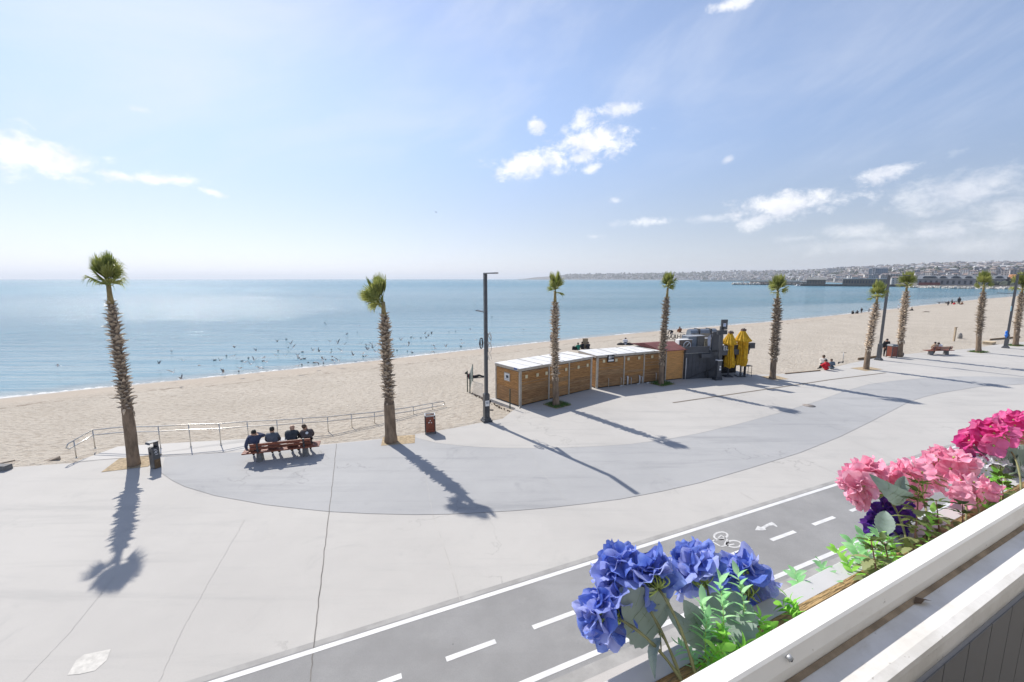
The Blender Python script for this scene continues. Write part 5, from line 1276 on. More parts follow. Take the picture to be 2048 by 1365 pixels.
# turn the skinned figures into plain meshes
dg = bpy.context.evaluated_depsgraph_get(); dg.update()
done = []
for o, mats, smp in PEOPLE: done.append(bpy.data.meshes.new_from_object(o.evaluated_get(dg)))
for (o, mats, smp), me in zip(PEOPLE, done):
    o.modifiers.clear(); o.data = me; me.materials.clear()
    for mt in mats: me.materials.append(mt)
    S = np.array([s[0] for s in smp]); Z = np.array([s[1] for s in smp]); n = len(me.polygons); C_ = np.zeros(n * 3); me.polygons.foreach_get('center', C_); C_ = C_.reshape(-1, 3)
    d = ((C_[:, None, :] - S[None]) ** 2).sum(2); me.polygons.foreach_set('material_index', Z[d.argmin(1)].astype(np.int32)); me.polygons.foreach_set('use_smooth', np.ones(n, bool)); me.update()

# ================================================================== gulls
M_gull = pmat('gull_plumage', (.30, .29, .28), .8, .35, 6); M_gulldk = pmat('gull_wing', (.085, .08, .08), .8, .3, 8); M_gullw = pmat('gull_white', (.72, .72, .72), .8)
def gull_mesh(kind):
    m = MB()
    if kind == 'float':
        m.ellipsoid((0, 0, .05), (.10, .21, .08), 8, 6, 0); m.ellipsoid((0, .19, .17), (.05, .065, .05), 7, 5, 2); m.tube([(0, .14, .09), (0, .18, .16)], .035, 6, 2); m.add([(-.05, -.16, .08), (.05, -.16, .08), (0, -.34, .12)], [(0, 1, 2)], 1); m.tube([(0, .24, .17), (0, .29, .16)], [.012, .003], 4, 1)
        m.add([(-.09, .08, .11), (-.02, .1, .14), (-.01, -.25, .12), (-.07, -.22, .09)], [(0, 1, 2, 3)], 1); m.add([(.09, .08, .11), (.02, .1, .14), (.01, -.25, .12), (.07, -.22, .09)], [(3, 2, 1, 0)], 1)
        return m.mesh('gull', [M_gull, M_gulldk, M_gullw])
    m.ellipsoid((0, 0, 0), (.065, .20, .065), 8, 6, 2); m.ellipsoid((0, .20, .03), (.045, .06, .043), 7, 5, 2); m.tube([(0, .25, .03), (0, .30, .02)], [.012, .003], 4, 1)
    m.add([(-.03, -.16, .01), (.03, -.16, .01), (.07, -.33, .01), (-.07, -.33, .01)], [(0, 1, 2, 3)], 2)
    up = {'up': (.30, .52), 'glide': (.10, .02), 'down': (-.06, -.30)}[kind]
    for s in (-1, 1):
        vs = [(s * .04, .10, .03), (s * .26, .15, .03 + up[0]), (s * .52, .02, .03 + up[1]), (s * .30, -.02, .02 + up[0]), (s * .04, -.09, .02)]
        vs2 = [(x, y, z - .014) for x, y, z in vs]
        m.add(vs + vs2, [(0, 1, 3, 4), (1, 2, 3), (5, 9, 8, 6), (6, 8, 7), (0, 5, 6, 1), (1, 6, 7, 2), (4, 3, 8, 9), (3, 2, 7, 8)], 0 if kind != 'down' else 1)
        m.add([(s * .45, .06, .034 + up[0] + (up[1] - up[0]) * .75), (s * .53, .02, .036 + up[1]), (s * .42, .005, .034 + up[0] + (up[1] - up[0]) * .6)], [(0, 1, 2)], 1)
    return m.mesh('gull', [M_gull, M_gulldk, M_gullw])
GM = {k: gull_mesh(k) for k in ('float', 'up', 'glide', 'down')}
rnd = random.Random(21)
spots = [(116, 732, 'glide'), (318, 728, 'up'), (347, 745, 'up'), (362, 758, 'up'), (440, 722, 'up'), (468, 712, 'glide'), (490, 725, 'glide'), (512, 702, 'up'), (527, 716, 'glide'), (596, 713, 'glide'), (665, 714, 'glide'), (678, 722, 'up'), (735, 700, 'up'), (660, 684, 'up'), (675, 688, 'glide'), (581, 688, 'up'), (940, 660, 'up'), (872, 425, 'glide')]
for i in range(110):
    u = rnd.choice((rnd.gauss(600, 130), rnd.gauss(760, 170), rnd.uniform(430, 1010))); 
    if not 330 < u < 1120: continue
    vs_ = np.interp(u, [p_[0] for p_ in SHORE_PX], [p_[1] for p_ in SHORE_PX]); v = vs_ - abs(rnd.gauss(0, 1)) * 34 - 5
    if v < 590: continue
    spots.append((u, v, rnd.choice(('float', 'float', 'float', 'up', 'glide', 'down', 'up', 'float'))))
for u, v, k in spots:
    o = link(bpy.data.objects.new('gull', GM[k]))
    if v < 500: o.location = ray(u, v) * 60 + Vector((0, 0, CAM_H)); lab = 'gull gliding high in the open sky'
    elif k == 'float': o.location = G(u, v, SEA_Z + .0); lab = 'dark gull floating on the water near the shore'
    else: o.location = G(u, v, SEA_Z + rnd.uniform(.4, 1.3)); lab = {'up': 'gull with raised wings flying low over the inshore water', 'glide': 'gull gliding on level wings low over the inshore water', 'down': 'dark gull with lowered wings flying over the inshore water'}[k]
    s_ = rnd.uniform(.5, .78); o.scale = (s_,) * 3; o.rotation_euler = (rnd.uniform(-.3, .3) if k != 'float' else 0, rnd.uniform(-.4, .4) if k != 'float' else 0, rnd.uniform(0, 6.28))
    tag(o, lab, 'gull', 'gulls floating inshore' if k == 'float' else 'gulls in flight over the water' if v > 500 else None)
# ================================================================== far shore
def far(u, dist):
    """ground point seen in image column u at a level distance along the line of sight"""
    d = ray(u, 558); k = dist / math.hypot(d.x, d.y); return Vector((d.x * k, d.y * k, 0))
def far_h(u, v, dist):
    d = ray(u, v); return CAM_H + d.z / math.hypot(d.x, d.y) * dist
RIDGE = [(1036, 558.2), (1052, 556), (1075, 553), (1110, 551), (1135, 548.5), (1200, 547), (1300, 546.5), (1400, 544.5), (1470, 541.5), (1560, 541.5), (1620, 540.5), (1680, 535.5), (1750, 533), (1800, 531.5), (1860, 529), (1900, 527.5), (1950, 526.5), (2048, 526), (2300, 524), (2700, 522)]
D_FRONT = [(1036, 4700), (1200, 4300), (1400, 3300), (1520, 2500), (1600, 1700), (1700, 1020), (1780, 760), (1830, 585), (1930, 560), (2048, 545), (2300, 520), (2700, 500)]
D_RIDGE = [(1036, 5200), (1200, 5200), (1400, 4700), (1600, 3700), (1800, 3000), (2048, 2700), (2700, 2600)]
def ip(tab, x): return float(np.interp(x, [a for a, _ in tab], [b_ for _, b_ in tab]))
def hill_point(u, t):
    """t 0 at the coast, 1 on the ridge"""
    a, b_ = ip(D_FRONT, u), ip(D_RIDGE, u); d = a + (b_ - a) * t
    hr = far_h(u, ip(RIDGE, u) + 1.2, b_); z = SEA_Z + 2.2 + max(0, hr - 1.2) * (t ** 1.25)
    p = far(u, d); p.z = z; return p
M_hill = pmat('hillside', (.105, .100, .095), .95, .35, .012, col2=(.155, .145, .13), detail=8, coord='Object')
uu = np.arange(1036, 2702, 6.0); rows = []
for t in [-.012, 0, .02, .06, .12, .2, .3, .42, .55, .7, .85, 1.0, 1.25]:
    P = np.array([hill_point(u, max(0, min(1, t))) if t <= 1 else hill_point(u, 1) + Vector((*far(u, 500)[:2], -30)) for u in uu])
    if t < 0:
        P = np.array([far(u, ip(D_FRONT, u) * .985) for u in uu]); P[:, 2] = SEA_Z - 2
    P[:, 2] += np.array([6 * mnoise.noise(Vector((p[0] / 160, p[1] / 160, 0))) * max(0, min(1, t)) for p in P]); rows.append(P)
hill = grid_object('hills', rows, M_hill)
# ------------------------------------------------------------------ houses
HC = [(.55, .54, .53), (.48, .46, .44), (.43, .39, .37), (.58, .58, .58), (.36, .34, .34), (.48, .42, .39), (.30, .31, .34)]
RC = [(.22, .17, .155), (.24, .20, .18), (.20, .20, .21), (.18, .15, .145)]
HM = [pmat('far_wall_%s' % n, c, .85, .12, .2) for n, c in zip(('cream', 'sand', 'rose', 'white', 'taupe', 'peach', 'grey'), HC)]
RM = [pmat('far_roof_%s' % n, c, .85, .2, .2) for n, c in zip(('tile', 'brown', 'slate', 'red'), RC)]
M_farwin = pmat('far_window', (.05, .06, .075), .35)
def house_mb(w, d, h, flat, floors):
    m = MB(); m.box((0, 0, h / 2), (w, d, h), mi=0)
    if flat: m.box((0, 0, h + .35), (w + .5, d + .5, .6), mi=1); m.box((w * .2, 0, h + 1.4), (w * .28, d * .4, 2.0), mi=0)
    else:
        r = h + w * .22; m.add([(-w / 2 - .5, -d / 2 - .5, h), (w / 2 + .5, -d / 2 - .5, h), (w / 2 + .5, d / 2 + .5, h), (-w / 2 - .5, d / 2 + .5, h), (-w / 2 * .5, 0, r), (w / 2 * .5, 0, r)], [(0, 1, 5, 4), (2, 3, 4, 5), (1, 2, 5), (3, 0, 4)], 1)
    for f in range(floors):
        z = h * (f + .55) / floors
        n = max(2, int(w / 3.2))
        for i in range(n):
            x = -w / 2 + w * (i + .5) / n; m.box((x, -d / 2 - .03, z), (1.3, .10, 1.5), mi=2)
        for s in (-1, 1): m.box((s * (w / 2 + .03), 0, z), (.10, 1.3, 1.5), mi=2)
    return m
HK = []
rnd = random.Random(4)
for i in range(14):
    w, d, fl = rnd.uniform(9, 19), rnd.uniform(9, 13), rnd.choice((2, 3, 4, 5, 6)); flat = rnd.random() < .45
    HK.append((house_mb(w, d, fl * 3.0, flat, fl), [HM[i % 7], RM[i % 4], M_farwin], fl, flat))
HME = [mb.mesh('town_house', mt) for mb, mt, fl, fr_ in HK]
def frontdir(u): p = far(u, 100); return math.atan2(p.y, p.x) - math.pi / 2
cand = []
for i in range(5600):
    u = 1120 + 1580 * rnd.random() ** .85; t = rnd.random() ** 1.15
    if u < 1420 and rnd.random() < .30: continue
    if u > 1790 and t < .10: continue
    cand.append((u, t))
placed = 0; stuff_h = {}
cand.sort(key=lambda c: ip(D_FRONT, c[0]) + (ip(D_RIDGE, c[0]) - ip(D_FRONT, c[0])) * c[1])
near = [c for c in cand if 1400 < c[0] < 2044][:270]; nset = set(near)
LABS = {True: 'flat-roofed block of the town on the far hillside', False: 'pitched-roof house of the town on the far hillside'}
stuff = [MB() for _ in range(7)]
for c in cand:
    u, t = c; p = hill_point(u, t); k = rnd.randrange(14); sc = rnd.uniform(.75, 1.25) * (.62 if u > 1600 and t < .45 else .85)
    if c in nset:
        o = link(bpy.data.objects.new('town_house', HME[k])); o.location = p - Vector((0, 0, 1.5)); o.rotation_euler = (0, 0, frontdir(u) + rnd.uniform(-.5, .5)); o.scale = (sc,) * 3
        tag(o, '%s %s house of %d storeys in the far hillside town' % (('cream', 'sandy', 'rose', 'white', 'taupe', 'peach', 'grey')[k % 7], 'flat-roofed' if len(HK[k][0].f) and HK[k][3] else 'hip-roofed', HK[k][2]), 'house', 'houses of the town on the far hillside')
    else:
        a = frontdir(u) + rnd.uniform(-.5, .5); w, d, h = rnd.uniform(9, 20) * sc, 11 * sc, rnd.uniform(6, 15) * sc; j = rnd.randrange(7)
        M3 = Matrix.Rotation(a, 4, 'Z'); m = stuff[j]; m.box(p + Vector((0, 0, h / 2 - 2)), (w, d, h), M=M3, mi=0); m.box(p + Vector((0, 0, h - 2 + .8)), (w + .8, d + .8, 1.6), M=M3, mi=1 if rnd.random() < .6 else 0, taper=.55)
T = thing('distant_town', 'crowd of tiny houses covering the far hillside', 'town', hill_point(1700, .5))
loc = Vector(T.location); T['kind'] = 'stuff'
for j, m in enumerate(stuff):
    m.v = [tuple(Vector(v) - loc) for v in m.v]; part('houses', m, [HM[j], RM[j % 4]], T, kind='stuff')
# woods between the houses
m = MB()
for i in range(2600):
    u = 1130 + 1500 * rnd.random(); t = rnd.random() ** (1.0 if u > 1420 else .7); p = hill_point(u, t); r = rnd.uniform(4, 11) * (1.5 if u < 1420 else .45 if t < .3 and u > 1600 else 1.0)
    n = 5; vs = []; 
    for k in range(2):
        for j in range(n): a = 2 * math.pi * j / n + rnd.random(); rr = r * rnd.uniform(.7, 1.2) * (1 if k == 0 else .62); vs.append(p + Vector((rr * math.cos(a), rr * math.sin(a), r * (.1 if k == 0 else .75))))
    vs.append(p + Vector((0, 0, r * rnd.uniform(1.0, 1.4)))); m.add(vs, [(j, (j + 1) % n, n + (j + 1) % n, n + j) for j in range(n)] + [(n + j, n + (j + 1) % n, 2 * n) for j in range(n)])
tag(part('distant_woods', m, pmat('far_woods', (.055, .065, .05), .95, .3, .03), None), 'dark trees scattered over the far hillside town', 'trees', kind='stuff')
# ------------------------------------------------------------------ named buildings by the harbour
def block(name, label, u0, u1, v_base, v_top, dist, mat, roofmat, cols, rows_, depth, roof='flat', cat='building', win=M_farwin, wfrac=.5, zbase=None):
    A, B = far(u0, dist), far(u1, dist); z0 = zbase if zbase is not None else far_h((u0 + u1) / 2, v_base, dist); h = far_h((u0 + u1) / 2, v_top, dist) - z0
    A.z = B.z = z0; d = (B - A); L = d.length; T = thing(name, label, cat, A, math.atan2(d.y, d.x))
    hw = h if roof == 'flat' else h * .66
    m = MB(); m.box((L / 2, depth / 2, hw / 2), (L, depth, hw)); part('wall', m, mat, T)
    if roof == 'flat': m = MB(); m.box((L / 2, depth / 2, hw + .3), (L + .6, depth + .6, .6)); part('roof', m, roofmat, T); rf = None
    else:
        m = MB(); m.add([(-.8, -.8, hw), (L + .8, -.8, hw), (L + .8, depth + .8, hw), (-.8, depth + .8, hw), (-.4, depth / 2, h), (L + .4, depth / 2, h)], [(0, 1, 5, 4), (2, 3, 4, 5), (1, 2, 5), (3, 0, 4)]); rf = part('roof', m, roofmat, T)
    for i in range(cols):
        for j in range(rows_):
            w = L / cols * wfrac; wh = hw / rows_ * .5; m = MB(); m.box((L * (i + .5) / cols, -.04, hw * (j + .5) / rows_), (w, .16, wh)); part('window', m, win, T)
    return T, L, hw, h, rf
grey_w = pmat('warehouse_wall', (.30, .29, .30), .8, .15, .3); zinc = pmat('warehouse_roof', (.16, .17, .185), .6, .15, .2); brownw = pmat('shed_wall', (.17, .145, .12), .85, .2, .3); palew = pmat('pale_wall', (.55, .55, .55), .8, .1, .2); darkroof = pmat('shed_roof', (.20, .205, .20), .7, .15, .3)
T, L, hw, h, rf = block('warehouse', 'long grey harbour warehouse with a row of roof dormers', 1836, 2012, 573, 551.5, 590, grey_w, zinc, 15, 1, 24, 'gable', wfrac=.42, zbase=1.0)
for k, (fx, w) in enumerate(((.095, 5.0), (.145, 5.0), (.19, 5.0), (.305, 5.5), (.455, 7.0), (.60, 5.5), (.80, 5.5), (.93, 5.5))):
    x = L * fx; m = MB(); hh = 2.6; pr = [(w / 2 * math.cos(q * math.pi / 6), hw + .4 + hh * math.sin(q * math.pi / 6)) for q in range(7)]
    m.add([(x + a, 1.0, z_) for a, z_ in pr] + [(x + a, 9.0, z_) for a, z_ in pr], [tuple(range(7)), *[(i, i + 1, 8 + i, 7 + i) for i in range(6)]]); dm = part('dormer', m, zinc, T)
    m = MB(); m.box((x, .9, hw + 1.2), (w * .6, .2, 1.5)); part('pane', m, M_farwin, dm)
m = MB(); m.box((L * .15, -1.2, 1.6), (L * .26, 2.0, 2.6)); part('red_lean_to', m, pmat('brick_red', (.20, .06, .055), .8, .2, .4), T)
block('harbour_shed', 'dark gabled harbour shed at the root of the breakwater', 1614, 1652, 571, 555, 640, brownw, darkroof, 7, 1, 13, 'gable', wfrac=.3, zbase=.6)
block('harbour_shed', 'long low dark shed with a pale roof edge on the quay', 1686, 1778, 571.5, 558.5, 660, brownw, palew, 16, 1, 16, 'flat', wfrac=.6, zbase=.4)
block('hotel_block', 'tall blue-grey glazed block above the harbour sheds', 1736, 1774, 560, 537.5, 1150, pmat('blue_glass_wall', (.19, .25, .32), .5, .12, .15), palew, 9, 7, 30, 'flat', win=pmat('blue_glass', (.10, .15, .21), .3), wfrac=.62)
block('hotel_wing', 'pale slab tower joined to the blue-grey glazed block', 1742, 1749, 560, 537, 1145, palew, palew, 1, 8, 20, 'flat')
block('town_hall', 'broad pale flat-roofed block high in the far town', 1655, 1672, 546, 539, 2300, palew, palew, 6, 3, 40, 'flat')
block('terrace_building', 'orange-roofed pale terrace beyond the end of the warehouse', 2018, 2060, 570, 549, 640, palew, pmat('orange_roof', (.45, .20, .09), .8, .15, .2), 6, 3, 16, 'gable', zbase=1.0)
block('quay_house', 'small brown quay house at the warehouse end', 2002, 2020, 572, 556, 600, brownw, zinc, 3, 2, 12, 'flat', zbase=1.0)
# quay, breakwater and shore rocks
M_rock = pmat('pale_rock', (.50, .47, .43), .9, .25, .5, .4, 2.0); M_rockd = pmat('dark_rock', (.16, .15, .14), .9, .3, .5)
def rock_run(name, label, pts, n, smin, smax, mat, zoff=0.0, wide=4.0):
    r_ = random.Random(len(label)); m = MB()
    for i in range(n):
        t = r_.random() * (len(pts) - 1); a = min(int(t), len(pts) - 2); u = pts[a][0] + (pts[a + 1][0] - pts[a][0]) * (t - a); d = pts[a][1] + (pts[a + 1][1] - pts[a][1]) * (t - a)
        p = far(u, d + r_.uniform(-wide, wide)); s = r_.uniform(smin, smax); p.z = SEA_Z + zoff + r_.uniform(-.2, .5) * s
        m.box(p, (s * r_.uniform(.7, 1.4), s * r_.uniform(.7, 1.4), s * r_.uniform(.5, 1.0)), M=Matrix.Rotation(r_.uniform(0, 6), 4, 'Z') @ Matrix.Rotation(r_.uniform(-.5, .5), 4, 'X'), taper=.7)
    return tag(part(name, m, mat, None), label, 'rocks', kind='stuff')
rock_run('shore_rocks', 'pale boulders lining the far shore below the warehouse', [(1815, 565), (1900, 548), (1990, 540), (2060, 536)], 700, .8, 2.0, M_rock, .4, 4)
rock_run('breakwater_rocks', 'pale boulders heaped at the tip of the breakwater', [(1466, 690), (1485, 692), (1505, 694), (1520, 697)], 420, 1.2, 2.8, M_rock, .9, 6)
rock_run('breakwater_core', 'darker boulders along the breakwater wall', [(1512, 700), (1560, 700), (1614, 690)], 600, 1.2, 2.4, M_rockd, .9, 4)
def wall_run(name, label, us_, dist, h, mat, w=3.0):
    pts = [far(u, dist) for u in us_]; T = pts[0]; m = MB()
    for a, b_ in zip(pts, pts[1:]): m.bar(Vector((a.x - T.x, a.y - T.y, h / 2)), Vector((b_.x - T.x, b_.y - T.y, h / 2)), w, h)
    return tag(part(name, m, mat, None, (T.x, T.y, SEA_Z)), label, 'sea wall')
wall_run('breakwater_wall', 'long stone breakwater wall reaching out from the sheds', (1500, 1540, 1580, 1616), 704, 4.6, pmat('sea_wall_stone', (.32, .29, .25), .9, .25, .4))
wall_run('far_sea_wall', 'pale straight sea wall lying behind the breakwater', (1400, 1500, 1600), 1500, 3.6, pmat('pale_sea_wall', (.50, .47, .42), .9, .15, .2))
wall_run('quay_wall', 'dark stone quay wall under the harbour sheds', (1592, 1650, 1720, 1790, 1830), 620, 2.4, pmat('quay_stone', (.10, .095, .09), .9, .25, .4), 8)
# lighthouse and boats
p = far(1488, 694); T = thing('harbour_light', 'small white harbour light at the tip of the breakwater', 'lighthouse', (p.x, p.y, SEA_Z + 2.5))
m = MB(); m.tube([(0, 0, 0), (0, 0, 3.2), (0, 0, 3.3), (0, 0, 4.2)], [.7, .5, .8, .7], 10); part('tower', m, palew, T); m = MB(); m.ellipsoid((0, 0, 4.3), (.5, .5, .7), 8, 5); part('lantern', m, M_farwin, T)
def boat(u, dist, L, label, cabin=True, mast=0, rz=0.4):
    p = far(u, dist); T = thing('moored_boat', label, 'boat', (p.x, p.y, SEA_Z - .3), rz); m = MB(); w = L * .28
    m.add([(-L / 2, -w / 2, 1.2), (L * .2, -w / 2, 1.3), (L / 2, 0, 1.7), (L * .2, w / 2, 1.3), (-L / 2, w / 2, 1.2), (-L / 2, -w * .3, 0), (L * .2, -w * .3, 0), (L * .42, 0, .1), (L * .2, w * .3, 0), (-L / 2, w * .3, 0)], [(0, 1, 2, 3, 4), (5, 6, 1, 0), (6, 7, 2, 1), (7, 8, 3, 2), (8, 9, 4, 3), (9, 5, 0, 4)]); part('hull', m, M_white, T)
    if cabin: m = MB(); m.box((-L * .08, 0, 1.9), (L * .4, w * .6, 1.4), taper=.8); part('cabin', m, M_white, T); m = MB(); m.box((-L * .08, 0, 2.0), (L * .36, w * .62, .4)); part('pane', m, M_farwin, T)
    if mast: m = MB(); m.tube([(0, 0, 1.2), (0, 0, mast)], .12, 5); part('mast', m, palew, T)
boat(1597, 600, 9, 'small white motor boat moored off the breakwater root', True)
boat(1671, 640, 22, 'white yacht berthed between the two harbour sheds', True, 12)
boat(1681, 645, 18, 'white sailing boat berthed against the long low shed', True, 14)
boat(1604, 655, 10, 'white boat beside the gabled harbour shed', True, 8)
boat(875, 6000, 60, 'ship as a speck on the open horizon', True, 20)
# ================================================================== air
b = MB(); b.box((3000, 9000, 120), (34000, 30000, 250))
haze = part('haze', b, None, None) if False else None
hm = bpy.data.materials.new('haze_air'); hm.use_nodes = True; nt = hm.node_tree; nt.nodes.clear()
o_ = N(nt, 'ShaderNodeOutputMaterial'); pv = N(nt, 'ShaderNodeVolumePrincipled'); pv.inputs['Color'].default_value = (.88, .93, 1.0, 1); pv.inputs['Density'].default_value = 0.000125; pv.inputs['Anisotropy'].default_value = .2
nt.links.new(pv.outputs[0], o_.inputs['Volume'])
b = MB(); b.box((3000, 9000, 60), (60000, 56000, 2 * 75 + 30)); b.v = [(x, y, -4.2 if z < 0 else 175.0) for x, y, z in b.v]
haze = part('haze', b, hm, None); tag(haze, 'thin pale haze over the sea and the far town', 'haze', kind='stuff')
# ================================================================== balcony parapet and window box
BA = R(26); b_al = Vector((math.cos(BA), math.sin(BA), 0)); b_n = Vector((-math.sin(BA), math.cos(BA), 0))
def BP(s, n, h): p = b_al * s + b_n * n; return Vector((p.x, p.y, CAM_H - h))
# local frame of the parapet: x along, y outwards, z up; origin below the eye at rail height
PAR_O = Vector((0, 0, CAM_H))
def loc_thing(name, label, cat, s, n, h): return thing(name, label, cat, BP(s, n, h), BA)
M_pvcw = pmat('white_frame', (.82, .805, .77), .38, .05, 3, .04, 30)
M_pvcd = pmat('dusty_white_frame', (.68, .66, .62), .5, .10, 9, .08, 40, col2=(.76, .75, .73))
M_panel = pmat('grey_panel', (.145, .147, .153), .5, .08, 2)
M_panelg = pmat('panel_groove', (.40, .40, .41), .5)
M_rotwood = pmat('weathered_wood_lining', (.36, .22, .09), .85, .55, 7, .8, 60, stretch=(.35, 3, 3), col2=(.52, .36, .17), detail=9)
M_potsoil = pmat('potting_soil', (.09, .055, .03), .95, .4, 30, .8, 90)
M_metalw = pmat('white_sheet_metal', (.50, .50, .50), .35, .05, 4, .03, 30)
def grime(m, dark, amt):
    nt = m.node_tree; b_ = nt.nodes['Principled BSDF']; src = b_.inputs['Base Color'].links[0].from_socket
    t_ = N(nt, 'ShaderNodeTexCoord')
    def nz(scale, det, st):
        mp = N(nt, 'ShaderNodeMapping'); mp.inputs['Scale'].default_value = st; nt.links.new(t_.outputs['Object'], mp.inputs[0]); n = N(nt, 'ShaderNodeTexNoise'); n.inputs['Scale'].default_value = scale; n.inputs['Detail'].default_value = det; n.inputs['Roughness'].default_value = .68; nt.links.new(mp.outputs[0], n.inputs['Vector']); return n.outputs['Fac']
    c = mixcol(nt, maprange(nt, nz(9, 8, (.35, 1, 1)), .56, .74, 0, amt), src, dark)
    c = mixcol(nt, maprange(nt, nz(70, 3, (.5, 1, 1)), .68, .76, 0, amt * 1.3), c, tuple(x * .55 for x in dark))
    nt.links.new(c, b_.inputs['Base Color'])
grime(M_pvcw, (.56, .52, .45), .5); grime(M_pvcd, (.42, .37, .30), .55); grime(M_metalw, (.55, .53, .49), .3)
PT = thing('balcony_parapet', 'white balcony parapet with a raised outer rail and grey inner boarding', 'parapet', BP(0, 0, 0), BA)
S0, S1 = -1.6, 7.0
def prof(mb, pts, mi=0, s0=S0, s1=S1):
    """extrude a closed profile of (n, drop) along the parapet"""
    k = len(pts); vs = [(s0, n, -h) for n, h in pts] + [(s1, n, -h) for n, h in pts]
    mb.add(vs, [(i, (i + 1) % k, k + (i + 1) % k, k + i) for i in range(k)] + [tuple(range(k))[::-1], tuple(range(k, 2 * k))], mi)
m = MB(); prof(m, [(.364, .556), (.360, .550), (.332, .550), (.328, .553), (.320, .572), (.3195, .62), (.364, .62)]); part('outer_rail', m, M_pvcw, PT)
m = MB(); prof(m, [(.3193, .594), (.268, .595), (.256, .598), (.2545, .607), (.2545, .64), (.3193, .64)]); part('sill', m, M_pvcd, PT)
m = MB(); prof(m, [(.319, .5905), (.311, .5935), (.319, .5938)]); part('dirt_bead', m, pmat('dust_bead', (.30, .235, .165), .9, .3, 20), PT)
m = MB(); prof(m, [(.2480, .641), (.364, .641), (.364, 1.7), (.2480, 1.7)]); part('core', m, M_panelg, PT)
x = S0
while x < S1:
    m = MB(); m.box((x + .0485, .2468, -1.162), (.0935, .002, 1.05)); part('board', m, M_panel, PT); x += .097
m = MB(); sx = 1.19 * .55
pq = on = None
r_ = ray(1576, 1312); t_ = (BP(0, .324, 0) - PAR_O).dot(b_n) / r_.dot(b_n); q = r_ * t_; ss = q.dot(b_al)
m.tube([(ss, .3245, q.z), (ss, .318, q.z - .003)], .0042, 10); m.tube([(ss, .318, q.z - .003), (ss, .3175, q.z - .003)], .0022, 6, 1); part('screw', m, [M_galv, M_dark], PT)
m = MB(); m.box(((S0 + S1) / 2, -.6, -1.72), (S1 - S0, 2.0, .04)); part('balcony_floor', m, pmat('balcony_tiles', (.33, .31, .29), .6, .1, 4), PT)  # unseen floor, added for its bounce light
# unseen house wall behind the balcony, added to bounce sunlight onto the rail
HW = thing('added_house_wall', 'unseen pale house wall with a glazed door, added behind the balcony for bounce light', 'building', BP(0, -1.25, 1.7), BA)
M_render = pmat('pale_render', (.40, .375, .335), .85, .06, 3, .15, 30)
for (x0, x1, z0, z1) in ((-6, -.7, -5.8, 4.5), (1.5, 12, -5.8, 4.5), (-.7, 1.5, 2.2, 4.5), (-.7, 1.5, -5.8, 0.0)):
    m = MB(); m.box(((x0 + x1) / 2, -.15, (z0 + z1) / 2), (x1 - x0, .3, z1 - z0)); part('wall', m, M_render, HW)
m = MB()
for x_ in (-.66, .4, 1.46): m.box((x_, -.12, 1.1), (.07, .07, 2.2))
m.box((.4, -.12, 2.17), (2.2, .07, .06)); dr_ = part('door', m, M_pvcw, HW)
for x_ in (-.13, .93): m = MB(); m.box((x_, -.12, 1.08), (.98, .012, 2.1)); part('pane', m, M_farwin, dr_)
# leaf scrap on the sill
r_ = ray(1840, 1207); t_ = -.592 / r_.z; q = r_ * t_; m = MB(); q = Vector((q.dot(b_al), q.dot(b_n), -.5925))
m.add([q + Vector(v) for v in ((-.010, .005, .0), (.004, .009, .006), (.016, .0, .001), (.022, -.009, .004), (.006, -.004, .008), (-.004, -.003, .003))], [(0, 1, 4, 5), (1, 2, 3, 4)])
o = part('dry_leaf', m, pmat('dry_leaf', (.13, .09, .06), .9, .3, 60), None, BP(0, 0, 0)); o.rotation_euler = (0, 0, BA); tag(o, 'crumpled dry brown leaf lying in the parapet groove', 'leaf')
# window box
WB = thing('window_box', 'white metal window box with weathered wood lining outside the parapet', 'planter', BP(0, 0, 0), BA)
HB = .70
m = MB(); prof(m, [(.520, HB + .004), (.516, HB), (.478, HB + .002), (.4775, HB + .012), (.505, HB + .016), (.505, HB + .30), (.514, HB + .30), (.514, HB + .02), (.520, HB + .02)]); part('outer_rim', m, M_metalw, WB)
for i in range(18):
    a = S0 + i * .48; rr = random.Random(i); m = MB(); dz = rr.uniform(-.003, .004); prof(m, [(.4772, HB + .000 + dz), (.463, HB + .002 + dz), (.462, HB + .16), (.4772, HB + .16)], 0, a, a + .477); part('wood_lining', m, M_rotwood, WB)
m = MB(); prof(m, [(.461, HB + .055), (.366, HB + .05), (.366, HB + .28), (.461, HB + .28)]); part('soil', m, M_potsoil, WB)
m = MB(); prof(m, [(.3655, HB - .06), (.3645, HB - .06), (.3645, HB + .3), (.3655, HB + .3)]); part('back_wall', m, M_metalw, WB)
m = MB(); prof(m, [(.504, HB + .281), (.366, HB + .281), (.366, HB + .29), (.504, HB + .29)]); part('bottom', m, M_metalw, WB)

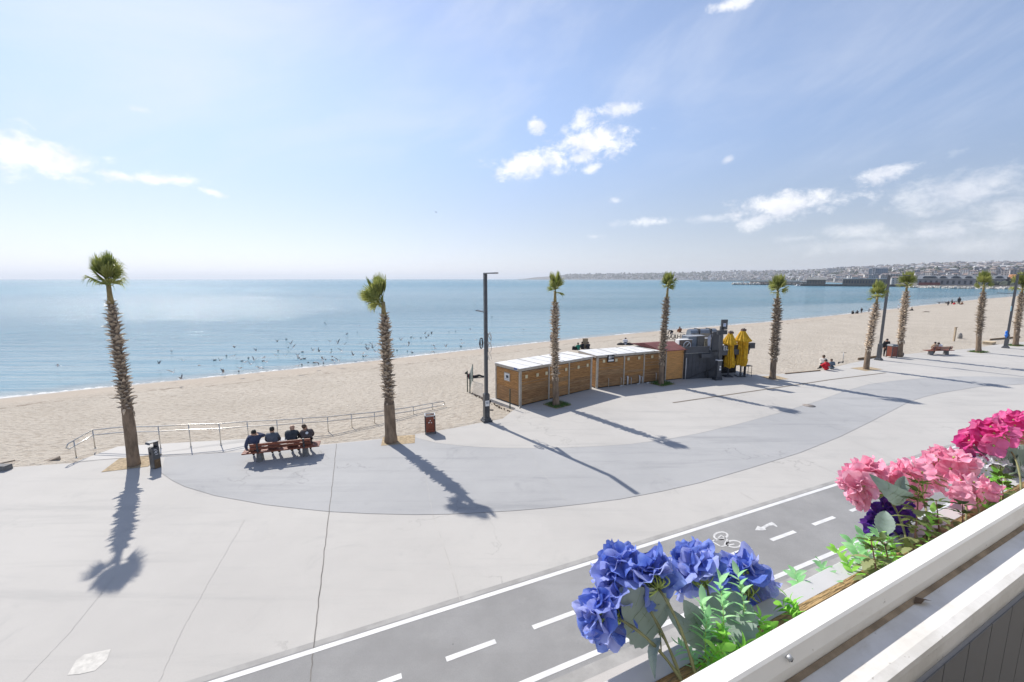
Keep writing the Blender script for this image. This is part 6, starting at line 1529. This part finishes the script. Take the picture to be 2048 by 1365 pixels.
# ------------------------------------------------------------------ flowers
def petal_mat(name, c1, c2, c3, trans=.4):
    m = bpy.data.materials.new(name); m.use_nodes = True; nt = m.node_tree; b = nt.nodes['Principled BSDF']; out = nt.nodes['Material Output']
    b.inputs['Roughness'].default_value = .55; b.inputs['Specular IOR Level'].default_value = .3
    t = N(nt, 'ShaderNodeTexCoord'); n = N(nt, 'ShaderNodeTexNoise'); n.inputs['Scale'].default_value = 55.0; n.inputs['Detail'].default_value = 4; nt.links.new(t.outputs['Object'], n.inputs['Vector'])
    oi = N(nt, 'ShaderNodeObjectInfo')
    c = mixcol(nt, maprange(nt, n.outputs['Fac'], .35, .68), c1, c2)
    c = mixcol(nt, maprange(nt, oi.outputs['Random'], .45, 1.0, 0, .8), c, c3)
    # paler towards the middle of each floret, as the fabric is printed
    ln = N(nt, 'ShaderNodeVectorMath', operation='LENGTH'); nt.links.new(t.outputs['Object'], ln.inputs[0])
    c = mixcol(nt, maprange(nt, ln.outputs['Value'], .004, .020, .30, 0), c, tuple(min(1, x * 1.2 + .12) for x in c2))
    nt.links.new(c, b.inputs['Base Color'])
    wv = N(nt, 'ShaderNodeTexNoise'); wv.inputs['Scale'].default_value = 120.0; nt.links.new(t.outputs['Object'], wv.inputs['Vector'])
    bp = N(nt, 'ShaderNodeBump'); bp.inputs['Strength'].default_value = .5; bp.inputs['Distance'].default_value = .003; nt.links.new(wv.outputs['Fac'], bp.inputs['Height']); nt.links.new(bp.outputs[0], b.inputs['Normal'])
    tr = N(nt, 'ShaderNodeBsdfTranslucent'); nt.links.new(c, tr.inputs['Color']); mx = N(nt, 'ShaderNodeMixShader'); mx.inputs[0].default_value = trans
    nt.links.new(b.outputs[0], mx.inputs[1]); nt.links.new(tr.outputs[0], mx.inputs[2]); nt.links.new(mx.outputs[0], out.inputs['Surface']); return m
PM = {'blue': petal_mat('blue_petals', (.09, .16, .57), (.24, .34, .80), (.52, .56, .92)), 'pink': petal_mat('pink_petals', (.82, .23, .38), (.92, .44, .58), (.96, .62, .74)), 'magenta': petal_mat('magenta_petals', (.62, .025, .22), (.80, .10, .36), (.86, .26, .50)),
      'purple': petal_mat('purple_petals', (.06, .02, .22), (.12, .05, .40), (.26, .08, .44)), 'white': petal_mat('white_petals', (.74, .75, .76), (.80, .80, .80), (.78, .78, .82))}
M_stem = pmat('flower_stem', (.20, .20, .09), .6, .25, 30); M_pedi = pmat('pedicel', (.36, .46, .13), .55, .2, 40)
M_bigleaf = leaf_mat('hydrangea_leaf', (.19, .26, .22), (.30, .37, .33), .2, .4, .6)
M_lime = leaf_mat('lime_leaflet', (.26, .66, .08), (.50, .86, .20), .55, .4, .45)
M_mint = leaf_mat('mint_leaflet', (.30, .68, .28), (.58, .86, .52), .55, .4, .45)
M_weed = leaf_mat('nettle_leaf', (.13, .17, .05), (.34, .37, .17), .35, .5, .6)
M_weedtop = leaf_mat('nettle_top', (.05, .085, .015), (.10, .15, .03), .3, .4, .6)
M_weedstem = pmat('nettle_stem', (.20, .10, .07), .7, .3, 40)
def floret_mesh(seed, mat):
    """four broad ruffled petals round a small centre, about 6 cm across, opening towards +Z"""
    rn2 = random.Random(seed); m = MB()
    for k in range(4):
        a0 = k * math.pi / 2 + rn2.uniform(-.15, .15); L_ = rn2.uniform(.026, .033); W_ = L_ * rn2.uniform(1.0, 1.18); cup = rn2.uniform(.05, .55); vs = []; nu, nv = 8, 7
        ru = rn2.uniform(0, 6)
        for i in range(nu):
            t = i / (nu - 1)
            for j in range(nv):
                s_ = (j / (nv - 1) - .5) * 2; wid = W_ / 2 * 1.08 * math.sin(math.pi * (.05 + .60 * t ** .85))
                r = .003 + L_ * t * (1 - .40 * s_ * s_ * t * t); z = cup * r * .6 + .006 * t * t + .0032 * math.sin(s_ * 4.2 + ru + t * 3) * t * 1.3 - .004 * s_ * s_ * t 
                x, y = r, s_ * wid; vs.append((x * math.cos(a0) - y * math.sin(a0), x * math.sin(a0) + y * math.cos(a0), z))
        m.add(vs, [(i * nv + j, (i + 1) * nv + j, (i + 1) * nv + j + 1, i * nv + j + 1) for i in range(nu - 1) for j in range(nv - 1)], 0, True)
    m.ellipsoid((0, 0, .003), (.0032, .0032, .003), 6, 4, 1)
    return m.mesh('floret', [mat, M_pedi])
FL = {k: [floret_mesh(i * 7 + j, v) for j in range(5)] for i, (k, v) in enumerate(PM.items())}
def big_leaf_mesh(seed, L_=.115, W_=.075, curl=.2):
    """ovate toothed leaf from the origin along +Y"""
    rn2 = random.Random(seed); m = MB(); nu = 17; vs = []; rows = []
    for i in range(nu):
        t = i / (nu - 1); w = W_ / 2 * (math.sin(math.pi * t ** .78) ** .8) + .0006
        tooth = 1 + (.055 if i % 2 else -.03); z = -curl * L_ * (t - .35) ** 2 * 1.6 + .002 * math.sin(t * 9 + seed)
        for s_ in (-1, -.55, 0, .55, 1):
            ww = w * abs(s_) * (tooth if abs(s_) == 1 else 1); zz = z + abs(s_) * w * .32 - (.0016 if (i % 3 == 0 and abs(s_) == .55) else 0)
            vs.append((math.copysign(ww, s_) if s_ else 0, t * L_ + (.003 * abs(s_)), zz))
    m.add(vs, [(i * 5 + j, i * 5 + j + 1, (i + 1) * 5 + j + 1, (i + 1) * 5 + j) for i in range(nu - 1) for j in range(4)], 0, True)
    m.tube([(0, -.022, -.004), (0, 0, vs[2][2]), (0, L_ * .5, vs[8 * 5 + 2][2] - .0008), (0, L_ * .95, vs[15 * 5 + 2][2] - .0006)], [.0017, .0016, .0011, .0004], 5, 1)
    for k in (3, 5, 7, 9, 11):
        for s_ in (0, 4):
            m.tube([Vector(vs[k * 5 + 2]) - Vector((0, 0, .0004)), Vector(vs[(k + 1) * 5 + (1 if s_ == 0 else 3)]) - Vector((0, 0, .0003)), Vector(vs[(k + 2) * 5 + s_]) * .96 + Vector(vs[(k + 2) * 5 + 2]) * .04], [.0007, .0005, .0002], 4, 1)
    return m.mesh('leaf', [M_bigleaf, pmat('leaf_vein', (.20, .26, .17), .6)])
LEAVES = [big_leaf_mesh(1), big_leaf_mesh(2, .12, .07, .5), big_leaf_mesh(3, .10, .08, .1)]
def pix(u, v, n):
    """point on the sight line (u, v) at outward distance n from the eye's vertical plane along the parapet"""
    r_ = ray(u, v); return PAR_O + r_ * (n / r_.dot(b_n))
def bez(a, b_, c, k=8): return [a * (1 - t) ** 2 + b_ * 2 * t * (1 - t) + c * t * t for t in [i / k for i in range(k + 1)]]
def hydrangea(color, label, head_px, n_out, r_px, root_s, root_n, axis, count, seed, leaves=(), cover=-.15, squash=1.0):
    rn2 = random.Random(seed); C0 = pix(head_px[0], head_px[1], n_out); zc = (C0 - PAR_O).dot(Vector((0, _c, -_s))); rad_ = max(.024, r_px / F_PX * zc - .024)
    root = BP(root_s, root_n, HB + .05); T = thing('hydrangea_stem', label, 'artificial flower', root, 0, 'artificial hydrangeas in the window box')
    ax = (b_al * axis[0] + b_n * axis[1] + Vector((0, 0, axis[2]))).normalized()
    neck = C0 - ax * rad_ * .55
    mid = root.lerp(neck, .55) + Vector((0, 0, .05)) - ax * .02
    m = MB(); pts = bez(root, mid, neck, 12); m.tube([p - root for p in pts], [.0028 + .0006 * math.sin(i * 2.1) for i in range(13)], 7); stem = part('stem', m, M_stem, T)
    count = max(12, int(count * .58)); m = MB(); ends = []
    for i in range(count):
        # even cover of a cap round the axis
        z = 1 - (i + .5) / count * (1 - cover); q = math.sqrt(max(0, 1 - z * z)); a = i * 2.39996 + rn2.uniform(-.25, .25)
        x_ = ax.orthogonal().normalized(); y_ = ax.cross(x_); d = (x_ * q * math.cos(a) + y_ * q * math.sin(a) + ax * z).normalized()
        pos_ = C0 + d * rad_ * rn2.uniform(.72, .98) * squash; ends.append((pos_, d))
        if True:
            m_ = neck.lerp(pos_, .6) + Vector((rn2.uniform(-.03, .03), rn2.uniform(-.03, .03), rn2.uniform(-.03, .03))) - ax * .012; m.tube([p - root for p in bez(neck, m_, pos_ - d * .004, 7)], .0014, 4)
    hd = part('flower_head', m, M_pedi, T)
    for i, (pos_, d) in enumerate(ends):
        y_ = d.orthogonal().normalized(); dd_ = (d + Vector((rn2.uniform(-.45, .45), rn2.uniform(-.45, .45), rn2.uniform(-.45, .45)))).normalized(); x_ = y_.cross(dd_).normalized(); y_ = dd_.cross(x_)
        M3 = Matrix((x_, y_, dd_)).transposed().to_4x4() @ Matrix.Rotation(rn2.uniform(0, 6.28), 4, 'Z'); s_ = rn2.uniform(.8, 1.12) * (1.32 if r_px > 50 else .95)
        o = link(bpy.data.objects.new('floret', FL[color][i % 5]), hd); o.matrix_basis = Matrix.Translation(pos_ - root) @ M3 @ Matrix.Diagonal((s_, s_, s_ * rn2.uniform(.8, 1.3), 1))
    for (lu, lv, ln_, tipu, tipv, tipn, roll, size, k) in leaves:
        a = pix(lu, lv, ln_); tp_ = pix(tipu, tipv, tipn); d = (tp_ - a); Ld = d.length; d.normalize()
        view = (PAR_O - a).normalized(); up_ = view - d * view.dot(d); up_.normalize(); x_ = d.cross(up_); M3 = Matrix((x_, d, up_)).transposed().to_4x4() @ Matrix.Rotation(roll, 4, 'Y'); s_ = Ld / .115
        o = link(bpy.data.objects.new('leaf', LEAVES[k]), T); o.matrix_basis = Matrix.Translation(a - root) @ M3 @ Matrix.Diagonal((s_ * size, s_, s_, 1))
        near_ = min(pts, key=lambda p: (p - a).length); mm = MB(); mm.tube([p - root for p in bez(near_, near_.lerp(a, .5) + Vector((0, 0, .008)), a, 5)], .0013, 5); part('leaf_stalk', mm, M_stem, T)
    return T
def s_at(u, n, h):
    """position along the parapet of image column u on the line (n, h)"""
    lo, hi = -1.5, 6.9
    for _ in range(40):
        md = (lo + hi) / 2
        if project(BP(md, n, h))[0] < u: lo = md
        else: hi = md
    return lo
hydrangea('blue', 'blue hydrangea drooping outermost over the box, its lowest head', (1218, 1230), .56, 54, s_at(1405, .43, HB), .43, (-.35, .85, -.15), 30, 1, [(1320, 1267, .53, 1252, 1187, .55, .15, 1.35, 0)], -.1)
hydrangea('blue', 'blue hydrangea with a broad grey-green leaf hanging below it', (1246, 1152), .60, 57, s_at(1392, .43, HB), .43, (-.25, .8, .35), 40, 2, [(1318, 1270, .50, 1300, 1335, .47, .6, .55, 1)], .0)
hydrangea('blue', 'blue hydrangea seen from beneath with curling green stalks', (1308, 1166), .55, 53, s_at(1412, .43, HB), .43, (.1, .9, .15), 34, 3, [(1440, 1296, .46, 1345, 1242, .50, -.5, .62, 1)], .15)
hydrangea('blue', 'blue hydrangea topmost of the cluster behind lime leaflets', (1400, 1150), .57, 57, s_at(1425, .43, HB), .43, (0, .8, .55), 40, 4, [(1441, 1295, .46, 1475, 1178, .50, -.12, 1.25, 0)], .1)
hydrangea('blue', 'blue hydrangea on the road side with pale lilac petals and a serrated leaf', (1490, 1172), .55, 57, s_at(1450, .43, HB), .43, (.45, .75, .3), 42, 5, [(1400, 1258, .49, 1366, 1196, .51, .2, .8, 2)], .0)
hydrangea('pink', 'pale pink hydrangea with curling yellow stalks above the nettles', (1744, 974), .58, 57, s_at(1830, .43, HB), .43, (-.35, .85, .35), 42, 6, [(1795, 988, .50, 1812, 948, .50, .3, .75, 2), (1822, 1004, .48, 1768, 976, .50, -.35, .7, 1)], .15)
hydrangea('pink', 'pale pink hydrangea behind the tall nettle', (1818, 975), .55, 58, s_at(1850, .43, HB), .43, (0, .9, .4), 36, 7, [(1766, 1072, .47, 1772, 1020, .49, .1, .85, 0)], -.1)
hydrangea('pink', 'large-petalled pink hydrangea leaning against the rail', (1903, 947), .54, 58, s_at(1930, .43, HB), .43, (.2, .75, .6), 34, 8, [], -.2)
hydrangea('pink', 'pink hydrangea resting low on the white rail', (1945, 990), .47, 46, s_at(1960, .43, HB), .43, (.3, .4, .6), 26, 9, [], -.2)
hydrangea('magenta', 'deep magenta hydrangea with a long grey leaf in front', (1988, 885), .58, 52, s_at(2046, .43, HB), .43, (-.2, .9, .3), 44, 10, [(2060, 935, .50, 1993, 905, .55, .3, .8, 1)], -.25)
hydrangea('magenta', 'deep magenta hydrangea highest of the row', (2040, 868), .60, 56, s_at(2065, .43, HB), .43, (.1, .85, .5), 46, 11, [], -.2)
hydrangea('purple', 'violet hydrangea hidden under the pink heads', (1795, 1035), .53, 46, s_at(1835, .43, HB), .43, (-.2, .8, .1), 34, 12, [], -.4)
hydrangea('purple', 'violet hydrangea hanging lowest over the box rim', (1762, 1055), .56, 36, s_at(1820, .43, HB), .43, (-.3, .8, -.2), 24, 13, [], -.4)
hydrangea('purple', 'violet hydrangea peeping between pink and white petals', (1950, 938), .60, 32, s_at(2000, .43, HB), .43, (.3, .8, .2), 20, 14, [], -.4)
hydrangea('white', 'white hydrangea below the magenta heads', (1985, 935), .56, 38, s_at(2020, .43, HB), .43, (.1, .8, .4), 26, 15, [], -.3)
hydrangea('white', 'white hydrangea beyond the pink heads', (1948, 915), .66, 32, s_at(2000, .43, HB), .43, (-.1, .8, .5), 20, 16, [], -.3)
hydrangea('white', 'white hydrangea close above the rail beside violet petals', (2030, 955), .52, 34, s_at(2050, .43, HB), .43, (.2, .7, .5), 20, 17, [(2035, 945, .50, 2075, 930, .52, .2, .8, 0)], -.3)
# ------------------------------------------------------------------ leafy sprigs
def leaflet_mesh(L_, W_, mat, fold=.3, teeth=0):
    m = MB(); nu = 9 if not teeth else 11; vs = []
    for i in range(nu):
        t = i / (nu - 1); w = W_ / 2 * math.sin(math.pi * t ** .8) ** .85 + .0003; k = 1 + (teeth if i % 2 else -teeth * .6)
        z = -.25 * L_ * (t - .2) ** 2
        vs += [(-w * k, t * L_ + (teeth * .004 if i % 2 else 0), z + w * fold), (0, t * L_, z), (w * k, t * L_ + (teeth * .004 if i % 2 else 0), z + w * fold)]
    m.add(vs, [(i * 3 + j, i * 3 + j + 1, (i + 1) * 3 + j + 1, (i + 1) * 3 + j) for i in range(nu - 1) for j in range(2)], 0, True); return m.mesh('leaflet', mat)
LF = {'lime': leaflet_mesh(.030, .013, M_lime), 'mint': leaflet_mesh(.032, .014, M_mint), 'weed': leaflet_mesh(.042, .027, M_weed, .2, .25), 'weedtop': leaflet_mesh(.026, .014, M_weedtop, .4, .22)}
def sprig(label, root, tip, kind, n, seed, size=1.0, bow=.03, fam='artificial plant'):
    rn2 = random.Random(seed); T = thing('leafy_sprig', label, fam, root, 0, 'leafy sprigs in the window box')
    mid = root.lerp(tip, .5) + Vector((rn2.uniform(-bow, bow), rn2.uniform(-bow, bow), bow)); pts = bez(root, mid, tip, 10); m = MB(); m.tube([p - root for p in pts], [.0014 - .0009 * i / 10 for i in range(11)], 5); part('stem', m, M_pedi, T)
    for i in range(n):
        f = .25 + .75 * i / (n - 1); k = min(9, int(f * 10)); p = pts[k].lerp(pts[min(10, k + 1)], f * 10 - k); d = (pts[min(10, k + 1)] - pts[k]).normalized()
        a = i * 2.1 + rn2.uniform(-.4, .4); x_ = d.orthogonal().normalized(); y_ = d.cross(x_); o_ = (x_ * math.cos(a) + y_ * math.sin(a)); ld = (o_ + d * rn2.uniform(.2, 1.0)).normalized()
        if i == n - 1: ld = d
        nrm_ = (d - ld * d.dot(ld)); nrm_ = nrm_.normalized() if nrm_.length > .05 else ld.orthogonal().normalized(); xx = ld.cross(nrm_); s_ = size * rn2.uniform(.7, 1.25)
        o = link(bpy.data.objects.new('leaflet', LF[kind]), T); o.matrix_basis = Matrix.Translation(p - root) @ Matrix((xx, ld, nrm_)).transposed().to_4x4() @ Matrix.Diagonal((s_, s_, s_, 1))
    return T
SPR = [((1430, 1330), (1415, 1235), 'mint', 16, .43, .47), ((1440, 1325), (1440, 1165), 'mint', 20, .43, .50), ((1455, 1320), (1405, 1205), 'mint', 14, .43, .50), ((1470, 1310), (1475, 1150), 'mint', 16, .43, .50), ((1400, 1350), (1362, 1290), 'mint', 10, .43, .49),
       ((1480, 1300), (1520, 1235), 'lime', 16, .43, .45), ((1500, 1290), (1540, 1255), 'lime', 16, .43, .44), ((1460, 1315), (1490, 1290), 'lime', 18, .43, .43), ((1430, 1335), (1445, 1300), 'lime', 16, .43, .43), ((1515, 1275), (1500, 1245), 'mint', 12, .43, .46),
       ((1590, 1235), (1575, 1195), 'lime', 18, .43, .47), ((1600, 1228), (1560, 1208), 'lime', 14, .43, .47), ((1470, 1305), (1440, 1260), 'lime', 14, .43, .46),
       ((1660, 1150), (1590, 1145), 'mint', 12, .44, .55), ((1690, 1130), (1640, 1125), 'mint', 14, .44, .55), ((1715, 1118), (1668, 1095), 'lime', 16, .44, .55), ((1735, 1110), (1700, 1080), 'mint', 16, .44, .54), ((1755, 1100), (1725, 1070), 'mint', 16, .44, .53), ((1770, 1090), (1755, 1062), 'mint', 14, .44, .52), ((1760, 1110), (1745, 1085), 'lime', 16, .43, .48), ((1790, 1085), (1775, 1068), 'lime', 14, .43, .47),
       ((1992, 975), (1975, 957), 'lime', 14, .43, .50), ((2005, 965), (1998, 948), 'lime', 12, .43, .48), ((1850, 1055), (1865, 1025), 'lime', 14, .43, .44)]
for i, (a, t_, kind, n, n0, n1) in enumerate(SPR):
    u = a[0]; where = 'among the blue hydrangea stems' if u < 1530 else 'behind the wood lining past the blue hydrangeas' if u < 1620 else 'spilling over the white rim before the violet petals' if u < 1800 else 'between the nettle and the rail' if u < 1900 else 'beside the white petals'
    n = int(n * 1.6)
    sprig(('mint green' if kind == 'mint' else 'lime green') + ' leafy sprig ' + where, BP(s_at(u, n0, HB + .03), n0, HB + .05), pix(t_[0], t_[1], n1), kind, n, 100 + i, .82)
def nettle(label, u_root, tip_px, n_tip, seed, tiers):
    rn2 = random.Random(seed); root = BP(s_at(u_root, .42, HB), .42, HB + .05); tip = pix(*tip_px, n_tip); T = thing('nettle', label, 'weed', root, 0, 'nettles in the window box')
    pts = bez(root, root.lerp(tip, .5) + Vector((.006, 0, .01)), tip, 12); m = MB(); m.tube([p - root for p in pts], [.0026 - .0014 * i / 12 for i in range(13)], 6); part('stem', m, M_weedstem, T)
    for i in range(tiers):
        f = .28 + .72 * i / (tiers - 1); k = min(11, int(f * 12)); p = pts[k].lerp(pts[k + 1], f * 12 - k); d = (pts[k + 1] - pts[k]).normalized(); x_ = d.orthogonal().normalized(); y_ = d.cross(x_)
        top_ = f > .8; cnt = 7 if top_ else 5
        for j in range(cnt):
            a = i * .9 + j * 2 * math.pi / cnt + rn2.uniform(-.3, .3); o_ = x_ * math.cos(a) + y_ * math.sin(a); ld = (o_ + d * (rn2.uniform(.1, .8) if top_ else rn2.uniform(-.8, .2))).normalized(); nrm_ = d - ld * d.dot(ld); nrm_.normalize(); s_ = rn2.uniform(.75, 1.25) * (1 - .25 * f)
            q = p + o_ * .006; o = link(bpy.data.objects.new('leaf', LF['weedtop' if top_ else 'weed']), T); o.matrix_basis = Matrix.Translation(q - root) @ Matrix((ld.cross(nrm_), ld, nrm_)).transposed().to_4x4() @ Matrix.Diagonal((s_, s_ * 1.1, s_, 1))
nettle('tall nettle with reddish stem before the pale pink heads', 1822, (1838, 968), .47, 1, 9)
nettle('nettle half hidden behind the tall one under pink petals', 1885, (1872, 1003), .46, 2, 7)
nettle('small nettle growing at the end of the wood lining', 1762, (1742, 1082), .46, 3, 6)
nettle('short bushy nettle beside the small one', 1790, (1768, 1085), .45, 4, 5)
nettle('low nettle leaning on the rail under the large pink petals', 1925, (1925, 1010), .44, 5, 5)
nettle('nettle beside the white petals close above the rail', 2010, (2003, 955), .47, 6, 5)
